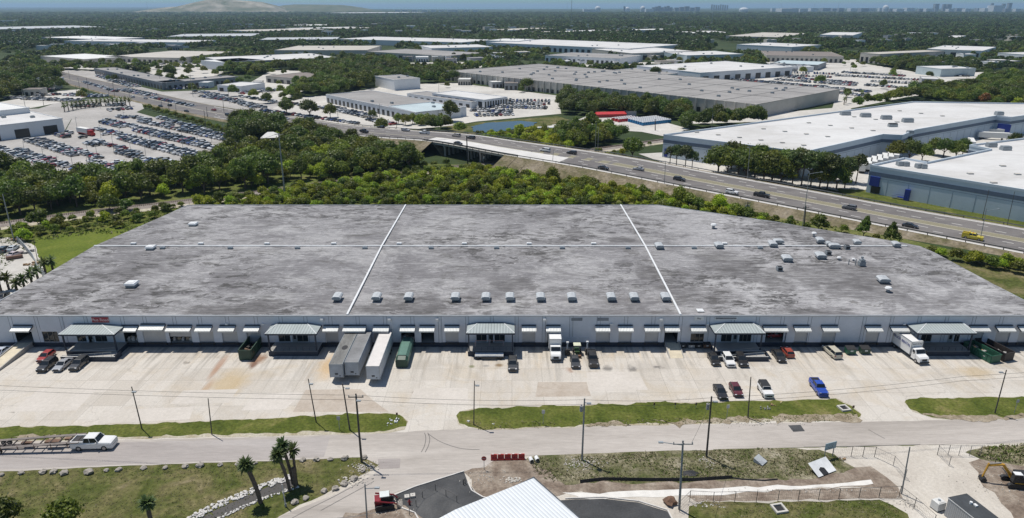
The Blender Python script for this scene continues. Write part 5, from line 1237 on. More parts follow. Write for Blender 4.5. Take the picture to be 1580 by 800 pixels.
for a in [
 ((99,63.5),(291,66),61,9,WHW,WWL,'long bright white roof among trees at upper left','warehouse',0),
 ((63,58),(160,61.5),55,9,WH,GWL,'dull white warehouse just behind the long bright roof','warehouse',0),
 ((256,57),(388,56),52.5,9,FGR,GWL,'pale blue grey warehouse row left of centre on far woods edge','warehouse',8),
 ((62,87),(130,92),81,7,WH,CRW,'low cream roofed flats behind the dark trees at upper left','building',0),
 ((163,88),(275,90),78,7,BGR,CRW,'cream L shaped building with red dots along its roof','building',14),
 ((-20,46),(165,42),40.5,9,FGR,GWL,'very long faint blue warehouse near the upper left corner','warehouse',0),
 ((-10,33),(28,31),27,12,WH,WWL,'white hall at the very left edge under the hills','hall',0),
 ((350,47),(388,49),40,9,BGR,WWL,'small white blocks under the landfill hill','building',4),
 ((400,62),(520,61),58,9,FGR,GWL,'bluish office block with stepped front above centre left','office',8),
 ((520,60.5),(712,66),58,9,WHW,WWL,'thin white strip roof running to the right of the bluish office','warehouse',0),
 ((423,78),(566,78),71,9,BGR,CRW,'beige roofed hall behind the dark trees at upper centre','warehouse',0),
 ((565,80),(690,87),76,7,GRR,CRW,'long flat grey store with parked cars on its roof edge','store',10),
 ((666,75),(760,73),69.5,9,WHW,WWL,'white warehouse roof above centre','warehouse',0),
 ((752,66),(970,76),62,10,WHW,WWL,'very long white warehouse with dock doors right of centre top','warehouse',26),
 ((750,63),(800,64),60,11,WH,WWL,'white stepped block at the left end of the very long warehouse','warehouse',4),
 ((841,86),(956,91),82,8,GRR,WWL,'grey walled low offices behind the huge roof','office',16),
 ((934,110),(1016,117),105,6,GRR,WWL,'small white office with a row of dark windows by the round trees','office',14),
 ((975,83),(1076,80),73,9,WHW,BGR,'white gabled hall with a yellow beige side wall','hall',3),
 ((1060,86),(1148,84),79,9,WHW,PBR,'blue and white hall right of the gabled one','hall',4),
 ((1081,113),(1223,104),93,9,WHW,WWL,'big square white roof left of the auction car park','warehouse',9),
 ((1137,69),(1222,73),66,9,WHW,WWL,'white roofed hall with pale long side at upper right of centre','hall',0),
 ((1120,56),(1200,58),50,9,BGR,CRW,'far beige hall on the wood edge right of centre','hall',0),
 ((1265,54),(1316,55),50,11,WHW,WWL,'white complex alone in the green woods at the right','building',5),
 ((1183,86),(1302,88),80,8,BRR,CRW,'brown grey warehouse row with small bays','warehouse',16),
 ((1190,98),(1262,101),94,6,PBR,GWL,'small blue grey sheds beside the square white roof','shed',4),
 ((1328,82),(1358,84),73,12,BGR,CRW,'small beige block of flats among dark trees','flats',4),
 ((1430,76),(1516,79),71,9,WHW,WWL,'white double roofed warehouse at right among trees','warehouse',5),
 ((1453,107),(1506,106),101.5,8,WHW,PBR,'pale blue box building right of the car park','warehouse',0),
 ((1423,122),(1450,123),119,5,WHW,GWL,'small white carport roof in the auction car park','carport',0),
 ((1540,82),(1600,86),76,8,WHW,WWL,'white sheds at the right edge above the yellow green trees','shed',4),
 ((820,49),(832,50),46,6,BGR,CRW,'pale cottage roof left in the far suburb','house',0),
 ((853,49),(884,50),45,7,WH,CRW,'white long house in the far suburb under the mast','house',0),
 ((904,48),(918,49),46,6,WH,CRW,'short white house right of the mast foot','house',0),
 ((936,47),(955,48),44,6,BRR,CRW,'brown roofed house in the far suburb','house',0),
 ((960,46),(984,47),43,7,WH,CRW,'bright white roof at the right of the far suburb','house',0),
 ((1062,52),(1083,52),49,6,WH,CRW,'pale roof poking from woods right of centre','house',0),
 ((1092,51),(1127,51),48,7,WHW,CRW,'bright flat roof right of the one poking from the woods','house',0),
 ((1044,62),(1062,63),59,6,WH,CRW,'small white shed left of the white roofed hall','shed',0),
 ((445,39),(475,40),37,8,WH,CRW,'pale flat roof left of the far centre woods','house',0),
 ((498,44),(525,45),41,8,BGR,CRW,'beige flat roof in the far centre woods','house',0),
 ((440,44),(460,45),38,8,WH,WWL,'tiny white block with a sign like front in far woods','building',0),
 ((754,46),(790,47),42,7,BGR,CRW,'beige row of roofs in woods at top centre','house',0),
 ((1457,58),(1478,58.5),55,7,WHW,WWL,'bright white roof beside the far right lake','building',0),
 ((1530,56),(1548,56.5),53,7,BRR,CRW,'brown roof at the end of the far right causeway','building',0),
 ((410,118),(460,122),110,6,BRR,CRW,'brown roofed low store between upper left trees','store',5),
 ((335,132),(372,134),126,5,WHW,WWL,'little white kiosk roof by the upper left car dealer','shop',3),
 ((500,20),(540,20.5),18,9,WH,WWL,'pale roof far off at top centre','building',0),
 ]:
    p1, p2, yb, h, rf_, wl_, lab, cat, bays = a
    bld(cat.replace(' ','_')+('_building' if cat in ('store','shop') else ''), p1, p2, yb, h, rf_, wl_, lab, cat, bays=bays, units=4 if cat in ('warehouse','hall','office') else 0, extra=30 if p1[1] < 90 else 14)
# smaller sheds, shops and houses between the woods, told apart by their order along each strip
rf_ = random.Random(21)
for (x0, x1, y0, y1, n_, w0, w1, h0, h1, where) in [(10,330,70,78,9,14,45,6,8,'strip of sheds above the cream roofs'),(230,430,128,138,6,10,22,4,6,'kiosks along the crossroads'),(0,100,122,150,6,12,30,4,6,'low roofs by the left woods edge'),(400,640,88,98,7,14,30,6,8,'the roofs behind the upper central trees'),
        (640,830,88,100,9,14,40,6,8,'small roofs above the huge roof'),(800,1120,38,52,22,14,34,8,10,'the far suburb under the mast'),(1150,1330,104,112,7,10,26,5,7,'the sheds by the auction car park'),(1340,1580,92,108,9,14,36,6,8,'the pale sheds in the right woods'),(1180,1580,56,72,10,20,50,9,11,'the far right wood roofs'),(280,560,40,48,10,25,60,7,10,'faint roofs under the hills'),
        (0,280,48,56,7,20,60,7,9,'faint roofs at upper left'),(480,820,40,56,14,20,60,9,11,'the faint roofs at top centre'),(860,1120,92,104,8,12,30,5,7,'the small roofs round the round trees'),(700,860,128,140,5,10,24,4,6,'the sheds behind the showroom')]:
    xs = sorted(rf_.uniform(x0, x1) for _ in range(int(n_*1.7)))
    for k, x in enumerate(xs):
        y = rf_.uniform(y0, y1); p = G(x, y); ppm = F_PX/p.y; w = rf_.uniform(w0, w1)*ppm/2; sl = rf_.uniform(-.05, .12)*w; h = rf_.uniform(h0, h1)
        if any(inpoly(p.x, p.y, c) for c in BCLEAR): continue
        rm_, nm_ = rf_.choice([(WHW,'white'),(WH,'white'),(FGR,'grey'),(BGR,'beige'),(BRR,'brown'),(GRR,'dark grey')]); tp_ = FP(x, y, p.y); yp = CY+F_PX*math.tan(0) if False else None
        # roof pixel of the front edge from its real position
        def pix(X, Y, Z): dz = Z-H; f_ = Y*CP-dz*SP; return CX+F_PX*X/f_, CY-F_PX*(Y*SP+dz*CP)/f_
        a_ = pix(p.x-w/2/ppm*1, p.y, h); b2_ = pix(p.x+w/2/ppm*1, p.y+sl/ppm*3, h)
        bld('small_building', a_, b2_, 0, h, rm_, rf_.choice([WWL,CRW,GWL]), f'{nm_} flat roof, {ORD(k+1)} from left in {where}', 'building', bays=rf_.choice([0,3,5]), units=rf_.choice([0,2]), depth=rf_.uniform(.5,1.0)*w/ppm+6, extra=12 if y > 80 else 50)
# white tent in the belt
p = G(420, 224); t = empty('tent', (p.x, p.y, 0), .2, 'white peaked tent roof standing in the trees left of centre', 'tent'); CLEAR.append([(p.x-10,p.y-32),(p.x+12,p.y-32),(p.x+10,p.y+7),(p.x-10,p.y+7)])
m = MB().use(WH); m.add([(-5,-4,4.5),(5,-4,4.5),(5,4,4.5),(-5,4,4.5),(-1.5,0,7),(1.5,0,7)], [(0,1,5,4),(1,2,5),(2,3,4,5),(3,0,4)]); m.build('roof', parent=t)
m = MB().use(WHITE)
for x in (-4.8, 4.8):
    for y in (-3.8, 3.8): m.bar((x,y,0), (x,y,4.5), .12, n=5)
m.build('posts', parent=t)
# --- the two blue grey warehouses
def polybuild(px, h, label, band=True):
    P = GP(px, h); o = empty('warehouse', (P[0].x, P[0].y, 0), label=label, cat='warehouse'); q = [(p.x-P[0].x, p.y-P[0].y) for p in P]
    k = len(q); A = sum(q[i][0]*q[(i+1)%k][1]-q[(i+1)%k][0]*q[i][1] for i in range(k)); q = q if A > 0 else q[::-1]
    m = MB().use(BLW)
    for i in range(k):
        a, b_ = q[i], q[(i+1)%k]; m.quad((*a,0), (*b_,0), (*b_,h), (*a,h))
    m.build('wall', parent=o)
    bnd = MB(); 
    for i in range(k):
        a, b_ = Vector(q[i]), Vector(q[(i+1)%k]); d = b_-a; L = d.length
        if L < 1: continue
        d.normalize(); nn = Vector((d.y, -d.x)); rz = math.atan2(d.y, d.x); mid = (a+b_)/2
        bnd.use(BLB).box((mid.x+nn.x*.05, mid.y+nn.y*.05, h*.76), (L+.1, .1, h*.15), rz)
        bnd.use(BLB).box((mid.x+nn.x*.04, mid.y+nn.y*.04, h*.62), (L, .06, .10), rz)
        bnd.use(BLW).box((mid.x-nn.x*.1, mid.y-nn.y*.1, h+.35), (L+.2, .5, .9), rz)
        if L > 15:
            bnd.use(paint('blue_joint', (.20,.25,.31), .8, kind='world'))
            for j in range(1, int(L/7.5)): c = a+d*(j*7.5); bnd.box((c.x+nn.x*.02, c.y+nn.y*.02, h*.3), (.12,.06,h*.6), rz)
    bnd.build('wall_bands', parent=o)
    m = MB().use(WHW); m.add([(x, y, h+.02) for x, y in q], [tuple(range(k))]); bm = bmesh.new(); r = m.build('roof', parent=o)
    bm.from_mesh(r.data); bmesh.ops.triangulate(bm, faces=bm.faces[:]); bm.to_mesh(r.data); bm.free()
    CLEAR.append([(p.x, p.y) for p in P]); return o, r, P[0]
o8, r8, q8 = polybuild([(1024,210),(1240,237),(1362,209.5),(1392,211),(1412,202.5),(1537,180.5),(1560,183),(1700,163),(1409,158.5)], 10.5, 'wide white roofed blue grey warehouse across the highway at upper right')
o9, r9, q9 = polybuild([(1343,257.5),(1580,296),(1800,331),(1900,250),(1600,213),(1544,220),(1496,226),(1529,232.5),(1430.6,253),(1395,246)], 10.5, 'white roofed blue grey warehouse cut by the right picture edge')
def onroof(par, off, name, px, py, w, d, h, mat, z=10.5):
    p = G(px, py, z); m = MB().use(GREYM).box((0,0,h*.35), (w,d,h*.7)); m.use(mat).box((0,0,h*.8), (w*.9,d*.9,h*.3)); o = m.build(name, parent=par, loc=(p.x-off.x, p.y-off.y, z)); return o
for px, py in ((1304,178),(1335,181),(1367,184.5),(1400,189)): onroof(r8, q8, 'air_handler', px, py, 5.5, 2.6, 2.4, GREYM)
onroof(r8, q8, 'condenser', 1377, 196, 4.5, 2, 2, BLK); onroof(r8, q8, 'condenser', 1541, 178, 4, 3, 2.2, GREYM); onroof(r8, q8, 'condenser', 1404, 206, 3, 2, 1.5, GREYM)
for j in range(7):
    for k in range(5):
        px = 1075+k*70+j*33; py = 205-k*9.3+j*4.0
        if inpoly(px, py+5, [(1040,212),(1235,236),(1362,205),(1400,200),(1530,178),(1409,162)]) and inpoly(px, py-4, [(1040,205),(1235,236),(1362,205),(1400,200),(1530,178),(1409,162)]): onroof(r8, q8, 'skylight', px, py, 2.0, 1.4, .5, BGR)
for px, py in ((1388,256),(1397,256.5),(1417,259.5),(1424,260)): onroof(r9, q9, 'condenser', px, py, 2.2, 2.2, 1.8, GREYM)
for px, py in ((1529,227),(1551,232)): onroof(r9, q9, 'air_handler', px, py, 4, 2.5, 2, GREYM)
for px, py in ((1497,269),(1533,283),(1547,257),(1570,270)): onroof(r9, q9, 'skylight', px, py, 2.0, 1.4, .5, BGR)
m = MB().use(WH)   # raised white parapet band across the roof
for a, b_ in (((1434,253),(1531,232)),): m.bar(G(*a,11.4)-q9, G(*b_,11.4)-q9, .9, n=4)
for v in range(len(m.v)): m.v[v] = (m.v[v][0], m.v[v][1], m.v[v][2])
o_ = m.build('roof_divider', parent=r9)
def wallbit(par, off, px0, px1, y0, y1, Yp, mat, name, push=.15):
    pass
# blue entrance corners, doors and steps
def pixof(v): dz = v.z-H; f_ = v.y*CP-dz*SP; return CX+F_PX*v.x/f_
def onwall(par, q0, A, B, px, w, z0, z1, mat, name, dp=.5):
    d = B-A; d.z = 0; L = d.length; d.normalize(); n = Vector((d.y, -d.x, 0))
    if n.dot(-A) < 0: n = -n
    t = min((abs(pixof(Vector((A.x+d.x*k, A.y+d.y*k, (z0+z1)/2)))-px), k) for k in np.arange(0, L, .25))[1]
    c = A+d*t+n*(dp/2+.02); m = MB().use(mat).box((0,0,(z1-z0)/2), (w,dp,z1-z0)); o = m.build(name, parent=par, loc=(c.x-q0.x, c.y-q0.y, z0)); o.rotation_euler.z = math.atan2(d.y, d.x); return c, math.atan2(d.y, d.x)
A9, B9 = G(1343,257.5,10.5), G(1580,296,10.5); A8, B8 = G(1024,210,10.5), G(1240,237,10.5); E8, F8_ = G(1537,180.5,10.5), G(1560,183,10.5)
onwall(o9, q9, A9, B9, 1350.5, 3.6, 3.3, 7.0, RBL, 'blue_entrance_panel', .7); onwall(o9, q9, A9, B9, 1351, 3.4, .4, 3.25, DKW, 'entrance_glass', .3)
onwall(o8, q8, A8, B8, 1027.5, 1.6, .6, 4.4, RBL, 'blue_door', .4); onwall(o8, q8, E8, F8_, 1549, 6.5, 1.0, 7.0, RBL, 'blue_entrance_panel', .6)
c_, rz_ = onwall(o9, q9, A9, B9, 1399, 1.5, .1, .3, GREYM, 'door_sill', .3)
t = empty('steel_steps', (c_.x, c_.y, .05), rz_, 'royal blue steel stair and screen against the blue grey wall on the grass bank', 'stair')
m = MB().use(RBL); m.box((.3,-1.0,2.3), (1.7,1.2,4.3)); m.build('door_screen', parent=t); m = MB().use(RBL); m.box((-1.6,-1.0,1.0), (2.4,1.3,.25)); m.add([(-5,-1.6,0),(-2.8,-1.6,1.1),(-2.8,-.4,1.1),(-5,-.4,0)], [(0,1,2,3)]); m.bar((-5,-1.6,.9), (-2.8,-1.6,2.0), .05, n=4).bar((-2.8,-1.6,2.0), (-.5,-1.6,2.0), .05, n=4); m.build('stair_flight', parent=t)
# trailers in the delivery yard
def simple_trailer(px, py, rz, L, label, group, tractor=False):
    p = G(px, py); t = empty('semi_trailer', (p.x, p.y, .1), rz, label, 'trailer', group)
    m = MB().use(WH); m.box((0,0,2.6), (L,2.6,2.9)); m.build('cargo_box', parent=t); m = MB().use(BLK)
    for x in (-L/2+1.5, -L/2+2.8): m.bar((x,-1.2,.5), (x,1.2,.5), .5, n=10)
    m.box((L/2-3,0,.6), (.3,1.8,1.1)); m.build('running_gear', parent=t)
    if tractor:
        m = MB().use(WH); m.loft([[(L/2+x,-1.15,.6),(L/2+x,-1.15,z),(L/2+x,1.15,z),(L/2+x,1.15,.6)] for x, z in ((.6,3.6),(1.6,3.7),(3.0,3.0),(3.2,2.0),(4.9,1.8))]); m.use(BLK); m.box((L/2+3.2,0,2.5), (.3,2.0,.8)); m.build('tractor_cab', parent=t)
    return t
for k in range(7): simple_trailer(1332+k*8.4-2, 264-k*2.6, R(62), 14, f'white trailer, {ORD(k+1)} from the left in the row behind the pine trees', 'white trailers in the row behind the pines')
for k in range(2): simple_trailer(1488+k*9, 233-k*5, R(62), 14, f"white trailer {'nearer' if k == 0 else 'farther'} of two by the far right courtyard trees", 'white trailers by the courtyard trees')
simple_trailer(1531, 216, R(-18), 15, 'white semi truck with cab in front of the blue panelled entrance', 'white trailers by the blue entrance', True)
simple_trailer(1530, 210, R(-18), 15, 'white trailer parked behind the white semi truck', 'white trailers by the blue entrance')
# red semi in the left lot
p = G(135, 209); t = empty('semi_truck', (p.x, p.y, .05), R(-32), 'white box semi truck with a red cab in the big car lot', 'truck')
m = MB().use(WH); m.box((-3,0,2.6), (11,2.6,2.8)); m.build('cargo_box', parent=t); m = MB().use(paint('cab_red', (.40,.02,.02), .4)); m.box((4.2,0,1.9), (3,2.5,2.6), top=(.8,.9)).box((6.0,0,1.2), (1.6,2.3,1.3)).box((-3,0,1.2),(11,2.65,.4)); m.build('cab', parent=t); m = MB().use(TYRE)
for x in (-7,-5.7,3.2,5.6): m.bar((x,-1.2,.5), (x,1.2,.5), .5, n=10)
m.build('wheels', parent=t)
p = G(868, 201); 
for k in range(2):
    q = G(832+k*14, 203.5+.3); t = empty('storage_container', (q.x, q.y, .05), R(6), f"{'left' if k == 0 else 'right'} one of two white containers by the pond", 'container', 'white containers by the pond')
    MB().use(WWL).box((0,0,1.4), (6,2.5,2.7)).build('box', parent=t); m = MB().use(GREYM)
    for x in (-3,3): m.box((x,0,1.4), (.14,2.6,2.8))
    m.build('end_frames', parent=t)
q = G(876, 205); t = empty('dump_trailer', (q.x, q.y, .05), R(8), 'black open trailer right of the white containers', 'trailer'); m = MB().use(BLK)
for s in (-1,1): m.box((0,s*1.2,1.3), (8,.12,1.4))
m.box((0,0,.7), (8,2.4,.2)); m.build('body', parent=t); m = MB().use(TYRE)
for x in (-2,-.8): m.bar((x,-1.1,.4), (x,1.1,.4), .4, n=8)
m.build('wheels', parent=t)
# red covered stock and rows of portable toilets in the storage yard
p = G(943, 181); t = empty('tarpaulin_shelter', (p.x, p.y, .05), .16, 'long bright red tarpaulin shelter in the storage yard', 'shelter')
m = MB().use(paint('tarp_red', (.55,.03,.035), .5, var=.2)); m.add([(-11,-2.6,2.2),(10,-2.6,2.2),(10,2.6,2.2),(-11,2.6,2.2),(-10.5,0,3.6),(10,0,3.6)], [(0,1,5,4),(2,3,4,5),(1,2,5),(3,0,4)]); m.build('roof', parent=t)
m = MB().use(paint('tarp_dark_red', (.30,.02,.02), .6)); m.box((0,0,1.1), (20,4.8,2.1)); m.build('side_sheets', parent=t)
p = G(972, 179); t = empty('box_van_body', (p.x, p.y, .05), .15, 'white box body beside the red tarpaulin shelter', 'container'); MB().use(WWL).box((0,0,1.7), (8,3,3.2)).build('box', parent=t); MB().use(GREYM).box((-4.05,0,1.7), (.1,2.8,3)).build('door_panel', parent=t)
def toilet(mat, nm):
    t = empty(nm); m = MB().use(mat); m.box((0,0,1.05), (1.25,1.25,2.1), top=(.93,.93)); m.build('cabin', parent=t); m = MB().use(WPIPE); m.box((0,0,2.22), (1.25,1.25,.28), top=(.8,.5)); m.build('roof', parent=t); return t
tb = toilet(paint('toilet_blue', (.02,.18,.38), .5), 'portable_toilet'); trd = toilet(paint('toilet_red', (.42,.03,.04), .5), 'portable_toilet'); uT = [True, True]
u = (G(1040, 181)-G(985, 187)); u.z = 0; u.normalize(); w_ = Vector((-u.y, u.x, 0)); base = G(996, 194)
for i in range(14):
    for j in range(7):
        o = (tb if uT[0] else copy_tree(tb)); uT[0] = False; p = base+u*(i*1.75-(6-j)*.4)-w_*(-j*2.6)
        place(o, (p.x, p.y, .1), math.atan2(u.y, u.x), f'blue portable toilet with white roof, {ORD(i+1)} from left, {ORD(j+1)} row from front', 'blue portable toilets in the storage yard'); o['category'] = 'portable toilet'
base = G(985, 190)
for i in range(9):
    for j in range(3):
        o = (trd if uT[1] else copy_tree(trd)); uT[1] = False; p = base+u*(i*1.9-6)+w_*(6+j*3)
        place(o, (p.x-4, p.y, .1), math.atan2(u.y, u.x), f'red portable toilet with white roof, {ORD(i+1)} from left, {ORD(j+1)} red row from front', 'red portable toilets in the storage yard'); o['category'] = 'portable toilet'

# ================================================================== cars standing in the lots: (row ends in photo px, name of row, lot)
PAL = [((.72,.72,.71),30,'white'),((.02,.02,.022),20,'black'),((.10,.105,.11),16,'dark grey'),((.33,.34,.35),16,'silver'),((.02,.05,.20),7,'blue'),((.30,.02,.02),5,'red'),((.40,.37,.30),4,'beige')]
crow = []
def row(p0, p1, nm, lot, gap=2.75, double=False, skip=.06, jit=.25):
    a, b_ = G(*p0), G(*p1); u = b_-a; L = u.length; u.normalize(); nn = Vector((-u.y, u.x, 0))
    for s in ((0, 1) if double else (0,)):
        k = 0
        for j in range(int(L/gap)):
            if random.random() < skip: continue
            k += 1; p = a+u*(j*gap)+nn*(s*5.3)+Vector((random.uniform(-jit,jit), random.uniform(-jit,jit), 0))
            crow.append((p, math.atan2(nn.y, nn.x)+(math.pi if random.random() < .5 else 0)+random.uniform(-.05,.05), nm+(', far side' if double and s else ', near side' if double else ''), k, lot))
LL = 'the big left car lot'
carpoly = GP([(-10,232),(60,214),(100,207),(150,200),(165,181),(240,181),(362,214),(345,238),(310,252),(250,262),(160,264),(95,268),(-10,242)])
ua = (G(127,245)-G(28,213)); ua.z = 0; ua.normalize(); va = Vector((-ua.y, ua.x, 0)); O0 = G(28, 213); rc_ = random.Random(5)
trk = G(135, 209); nr = 0
for q_ in range(-3, 16):
    for s in (0, 1):
        off_v = q_*17.2+s*5.0; cnt = 0; nr += 1; gapz = rc_.uniform(-60, 120); full = rc_.uniform(.86, .98)
        for j in range(-70, 90):
            p = O0+ua*(j*2.75)+va*off_v
            if not inpoly(p.x, p.y, carpoly) or (p-trk).length < 10: continue
            if rc_.random() > full or abs(j*2.75-gapz) < 9 or mnoise.noise(Vector((p.x*.02, p.y*.02, 1))) > .48: continue
            cnt += 1; crow.append((p+Vector((rc_.uniform(-.25,.25), rc_.uniform(-.25,.25), 0)), math.atan2(va.y, va.x)+(math.pi if rc_.random() < .5 else 0)+rc_.uniform(-.05,.05), f'{ORD(nr)} row', cnt, LL))
for a, b_, nm in (((120,264),(175,262),'row under the trees'),((246,183),(356,213),'row along the hedge')): row(a, b_, nm, LL, skip=.1)
ex = len(crow)
for (a, b_, nm) in [((10,153),(130,158),'row along the fence at upper left'),((100,148),(160,151),'row by the crossing'),((235,152),(300,166),'row on the bright grass corner'),((310,150),(365,158),'row behind the bright grass'),((300,142),(352,150),'back row by the little kiosk'),((360,158),(400,170),'row by the round trees'),((130,128),(180,143),'row before the workshops'),((185,140),(235,150),'row right before the workshops')]: row(a, b_, nm, 'the crossroads dealer yards', double=random.random() < .5)
for (a, b_, nm) in [((20,140),(90,141),'row under the woods edge'),((150,118),(205,136),'front row along the workshops'),((258,139),(330,136),'row facing the turned workshop row'),((240,100),(320,99),'back lot row'),((250,104),(335,104),'middle row of the back lot'),((170,172),(215,168),'row behind the palms'),((112,166),(200,163),'row before the palms'),((375,146),(440,140),'row under the dark trees'),((60,150),(98,146),'short row at the fence corner')]: row(a, b_, nm, 'the crossroads lots', double=True, skip=.15)
for (a, b_, nm) in [((405,172),(560,193),'dark row along the highway'),((500,167),(572,184),'middle row'),((540,160),(575,170),'row beside the dealer building'),((569,186),(586,190),'short row right'),((590,189),(612,195),'short row of white cars'),((440,160),(520,172),'row under the round trees'),((372,150),(430,160),'back row at left')]: row(a, b_, nm, 'the central dealer yard', double=nm == 'middle row')
for (a, b_, nm) in [((728,172),(792,175),'front row'),((732,166),(852,169),'second row'),((745,161),(852,163),'third row'),((765,157),(855,158),'back row'),((735,180),(800,178),'row by the pond bank')]: row(a, b_, nm, 'the lot right of the showroom', double=True)
for i, (a, b_) in enumerate([((1064,124),(1196,138)),((1090,121),(1200,130)),((1182,134),(1340,150)),((1182,128),(1345,144)),((1196,124),(1326,134)),((1200,119),(1326,131)),((1182,116),(1290,121)),((1290,118),(1440,126)),((1335,133),(1452,141)),((1345,127),(1440,132)),((1300,113),(1400,119)),((1200,113),(1300,116))]): row(a, b_, f'{ORD(i+1)} row from the near corner', 'the auction car park', double=True, gap=2.9)
for (a, b_, nm) in [((575,79),(680,87),'row'),((1445,118),(1500,119),'row at the pale blue box'),((1545,112),(1585,116),'row at the right edge')]: row(a, b_, nm, 'the far store lots')
crow.sort(key=lambda c: c[0].y)
# simplified car for the lots: paint, glass and tyres in one small mesh
def lot_car(kind, paintmat=None):
    s = SPEC[kind]; b_ = MB().use(paintmat or CARP); car_body(s, b_); g = MB(); r = MB(); car_cab(s, g, r); r.v = r.v[:8]; r.f = r.f[:6]
    b_.use(GLS).add(g.v, g.f); b_.use(paintmat or CARP).add(r.v, r.f); b_.use(TYRE)
    for x in (s['L']*.31, -s['L']*.30): b_.bar((x,-s['W']/2-.01,.33), (x,s['W']/2+.01,.33), .33, n=8)
    return b_
LC = {k: lot_car(k).build('parked_car') for k in ('saloon','suv','hatchback','pickup','minivan')}
KD = ['saloon']*5+['suv']*6+['hatchback']*2+['pickup']*2+['minivan']
NIND = 270; used = set(); rest = []
for i, (p, rz, nm, k, lot) in enumerate(crow):
    kd = random.choice(KD); r_ = random.random()*98
    for c, w, cn in PAL:
        r_ -= w
        if r_ <= 0: break
    if i < NIND:
        if kd in used: o = LC[kd].copy(); COL.objects.link(o)
        else: o = LC[kd]; used.add(kd)
        o.location = (p.x, p.y, .19); o.rotation_euler.z = rz; o.color = (*c, 1)
        tag(o, f'{cn} {kd}, {ORD(k)} in {nm.replace("row from the left", "row")}, {lot}', 'pickup truck' if kd == 'pickup' else 'car', 'cars in '+lot)
    else: rest.append((p, rz, kd, cn, c))
for k in LC:
    if k not in used: bpy.data.objects.remove(LC[k])
m = MB(); cache = {}
for p, rz, kd, cn, c in rest:
    key = (kd, cn)
    if key not in cache: b_ = lot_car(kd, carpaint('paint_'+cn.replace(' ','_'), c)); cache[key] = (np.array(b_.v), b_.f, b_.m, b_.mats)
    V, Fc, Mi, Mt = cache[key]; co, si = math.cos(rz), math.sin(rz); base = len(m.v)
    Q = V.copy(); Q[:,0] = V[:,0]*co-V[:,1]*si+p.x; Q[:,1] = V[:,0]*si+V[:,1]*co+p.y; Q[:,2] += .2
    m.v += [tuple(q) for q in Q]
    idx = []
    for mt in Mt:
        if mt not in m.mats: m.mats.append(mt)
        idx.append(m.mats.index(mt))
    for f, mi in zip(Fc, Mi): m.f.append(tuple(i_+base for i_ in f)); m.m.append(idx[mi])
tag(m.build('distant_parked_cars'), kind='stuff')
print('cars', len(crow), 'individual', min(NIND, len(crow)))
# port, tanks and skyline on the horizon
HZM = paint('far_pale_wall', (.6,.62,.64), .8); HZD = paint('far_grey_wall', (.25,.28,.31), .8)
def far_box(name, px0, px1, yt, D, mat, label, cat, group=None, dome=False, n=1):
    x0 = (px0-CX)/F_PX*D; x1 = (px1-CX)/F_PX*D; p = FP((px0+px1)/2, yt, D*CP); X0, X1 = FP(px0, yt, D).x, FP(px1, yt, D).x; z = FP((px0+px1)/2, yt, D).z; w = X1-X0
    z = max(z, 6); o = empty(name, ((X0+X1)/2, D, 0), label=label, cat=cat, group=group)
    m = MB().use(mat)
    if dome:
        r = w/2
        secs = [[(math.cos(a)*r*math.cos(t), math.sin(a)*r*math.cos(t), z*.45+z*.55*math.sin(t)) for a in [2*math.pi*k/14 for k in range(14)]] for t in (0,.4,.8,1.2,1.5)]
        m.loft([[(x,y,0) for x,y,_ in secs[0]]]+secs); m.build('dome', parent=o)
    else:
        k = n; ww = w/k
        for j in range(k):
            hh = z*(.75+.25*((j*7)%3)/2); m.box((-w/2+ww*(j+.5),0,hh/2), (ww*(.8 if k > 1 else 1), max(20,ww), hh))
        m.build('wall', parent=o)
    return o
for i, (a, b_, y, dm) in enumerate([(918,927,9.6,1),(964,972,11,1),(988,996,9.5,1),(1141,1155,11.8,1),(1363,1372,8,1)]): far_box('storage_tank', a, b_, y, 9000, HZM, f'{ORD(i+1)} white dome from the left on the horizon', 'tank', 'white domes on the horizon', dome=bool(dm))
far_box('silo', 962.5, 965, 7.3, 9000, HZD, 'dark narrow tower left of the second horizon dome', 'tower')
far_box('power_station', 1006, 1038, 9.5, 9500, HZD, 'row of grey power station blocks on the horizon', 'power station', n=7)
far_box('power_station', 1040, 1080, 10.2, 9500, HZD, 'lower grey works right of the power station blocks', 'factory', n=5)
far_box('warehouse', 900, 920, 13, 8600, HZM, 'white shed left of the first horizon dome', 'shed'); far_box('warehouse', 996, 1008, 12.5, 8600, HZM, 'white shed right of the third horizon dome', 'shed')
far_box('salt_pile_shed', 1202, 1228, 11.5, 8000, HZM, 'bright white low shed on the right horizon', 'shed')
far_box('terminal', 1530, 1546, 5.6, 9000, HZM, 'white block of the port at the far right horizon', 'building')
for i, (a, b_, y) in enumerate([(1443,1449,2.5),(1456,1460,3.2),(1461,1468,3.4),(1531,1534,1.0),(1548,1552,2.2),(1557,1562,.5)]): far_box('skyscraper', a, b_, y, 9950, HZD, f'{ORD(i+1)} faint tower from the left on the right skyline', 'skyscraper', 'faint towers on the skyline', n=1)
for i in range(8): far_box('skyscraper', 1098+i*3.4, 1100+i*3.4, 4.2+1.6*((i*5)%4)/3, 11000, HZD, f'{ORD(i+1)} tiny hazy tower from the left in the middle skyline', 'skyscraper', 'hazy towers in the middle skyline')
for i in range(26):
    x = 1190+i*15+random.uniform(-4, 4); w = random.uniform(5, 14); far_box('port_building', x, x+w, random.uniform(10.8, 12.6), random.uniform(8200, 9800), random.choice([HZM,HZM,HZD]), f'low pale port building, {ORD(i+1)} from left along the right horizon', 'building', 'low port buildings on the horizon')
for i in range(10):
    x = 610+i*13+random.uniform(-3,3); far_box('port_building', x, x+8, 14.2, 7800, HZM, f'low white strip building, {ORD(i+1)} from left beside the bay', 'building', 'white buildings by the bay')
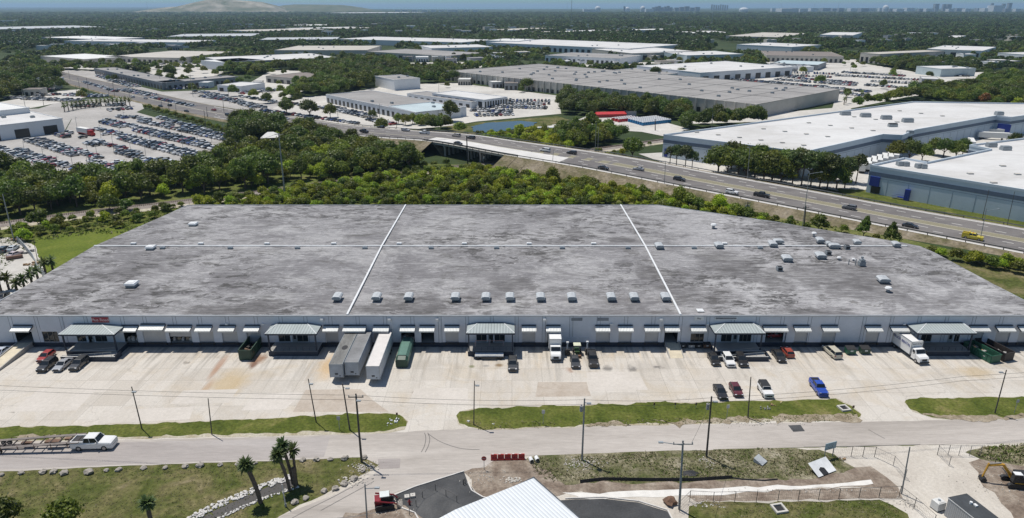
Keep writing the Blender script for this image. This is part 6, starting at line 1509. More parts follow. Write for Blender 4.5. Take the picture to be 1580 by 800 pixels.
def mast(px, pyb, pyt, r, label, name='radio_mast'):
    b_ = G(px, pyb); z = FP(px, pyt, b_.y).z; t = empty(name, (b_.x, b_.y, 0), label=label, cat='mast'); z = min(z, 128)
    m = MB().use(GREYM); m.bar((0,0,0), (0,0,z), r, r*.7, n=4); m.build('pole', parent=t)
    m = MB().use(HZM); 
    for k in (.7,.85,.97): m.box((0,0,z*k), (r*3,r*3,z*.02))
    m.build('antenna', parent=t)
mast(881, 43, -40, .9, 'tallest radio mast rising out of the picture right of centre'); mast(875, 16, -2, 2.0, 'thin mast left behind the tallest radio mast'); mast(1098, 39, 19, 1.0, 'short pale mast in the woods right of centre')
mast(1205, 14, 1, 3, 'thin mast above the bright horizon shed'); mast(1256, 14, 1, 3, 'left of two close masts on the right horizon'); mast(1293, 15, -3, 3, 'dark mast at the end of the right horizon masts'); mast(228, 16, 1, 2, 'small mast on the shoulder of the landfill hill')
# ================================================================== trees
def leaf_mat(name, dark, mid, light, hv=.5):
    m, n, b = _nodes(name); oi = n.nodes.new('ShaderNodeObjectInfo'); co = _coord(n, (1,1,1), 'obj')
    f = _noise(n, co, .55, 3, .6); c = _ramp(n, f, [(.32, dark), (.5, mid), (.68, light)])
    hs = n.nodes.new('ShaderNodeHueSaturation'); n.links.new(c, hs.inputs['Color'])
    n.links.new(_math(n, 'ADD', _math(n, 'MULTIPLY', oi.outputs['Random'], .05), .478), hs.inputs['Hue'])
    g = n.nodes.new('ShaderNodeNewGeometry')
    n.links.new(_math(n, 'ADD', _math(n, 'MULTIPLY', oi.outputs['Random'], hv), 1-hv*.5), hs.inputs['Value'])
    g2 = _noise(n, _coord(n), .0045, 4, .6); col_ = _mix(n, 1.0, hs.outputs[0], _ramp(n, g2, [(.36, (.92,.95,.92)), (.62, (1.75,1.6,1.15))]), 'MULTIPLY')  # broad bands: cloud shadow painted into the leaf colour, mixed with lighter greens
    n.links.new(col_, b.inputs['Base Color']); b.inputs['Roughness'].default_value = .5; b.inputs['Specular IOR Level'].default_value = .4
    tr_ = n.nodes.new('ShaderNodeBsdfTranslucent'); n.links.new(col_, tr_.inputs[0]); mx = n.nodes.new('ShaderNodeMixShader'); mx.inputs[0].default_value = .42; out = n.nodes['Material Output']
    n.links.new(b.outputs[0], mx.inputs[1]); n.links.new(tr_.outputs[0], mx.inputs[2]); n.links.new(mx.outputs[0], out.inputs[0])
    return m
OAK = leaf_mat('oak_leaves', (.042,.066,.012), (.078,.112,.020), (.13,.17,.032))
OLIVE = leaf_mat('olive_leaves', (.075,.10,.015), (.125,.158,.024), (.19,.22,.038))
LIME = leaf_mat('lime_leaves', (.14,.19,.016), (.24,.30,.028), (.34,.39,.05))
FARL = leaf_mat('far_leaves', (.036,.056,.018), (.066,.096,.028), (.11,.145,.042), .9)
PINEL = leaf_mat('pine_needles', (.035,.055,.02), (.06,.085,.03), (.095,.12,.045))
DEADL = leaf_mat('rusty_leaves', (.10,.045,.02), (.16,.07,.03), (.20,.10,.05)); PALML = leaf_mat('palm_fronds', (.05,.075,.025), (.085,.115,.04), (.14,.165,.065))
BARK = paint('bark', (.13,.10,.075), .9, var=.3, scale=2)
_ico = None
def ico(r, c, sq, seed, sub=1, amp=.25):
    bm = bmesh.new(); bmesh.ops.create_icosphere(bm, subdivisions=sub, radius=1)
    vs = []
    for v in bm.verts:
        d = v.co.normalized(); k = r*(1+amp*mnoise.noise(d*2.1+Vector((seed*3.1,0,0)))); vs.append((c[0]+d.x*k, c[1]+d.y*k, c[2]+d.z*k*sq))
    fs = [tuple(v.index for v in f.verts) for f in bm.faces]; bm.free(); return vs, fs
def crown(name, mat, Rr, Hc, z0, nl, leaves, size, seed, parent=None, core=.78, sq=.8, drop=-.55):
    rg = np.random.default_rng(seed); m = MB().use(mat); L = []
    for k in range(nl):
        a = k*2.4+rg.uniform(-.3,.3); q = math.sqrt((k+.5)/nl); rr = Rr*.62*q; lr = Rr*rg.uniform(.36,.52)*(1.15-.25*q)
        L.append((math.cos(a)*rr, math.sin(a)*rr, z0+Hc*(.35+.42*(1-q*q))+rg.uniform(-.08,.08)*Hc, lr))
    for i, (x, y, z, r) in enumerate(L):
        if core: v, f = ico(r*core, (x,y,z), sq, seed+i, 1, .35); m.add(v, f)
    V = []; F = []
    w = np.array([l[3]**2 for l in L]); w /= w.sum(); pick = rg.choice(len(L), leaves, p=w)
    for k in pick:
        x, y, z, r = L[k]; d = rg.normal(size=3); d /= np.linalg.norm(d)
        if d[2] < drop: d[2] = -d[2]
        rad = r*(rg.uniform(.80,1.08) if rg.random() < .8 else rg.uniform(1.05,1.38)); p = np.array([x+d[0]*rad, y+d[1]*rad, z+d[2]*rad*sq])
        nn = d+rg.normal(size=3)*.55; nn /= np.linalg.norm(nn); u = np.cross(nn, rg.normal(size=3)); u /= np.linalg.norm(u); v = np.cross(nn, u)
        s = size*rg.uniform(.6,1.3); u *= s; v *= s*rg.uniform(.5,.9); b_ = len(V)
        V += [tuple(p-u), tuple(p-v*.9), tuple(p+u), tuple(p+v)]; F.append((b_,b_+1,b_+2,b_+3))
    m.add(V, F); return m.build(name, parent=parent)
def trunk(parent, h, r, limbs, spread, seed, mat=BARK):
    rg = random.Random(seed); m = MB().use(mat); m.bar((0,0,-.1), (rg.uniform(-.2,.2),rg.uniform(-.2,.2),h), r, r*.6, n=7, cap=False)
    for k in range(limbs):
        a = k*6.283/limbs+rg.uniform(-.4,.4); m.bar((0,0,h*rg.uniform(.6,.95)), (math.cos(a)*spread,math.sin(a)*spread,h+spread*rg.uniform(.5,.9)), r*.5, r*.2, n=5, cap=False)
    return m.build('trunk', parent=parent)
def tree_proto(name, mat, Rr, Hc, z0, nl, leaves, size, seed, th, tr, **kw):
    t = empty(name); crown('crown', mat, Rr, Hc, z0, nl, leaves, size, seed, t, **kw); trunk(t, th, tr, 4, Rr*.45, seed); return t
TP = {
 'oak1': tree_proto('broadleaf_tree', OAK, 5.2, 7.5, 1.6, 13, 1500, .42, 1, 3.2, .34), 'oak2': tree_proto('broadleaf_tree', OAK, 4.4, 8.2, 1.8, 11, 1300, .40, 2, 3.4, .3),
 'oak3': tree_proto('broadleaf_tree', OLIVE, 4.8, 6.8, 1.4, 12, 1400, .42, 3, 3, .3), 'oliv': tree_proto('broadleaf_tree', OLIVE, 3.8, 6.2, 1.0, 9, 1100, .38, 4, 2.6, .22),
 'lime': tree_proto('broadleaf_tree', LIME, 3.6, 5.5, .9, 9, 1100, .36, 5, 2.4, .2), 'pine': tree_proto('pine_tree', PINEL, 3.6, 6.5, 5.0, 8, 1200, .36, 6, 7.5, .24, core=.45),
 'shr1': tree_proto('shrub', LIME, 2.3, 3.4, .1, 7, 620, .26, 7, 1.2, .1, drop=-.2), 'shr2': tree_proto('shrub', OLIVE, 2.1, 3.0, .1, 7, 560, .25, 8, 1.1, .1, drop=-.2), 'shr3': tree_proto('shrub', OAK, 2.4, 3.6, .1, 7, 620, .27, 9, 1.3, .1, drop=-.2),
 'far1': tree_proto('broadleaf_tree', FARL, 5.0, 7.5, 1.0, 6, 150, 1.15, 10, 2.5, .3), 'far2': tree_proto('broadleaf_tree', FARL, 4.4, 8.0, 1.0, 5, 130, 1.15, 11, 2.5, .3), 'rust': tree_proto('dead_tree', DEADL, 3.6, 8.5, 1.0, 8, 900, .5, 12, 3, .25),
 'cedar': tree_proto('conifer', OAK, 2.2, 4.6, .3, 8, 900, .3, 13, 1.2, .14)}
# make the conifer conical
for v in TP['cedar'].children[0].data.vertices:
    k = 1.25-.85*max(0, min(1, v.co.z/5.0)); v.co.x *= k; v.co.y *= k; v.co.z *= 1.15
PUSED = set()
def tree(kind, loc, s=1, label=None, group=None, name=None, sz=None, cat=None):
    if kind in PUSED: o = copy_tree(TP[kind])
    else: KIDS_of(TP[kind]); o = TP[kind]; PUSED.add(kind)
    place(o, loc, random.uniform(0, 6.28), label, group); o.scale = (s, s, (sz or 1)*s)
    o['category'] = cat or {'shr1':'shrub','shr2':'shrub','shr3':'shrub'}.get(kind, 'tree')
    if name: o.name = name
    return o
TPOS = []; S2 = []
def tat(px, py, kind, s, label, group=None, **kw):
    p = G(px, py); TPOS.append((p.x, p.y, 4*s)); return tree(kind, (p.x, p.y, 0), s, label, group, **kw)
# single trees one can name
tat(975, 246, 'oak1', 1.15, 'round dark tree standing alone between rail track and highway')
for i, (x, y, k, s) in enumerate([(1033,262,'pine',.95),(1043,264,'pine',1.05),(1056,268,'pine',1.1),(1067,268,'pine',.9)]): tat(x, y, k, s, f'slender pine, {ORD(i+1)} from the left at the blue grey warehouse corner', 'pines at the warehouse corner')
HWT = [(1108,268,'oak1',1.35),(1122,271,'oak3',1.35),(1138,273,'oak1',1.35),(1150,277,'oak2',1.3),(1164,279,'oak1',1.4),(1178,281,'oak3',1.3),(1128,262,'oak2',1.3),(1147,265,'oak1',1.3),(1168,268,'oak2',1.3),(1190,283,'oak1',1.4),(1204,286,'oak1',1.25),(1188,271,'oak3',1.35),(1210,274,'oak1',1.3),(1222,286,'pine',1.3),(1236,288,'pine',1.35),(1250,291,'pine',1.35),(1264,291,'oak3',1.15),(1276,293,'pine',1.3),(1290,293,'oak1',1.1),(1303,291,'pine',1.15),(1230,275,'oak2',1.3),(1248,277,'oak1',1.3),(1268,279,'oak2',1.25),(1288,280,'oak3',1.2),(1304,282,'oak2',1.1),(1320,284,'pine',1.1)]
for i, (x, y, k, s) in enumerate(sorted(HWT)):
    tat(x, y, k, s, f"{'open pine' if k == 'pine' else 'spreading oak'}, {ORD(i+1)} from left in the clump along the far side of the highway", 'oaks and pines along the far side of the highway')
for i, (x, y, k, s) in enumerate([(1382,248,'oak3',1.1),(1402,249,'oak1',1.1),(1422,250,'oak3',1.0),(1440,240,'oak3',1.0),(1455,243,'oak1',1.0),(1474,245,'oak3',1.0),(1485,240,'oak2',.85),(1395,238,'oak2',.9)]): tat(x, y, k, s, f'olive green oak, {ORD(i+1)} in the courtyard clump between the two white roofs', 'oaks in the courtyard between the white roofs')
tat(1563, 232, 'oak2', .9, 'dark tree at the right edge beside the blue entrance'); tat(1577, 235, 'oak3', .9, 'olive tree cut by the right edge beside the blue entrance')
for i, (x, y, k, s) in enumerate([(170,327,'shr3',1.7),(197,326,'shr3',1.2),(60,350,'shr3',1.5),(28,366,'shr2',1.3),(90,352,'shr2',1.2)]): tat(x, y, k, s, f'dark bush, {ORD(i+1)} listed along the near side of the rail track at left' if False else ['big dark bush against the rail track beyond the left roof corner','smaller dark bush right of the big one at the rail track','dark bush on the rail track left of the lawn','olive bush at the top of the small yard','olive bush behind the lawn near the rail track'][i], 'bushes by the rail track at left')
tat(1332, 366, 'cedar', 1.25, 'pointed dark conifer left of two beyond the roof edge', 'conifers beyond the roof edge'); tat(1373, 378, 'cedar', 1.3, 'rounder dark conifer right of two beyond the roof edge', 'conifers beyond the roof edge'); tat(1262, 357, 'shr3', 1.5, 'dark bush beside the wooden pole beyond the roof'); tat(1153, 340, 'shr3', 1.2, 'dark bush beside the transformer pole')
tat(1516, 165, 'rust', 1.15, 'single rusty brown tree among the green woods at right'); tat(1567, 170, 'lime', 1.3, 'bright yellow green tree at the right edge of the woods'); tat(1560, 122, 'lime', 1.6, 'bright yellow green tree standing above the right woods')
for i, (x, y, k, s) in enumerate([(207,112,'oak1',1.0),(263,121,'oak1',1.5),(245,110,'far1',.8)]): tat(x, y, k, s, ['dark round tree in the pale lot behind the workshops','bigger round tree right in the pale lot behind the workshops','small tree at the back of the pale workshop lot'][i])
for i, (x, y, k, s) in enumerate([(443,177,'oak1',1.15),(478,181,'oak1',1.25),(510,182,'oliv',1.25),(590,205,'oak3',1.0)]): tat(x, y, k, s, f'round street tree, {ORD(i+1)} from the left beside the highway dealer', 'street trees by the highway dealer')
tat(695, 188, 'oak2', 1.35, 'tall dark tree right of the pale blue dealer roof'); 
for i, x in enumerate(range(615, 690, 11)): tat(x, 192+(i % 2)*2, 'oliv', .9, f'olive tree, {ORD(i+1)} from the left in front of the dealer right wall', 'trees before the dealer right wall')
for i, (x, y) in enumerate([(900,165),(870,160),(1020,110),(1010,116),(1033,117),(1050,118),(1070,119),(980,108),(920,106),(860,104)]): tat(x, y+4, 'oak1' if i % 2 else 'oliv', 1.2, ['dark tree before the huge roofed warehouse','rounder tree left before the huge roofed warehouse','leftmost tree of the clump behind the huge roof','dark tree second in the clump behind the huge roof','tree third in the clump behind the huge roof','tree fourth in the clump behind the huge roof','yellowish tree at the right of the clump behind the huge roof','tree left of the small white office','spreading tree before the grey walled offices','dark tree at the left end of the grey walled offices'][i])
# --- woods as regions of ground positions read off the photograph
def inp_np(X, Y, poly):
    c = np.zeros(len(X), bool); j = len(poly)-1
    for i in range(len(poly)):
        xi, yi = poly[i][:2]; xj, yj = poly[j][:2]
        if yi != yj: c ^= ((yi > Y) != (yj > Y)) & (X < (xj-xi)*(Y-yi)/(yj-yi)+xi)
        j = i
    return c
HWYP = [(p.x, p.y) for p in DN]+[(p.x, p.y) for p in DF[::-1]]
def off_line(X, Y, line, d):
    k = np.ones(len(X), bool)
    for a, b_ in zip(line, line[1:]):
        ax, ay, bx, by = a.x, a.y, b_.x, b_.y; t = np.clip(((X-ax)*(bx-ax)+(Y-ay)*(by-ay))/((bx-ax)**2+(by-ay)**2+1e-9), 0, 1)
        k &= np.hypot(X-ax-t*(bx-ax), Y-ay-t*(by-ay)) > d
    return k
def samp(pts, gap, world=False, clear=True, hw=7, tr=6.5, jitter=.38, lot=0):
    P = [(p[0], p[1]) for p in (pts if world else GP(pts))]; xs = [p[0] for p in P]; ys = [p[1] for p in P]
    gx, gy = np.meshgrid(np.arange(min(xs), max(xs), gap), np.arange(min(ys), max(ys), gap)); X = gx.ravel().copy(); Y = gy.ravel().copy()
    X += ((np.round(Y/gap) % 2)*.5)*gap; X += rng.uniform(-1,1,len(X))*gap*jitter; Y += rng.uniform(-1,1,len(Y))*gap*jitter
    k = inp_np(X, Y, P) & ~inp_np(X, Y, HWYP) & off_line(X, Y, DN, hw) & off_line(X, Y, DF, hw*.7) & off_line(X, Y, TR, tr)
    if clear:
        for c in CLEAR: k &= ~inp_np(X, Y, c)
    return np.stack([X[k], Y[k]], 1)
WOODS = [  # name of the wood, polygon, gap, kinds, scale range
 ('belt beyond the rail track', [(-130,268),(0,262),(60,276),(110,288),(200,288),(260,282),(330,266),(372,240),(372,222),(400,206),(470,214),(560,232),(640,250),(700,252),(690,258),(490,284),(290,310),(142,326),(0,345),(-130,362)], 6.6, ['oak1','oak2','oak3','oak3','oak2','oliv','lime','oak1'], (.62,1.3)),
 ('wood left of the overpass', [(352,232),(365,200),(385,182),(410,195),(440,208),(420,220),(380,235)], 7, ['oak1','oak2'], (1,1.3)),
 ('wood below the pond', [(848,212),(905,207),(940,209),(968,219),(1000,222),(1018,219),(920,234),(860,240)], 6, ['oak2','oak1','oliv','lime','oak3','oak1'], (.8,1.2)),
 ('wood before the huge roof', [(846,152),(930,160),(1000,168),(1100,180),(1180,190),(1170,196),(1075,190),(1000,183),(935,180),(850,178)], 7, ['oak2','oak1','oak3'], (.9,1.2)),
 ('wood behind the white roof', [(1040,203),(1060,192),(1160,188),(1200,184),(1300,170),(1330,160),(1400,150),(1480,140),(1600,140),(1720,180),(1600,176),(1409,156),(1200,184),(1060,206)], 8.5, ['oak2','oak1','oliv','oak3'], (.85,1.2)),
 ('pond trees', [(640,196),(700,196),(728,198),(732,206),(700,208),(650,206)], 7, ['oak1','oliv'], (.8,1.0)),
]
ind = []; other = []
TRK = TR
def dist_track(x, y): return min(((x-a.x)**2+(y-a.y)**2) for a in TRK)**.5
CLEAR.append([(p.x, p.y) for p in GP([(905,184),(985,184),(1062,188),(1050,205),(1016,214),(985,212),(965,203),(890,203)])])
for nm, poly, gap, kinds, (s0, s1) in WOODS:
    A = samp(poly, gap)
    for x, y in A:
        if any((x-a)**2+(y-b_)**2 < c*c for a, b_, c in TPOS): continue
        ind.append((x, y, random.choice(kinds), random.uniform(s0, s1), nm))
ind.sort(key=lambda t: t[1]-abs(t[0])*.0)
NT = 230
near_ind, rest_ind = ind[:NT], ind[NT:]
ranks = {}
for t in near_ind: ranks.setdefault((t[4], int(dist_track(t[0], t[1])//9)), []).append(t)
KN = {'oak1':'dark broad','oak2':'dark tall','oak3':'olive green broad','oliv':'small olive','lime':'bright green'}
for (nm, rk), L in ranks.items():
    L.sort()
    for k, (x, y, kd, s, _) in enumerate(L):
        tree(kd, (x, y, 0), s, f'{KN[kd]} tree, {ORD(k+1)} from left, {ORD(rk+1)} rank, {nm}', 'trees of the '+nm)
print('trees individual', len(near_ind), 'rest', len(rest_ind))
# --- geometry-node scatter for what nobody would count
def scatter(name, pts, protos, kind='stuff'):
    """pts: x, y, z, scale, zscale, proto index"""
    me = bpy.data.meshes.new(name); A = np.array(pts, dtype=np.float32); me.vertices.add(len(A)); me.vertices.foreach_set('co', A[:,:3].ravel().copy())
    for an, col in (('scl', 3), ('sclz', 4)):
        at = me.attributes.new(an, 'FLOAT', 'POINT'); at.data.foreach_set('value', A[:,col].copy())
    at = me.attributes.new('rot', 'FLOAT', 'POINT'); at.data.foreach_set('value', rng.uniform(0, 6.28, len(A)).astype(np.float32))
    at = me.attributes.new('pid', 'INT', 'POINT'); at.data.foreach_set('value', A[:,5].astype(np.int32))
    me.update(); o = bpy.data.objects.new(name, me); COL.objects.link(o); o['kind'] = kind
    g = bpy.data.node_groups.new(name, 'GeometryNodeTree'); g.interface.new_socket('Geometry', in_out='INPUT', socket_type='NodeSocketGeometry'); g.interface.new_socket('Geometry', in_out='OUTPUT', socket_type='NodeSocketGeometry')
    N, Lk = g.nodes, g.links; i_ = N.new('NodeGroupInput'); o_ = N.new('NodeGroupOutput'); j = N.new('GeometryNodeJoinGeometry')
    def attr(n_, t): a = N.new('GeometryNodeInputNamedAttribute'); a.data_type = t; a.inputs[0].default_value = n_; return a.outputs['Attribute']
    cs = N.new('ShaderNodeCombineXYZ'); Lk.new(attr('scl','FLOAT'), cs.inputs[0]); Lk.new(attr('scl','FLOAT'), cs.inputs[1]); Lk.new(attr('sclz','FLOAT'), cs.inputs[2])
    cr = N.new('ShaderNodeCombineXYZ'); Lk.new(attr('rot','FLOAT'), cr.inputs[2])
    for k, p in enumerate(protos):
        ip = N.new('GeometryNodeInstanceOnPoints'); oi = N.new('GeometryNodeObjectInfo'); oi.inputs[0].default_value = p; oi.transform_space = 'ORIGINAL'
        cm = N.new('FunctionNodeCompare'); cm.data_type = 'INT'; cm.operation = 'EQUAL'; Lk.new(attr('pid','INT'), cm.inputs[2]); cm.inputs[3].default_value = k
        Lk.new(i_.outputs[0], ip.inputs['Points']); Lk.new(cm.outputs[0], ip.inputs['Selection']); Lk.new(oi.outputs['Geometry'], ip.inputs['Instance']); Lk.new(cs.outputs[0], ip.inputs['Scale']); Lk.new(cr.outputs[0], ip.inputs['Rotation']); Lk.new(ip.outputs[0], j.inputs[0])
    Lk.new(j.outputs[0], o_.inputs[0]); md = o.modifiers.new('scatter', 'NODES'); md.node_group = g
    return o
CR = {k: v.children[0] for k, v in TP.items()}
for k in TP: 
    for c in TP[k].children:
        if c.name.startswith('crown'): CR[k] = c
# scrub between the warehouse and the track and on the bank below the highway
S = []; S2 = []
def scrub(poly, gap, ks, s0, s1, tr=5.5, zs=(.8,1.2), clear=False, hw=9):
    for x, y in samp(poly, gap, clear=clear, hw=hw, tr=tr):
        if any((x-a)**2+(y-b_)**2 < (c*.6)**2 for a, b_, c in TPOS): continue
        s = random.uniform(s0, s1); S.append((x, y, -.1, s, s*random.uniform(*zs), random.choice(ks)))
# protos 0 lime 1 olive 2 oak shrub 3 lime tree 4 olive tree
scrub([(268,317),(300,309),(491,286),(640,270),(770,258),(840,266),(960,286),(1020,305),(1180,340),(1195,351),(1010,322),(960,320),(600,321),(360,322)], 3.1, [0,0,0,1,1,2,1], .55, 1.2)
scrub([(430,302),(560,288),(690,268),(780,262),(860,268),(1000,292),(1100,312),(1150,326),(1100,330),(1000,310),(800,300),(600,306),(440,314)], 7.5, [3,4,4,2,3,2], .5, .9)
scrub([(760,268),(900,280),(1040,302),(1200,340),(1190,348),(1000,312),(850,300)], 6.5, [4,3,2,2,2], .5, .95)
scrub([(470,270),(560,262),(690,252),(720,250),(700,262),(600,272),(500,284)], 5, [1,4,2], .8, 1.2, tr=5)
scrub([(1180,336),(1400,378),(1440,385),(1380,378),(1190,350)], 4.5, [1,2,1], .4, .8)
scrub([(1430,390),(1500,402),(1700,436),(1800,470),(1600,430),(1470,404)], 3.4, [0,1,0,1], .6, 1.1)
scrub([(-60,385),(0,352),(142,332),(250,318),(290,316),(240,338),(200,352),(100,360),(30,372)], 4.0, [0,1,1,2,1], .35, .95, tr=5)
scrub([(740,228),(860,240),(960,232),(1010,222),(960,240),(900,246)], 4.5, [0,1,1], .4, .9, tr=5)
scrub([(680,228),(790,214),(800,222),(700,240)], 4, [1,2], .5, .9, tr=5) if False else None
scrub([(800,210),(870,216),(960,222),(860,238),(820,232)], 6, [3,3,4], .8, 1.1, tr=5)
scatter('scrub', S, [CR['shr1'], CR['shr2'], CR['shr3'], CR['lime'], CR['oliv']])
# mid and far woods
Wd = []
for x, y, kd, s, nm in rest_ind: Wd.append((x, y, 0, s, s*random.uniform(.85,1.15), {'oak1':0,'oak2':1,'oak3':2,'oliv':2,'lime':3}[kd]))
def fill(poly, gap, s0, s1, ks=(0,1,2), world=False, thin=0, nsc=.01):
    A = samp(poly, gap, world=world)
    for x, y in A:
        if any((x-a)**2+(y-b_)**2 < (c*.8)**2 for a, b_, c in TPOS[:0]): continue
        if thin and mnoise.noise(Vector((x*nsc, y*nsc*.5, 3))) < thin: continue
        s = random.uniform(s0, s1); Wd.append((x, y, 0, s, s*random.uniform(.8,1.1), random.choice(ks)))
for poly in [[(-140,170),(-60,120),(0,108),(60,112),(95,120),(112,134),(90,142),(0,156),(-60,170)], [(380,168),(378,128),(470,108),(560,112),(640,122),(640,140),(600,146),(500,150),(440,162)], [(640,128),(720,120),(800,128),(870,150),(860,140),(760,146),(660,138)],
             [(600,110),(680,106),(700,112),(690,126),(640,122)], [(1295,128),(1400,118),(1440,124),(1445,118),(1500,112),(1500,100),(1300,96)], [(1450,128),(1500,126),(1640,128),(1700,150),(1560,160),(1480,150)], [(385,215),(420,200),(470,205),(560,225),(480,225)],
             [(200,128),(140,104),(90,100),(100,108),(140,112)], [(330,112),(420,104),(500,96),(640,100),(560,112),(400,118)],[(1295,150),(1340,146),(1420,140),(1560,140),(1560,152),(1400,152),(1310,166)]]:
    fill(poly, 8.5, .9, 1.35, (0,1,2))
PS = samp([(730,222),(735,206),(790,204),(850,200),(856,232),(800,224)], 4, tr=5)
for x, y in PS: s = random.uniform(.55,.95); S2.append((x, y, -.1, s, s*.9, random.choice([0,1,1,2])))
scatter('reed_scrub', S2, [CR['shr1'], CR['shr2'], CR['shr3']])
# lone trees scattered through the lots
def inb(x, y): return any(inpoly(x, y, c) for c in BCLEAR)
for poly, gap, pr in [([(0,122),(100,116),(215,128),(225,112),(240,94),(560,90),(640,100),(600,140),(500,150),(400,165),(330,150),(230,140),(100,160),(0,165)], 22, .5), ([(430,160),(520,146),(620,186),(560,196),(440,176)], 20, .35), ([(600,120),(860,118),(870,150),(700,140)], 22, .5), ([(820,86),(1100,84),(1340,90),(1340,112),(1080,108),(860,104)], 28, .5), ([(1180,100),(1500,112),(1520,135),(1320,160),(1200,130)], 45, .25), ([(500,74),(830,74),(860,96),(620,100)], 30, .5), ([(0,76),(300,74),(310,110),(100,110),(0,104)], 26, .6)]:
    for x, y in samp(poly, gap, clear=False):
        if random.random() < pr and not inb(x, y): s = random.uniform(.55,1.05); Wd.append((x, y, 0, s, s*.95, random.choice([0,1,2])))
b1 = len(Wd)
HX = 1.0
def band(y0, y1, gx, gy, s0, s1, ks, thin=0):
    """rows of crowns across the whole view between two distances"""
    out = 0; Y = y0
    while Y < y1:
        Xm = Y*.80+60; n_ = int(2*Xm/gx); X = -Xm+np.arange(n_)*gx+rng.uniform(-.4,.4,n_)*gx; YY = Y+rng.uniform(-.45,.45,n_)*gy
        k = off_line(X, YY, [DN[i] for i in range(0, len(DN), 4)], 32) if Y < 1100 else np.ones(n_, bool)
        for c in CLEAR:
            cy = [p[1] for p in c]
            if min(cy) > Y+gy or max(cy) < Y-gy: continue
            k &= ~inp_np(X, YY, c)
        for x, y in zip(X[k], YY[k]):
            if thin and mnoise.noise(Vector((x*.006, y*.003, 7)))*.7+mnoise.noise(Vector((x*.02, y*.01, 2)))*.4 < thin: continue
            s = random.uniform(s0, s1); Wd.append((x, y, 0, s, (.55+.45*random.random())*HX*min(s, 1.5) if s > 1.4 else s*random.uniform(.8,1.1), random.choice(ks)))
        Y += gy
band(760, 1150, 9, 10, .8, 1.2, (4,5,2), -.12)
band(1150, 1800, 11, 14, .9, 1.4, (4,5), -.2)
band(1800, 3200, 17, 28, 1.2, 2.0, (4,5), -.32)
band(3200, 6000, 30, 70, 1.8, 3.4, (4,5), -.4)
band(6000, 7700, 55, 160, 3, 6, (4,5), 0)
print('wood instances', len(Wd), 'scrub', len(S))
tat(40, 372, 'shr1', 1.1, 'light green bush at the corner of the lawn and the small yard')
tree('far1', (*G(300, 78)[:2], 0), 1, 'round tree before the cream L shaped building at upper left'); tree('far2', (*G(700, 92)[:2], 0), 1, 'round tree at the right end of the flat grey store')
scatter('woodland', Wd, [CR['oak1'], CR['oak2'], CR['oak3'], CR['lime'], CR['far1'], CR['far2']])

for k_, o_ in TP.items():
    if k_ not in PUSED:
        print('unused proto', k_)
# ================================================================== poles and wires
WOOD = paint('pole_wood', (.085,.075,.065), .85, var=.25, scale=3); CONP = paint('concrete_pole', (.30,.30,.29), .8)
def pole(px, pyb, pxt, pyt, label, r=.16, arm=0, trans=False, lamp=None, mat=None, group=None, z=0.04, name='utility_pole', cat='utility pole', base=False):
    b_ = G(px, pyb, z); tp = FP(px, pyt, b_.y); h = tp.z-z; mat = mat or WOOD
    lx = FP(pxt, pyt, b_.y).x-b_.x; lx = max(-.5, min(.5, lx))
    t = empty(name, (b_.x, b_.y, z), label=label, cat=cat, group=group)
    m = MB().use(mat); m.bar((0,0,-.1), (lx,0,h), r, r*.7, n=8); m.build('pole', parent=t)
    if arm:
        m = MB().use(mat); m.box((lx,-.15,h-.5), (arm,.12,.14)); m.build('crossarm', parent=t)
        for k in range(3):
            m = MB().use(GREYM); x = lx+(k-1)*arm*.46; m.bar((x,-.15,h-.44), (x,-.15,h-.14), .07, n=6); m.build('insulator', parent=t)
    if trans:
        for s in ((-.45,) if trans == 1 else (-.45,.45)):
            m = MB().use(CONP); m.bar((lx+s,-.1,h-2.3), (lx+s,-.1,h-1.3), .28, n=10).bar((lx+s,-.1,h-1.3), (lx+s,-.1,h-1.1), .08, n=6); m.build('transformer', parent=t)
    if lamp:
        dx, dy, up = lamp; m = MB().use(GREYM); m.bar((lx,0,h-.8), (lx+dx,dy,h-.8+up), .06, n=5); m.box((lx+dx*1.15,dy*1.1,h-.8+up), (.7,.35,.16)); m.build('lamp_arm', parent=t)
    if base:
        m = MB().use(CONP); m.bar((0,0,0), (0,0,.5), r*1.6, n=8); m.build('base', parent=t)
    return Vector((b_.x+lx, b_.y, z+h))
T1 = pole(558, 713, 549, 608, 'tallest dark wooden pole where the side road meets the grass', .19, 2.4, lamp=(.5,-.8,.1))
T2 = pole(898, 710, 902, 615, 'grey pole with one transformer in the ditch right of centre', .17, 0, trans=1, mat=CONP, lamp=(.6,-.3,.1))
T3 = pole(1090, 705, 1098, 612, 'wooden pole with small transformer in the ditch near the grey board', .17, 0, trans=1, lamp=(.5,-.4,.1))
YPG = 'slim dark yard light poles on the verges'
pole(219, 662, 203, 597, 'slim leaning dark pole on the left verge above the hauler', .11, group=YPG, lamp=(.5,-.5,.1))
pole(327, 671, 321, 615, 'short slim dark pole second on the left verge', .10, group=YPG)
pole(488, 652, 473, 585, 'slim leaning dark pole right of the second on the left verge', .11, group=YPG, lamp=(.5,-.5,.1))
pole(540, 664, 527, 592, 'dark pole with transformer box on the verge beside the tallest pole', .14, group=YPG, lamp=(.8,-.4,.1))
pole(731, 656, 732, 588, 'upright dark pole at the left tip of the middle verge', .11, group=YPG, lamp=(.45,-.2,0))
pole(1154, 645, 1158, 582, 'dark pole on the middle verge before the white offroader', .12, group=YPG)
pole(1535, 638, 1553, 571, 'dark leaning pole on the right verge', .12, group=YPG, lamp=(-.5,.3,.1))
T5 = pole(1048, 786, 1051, 680, 'grey steel pole with wide crossarm beside the building site fence', .19, 2.9, lamp=(-2.6,.5,.1), mat=CONP)
pole(1391, 762, 1404, 690, 'plain grey pole at the corner of the site fence', .12, mat=CONP)
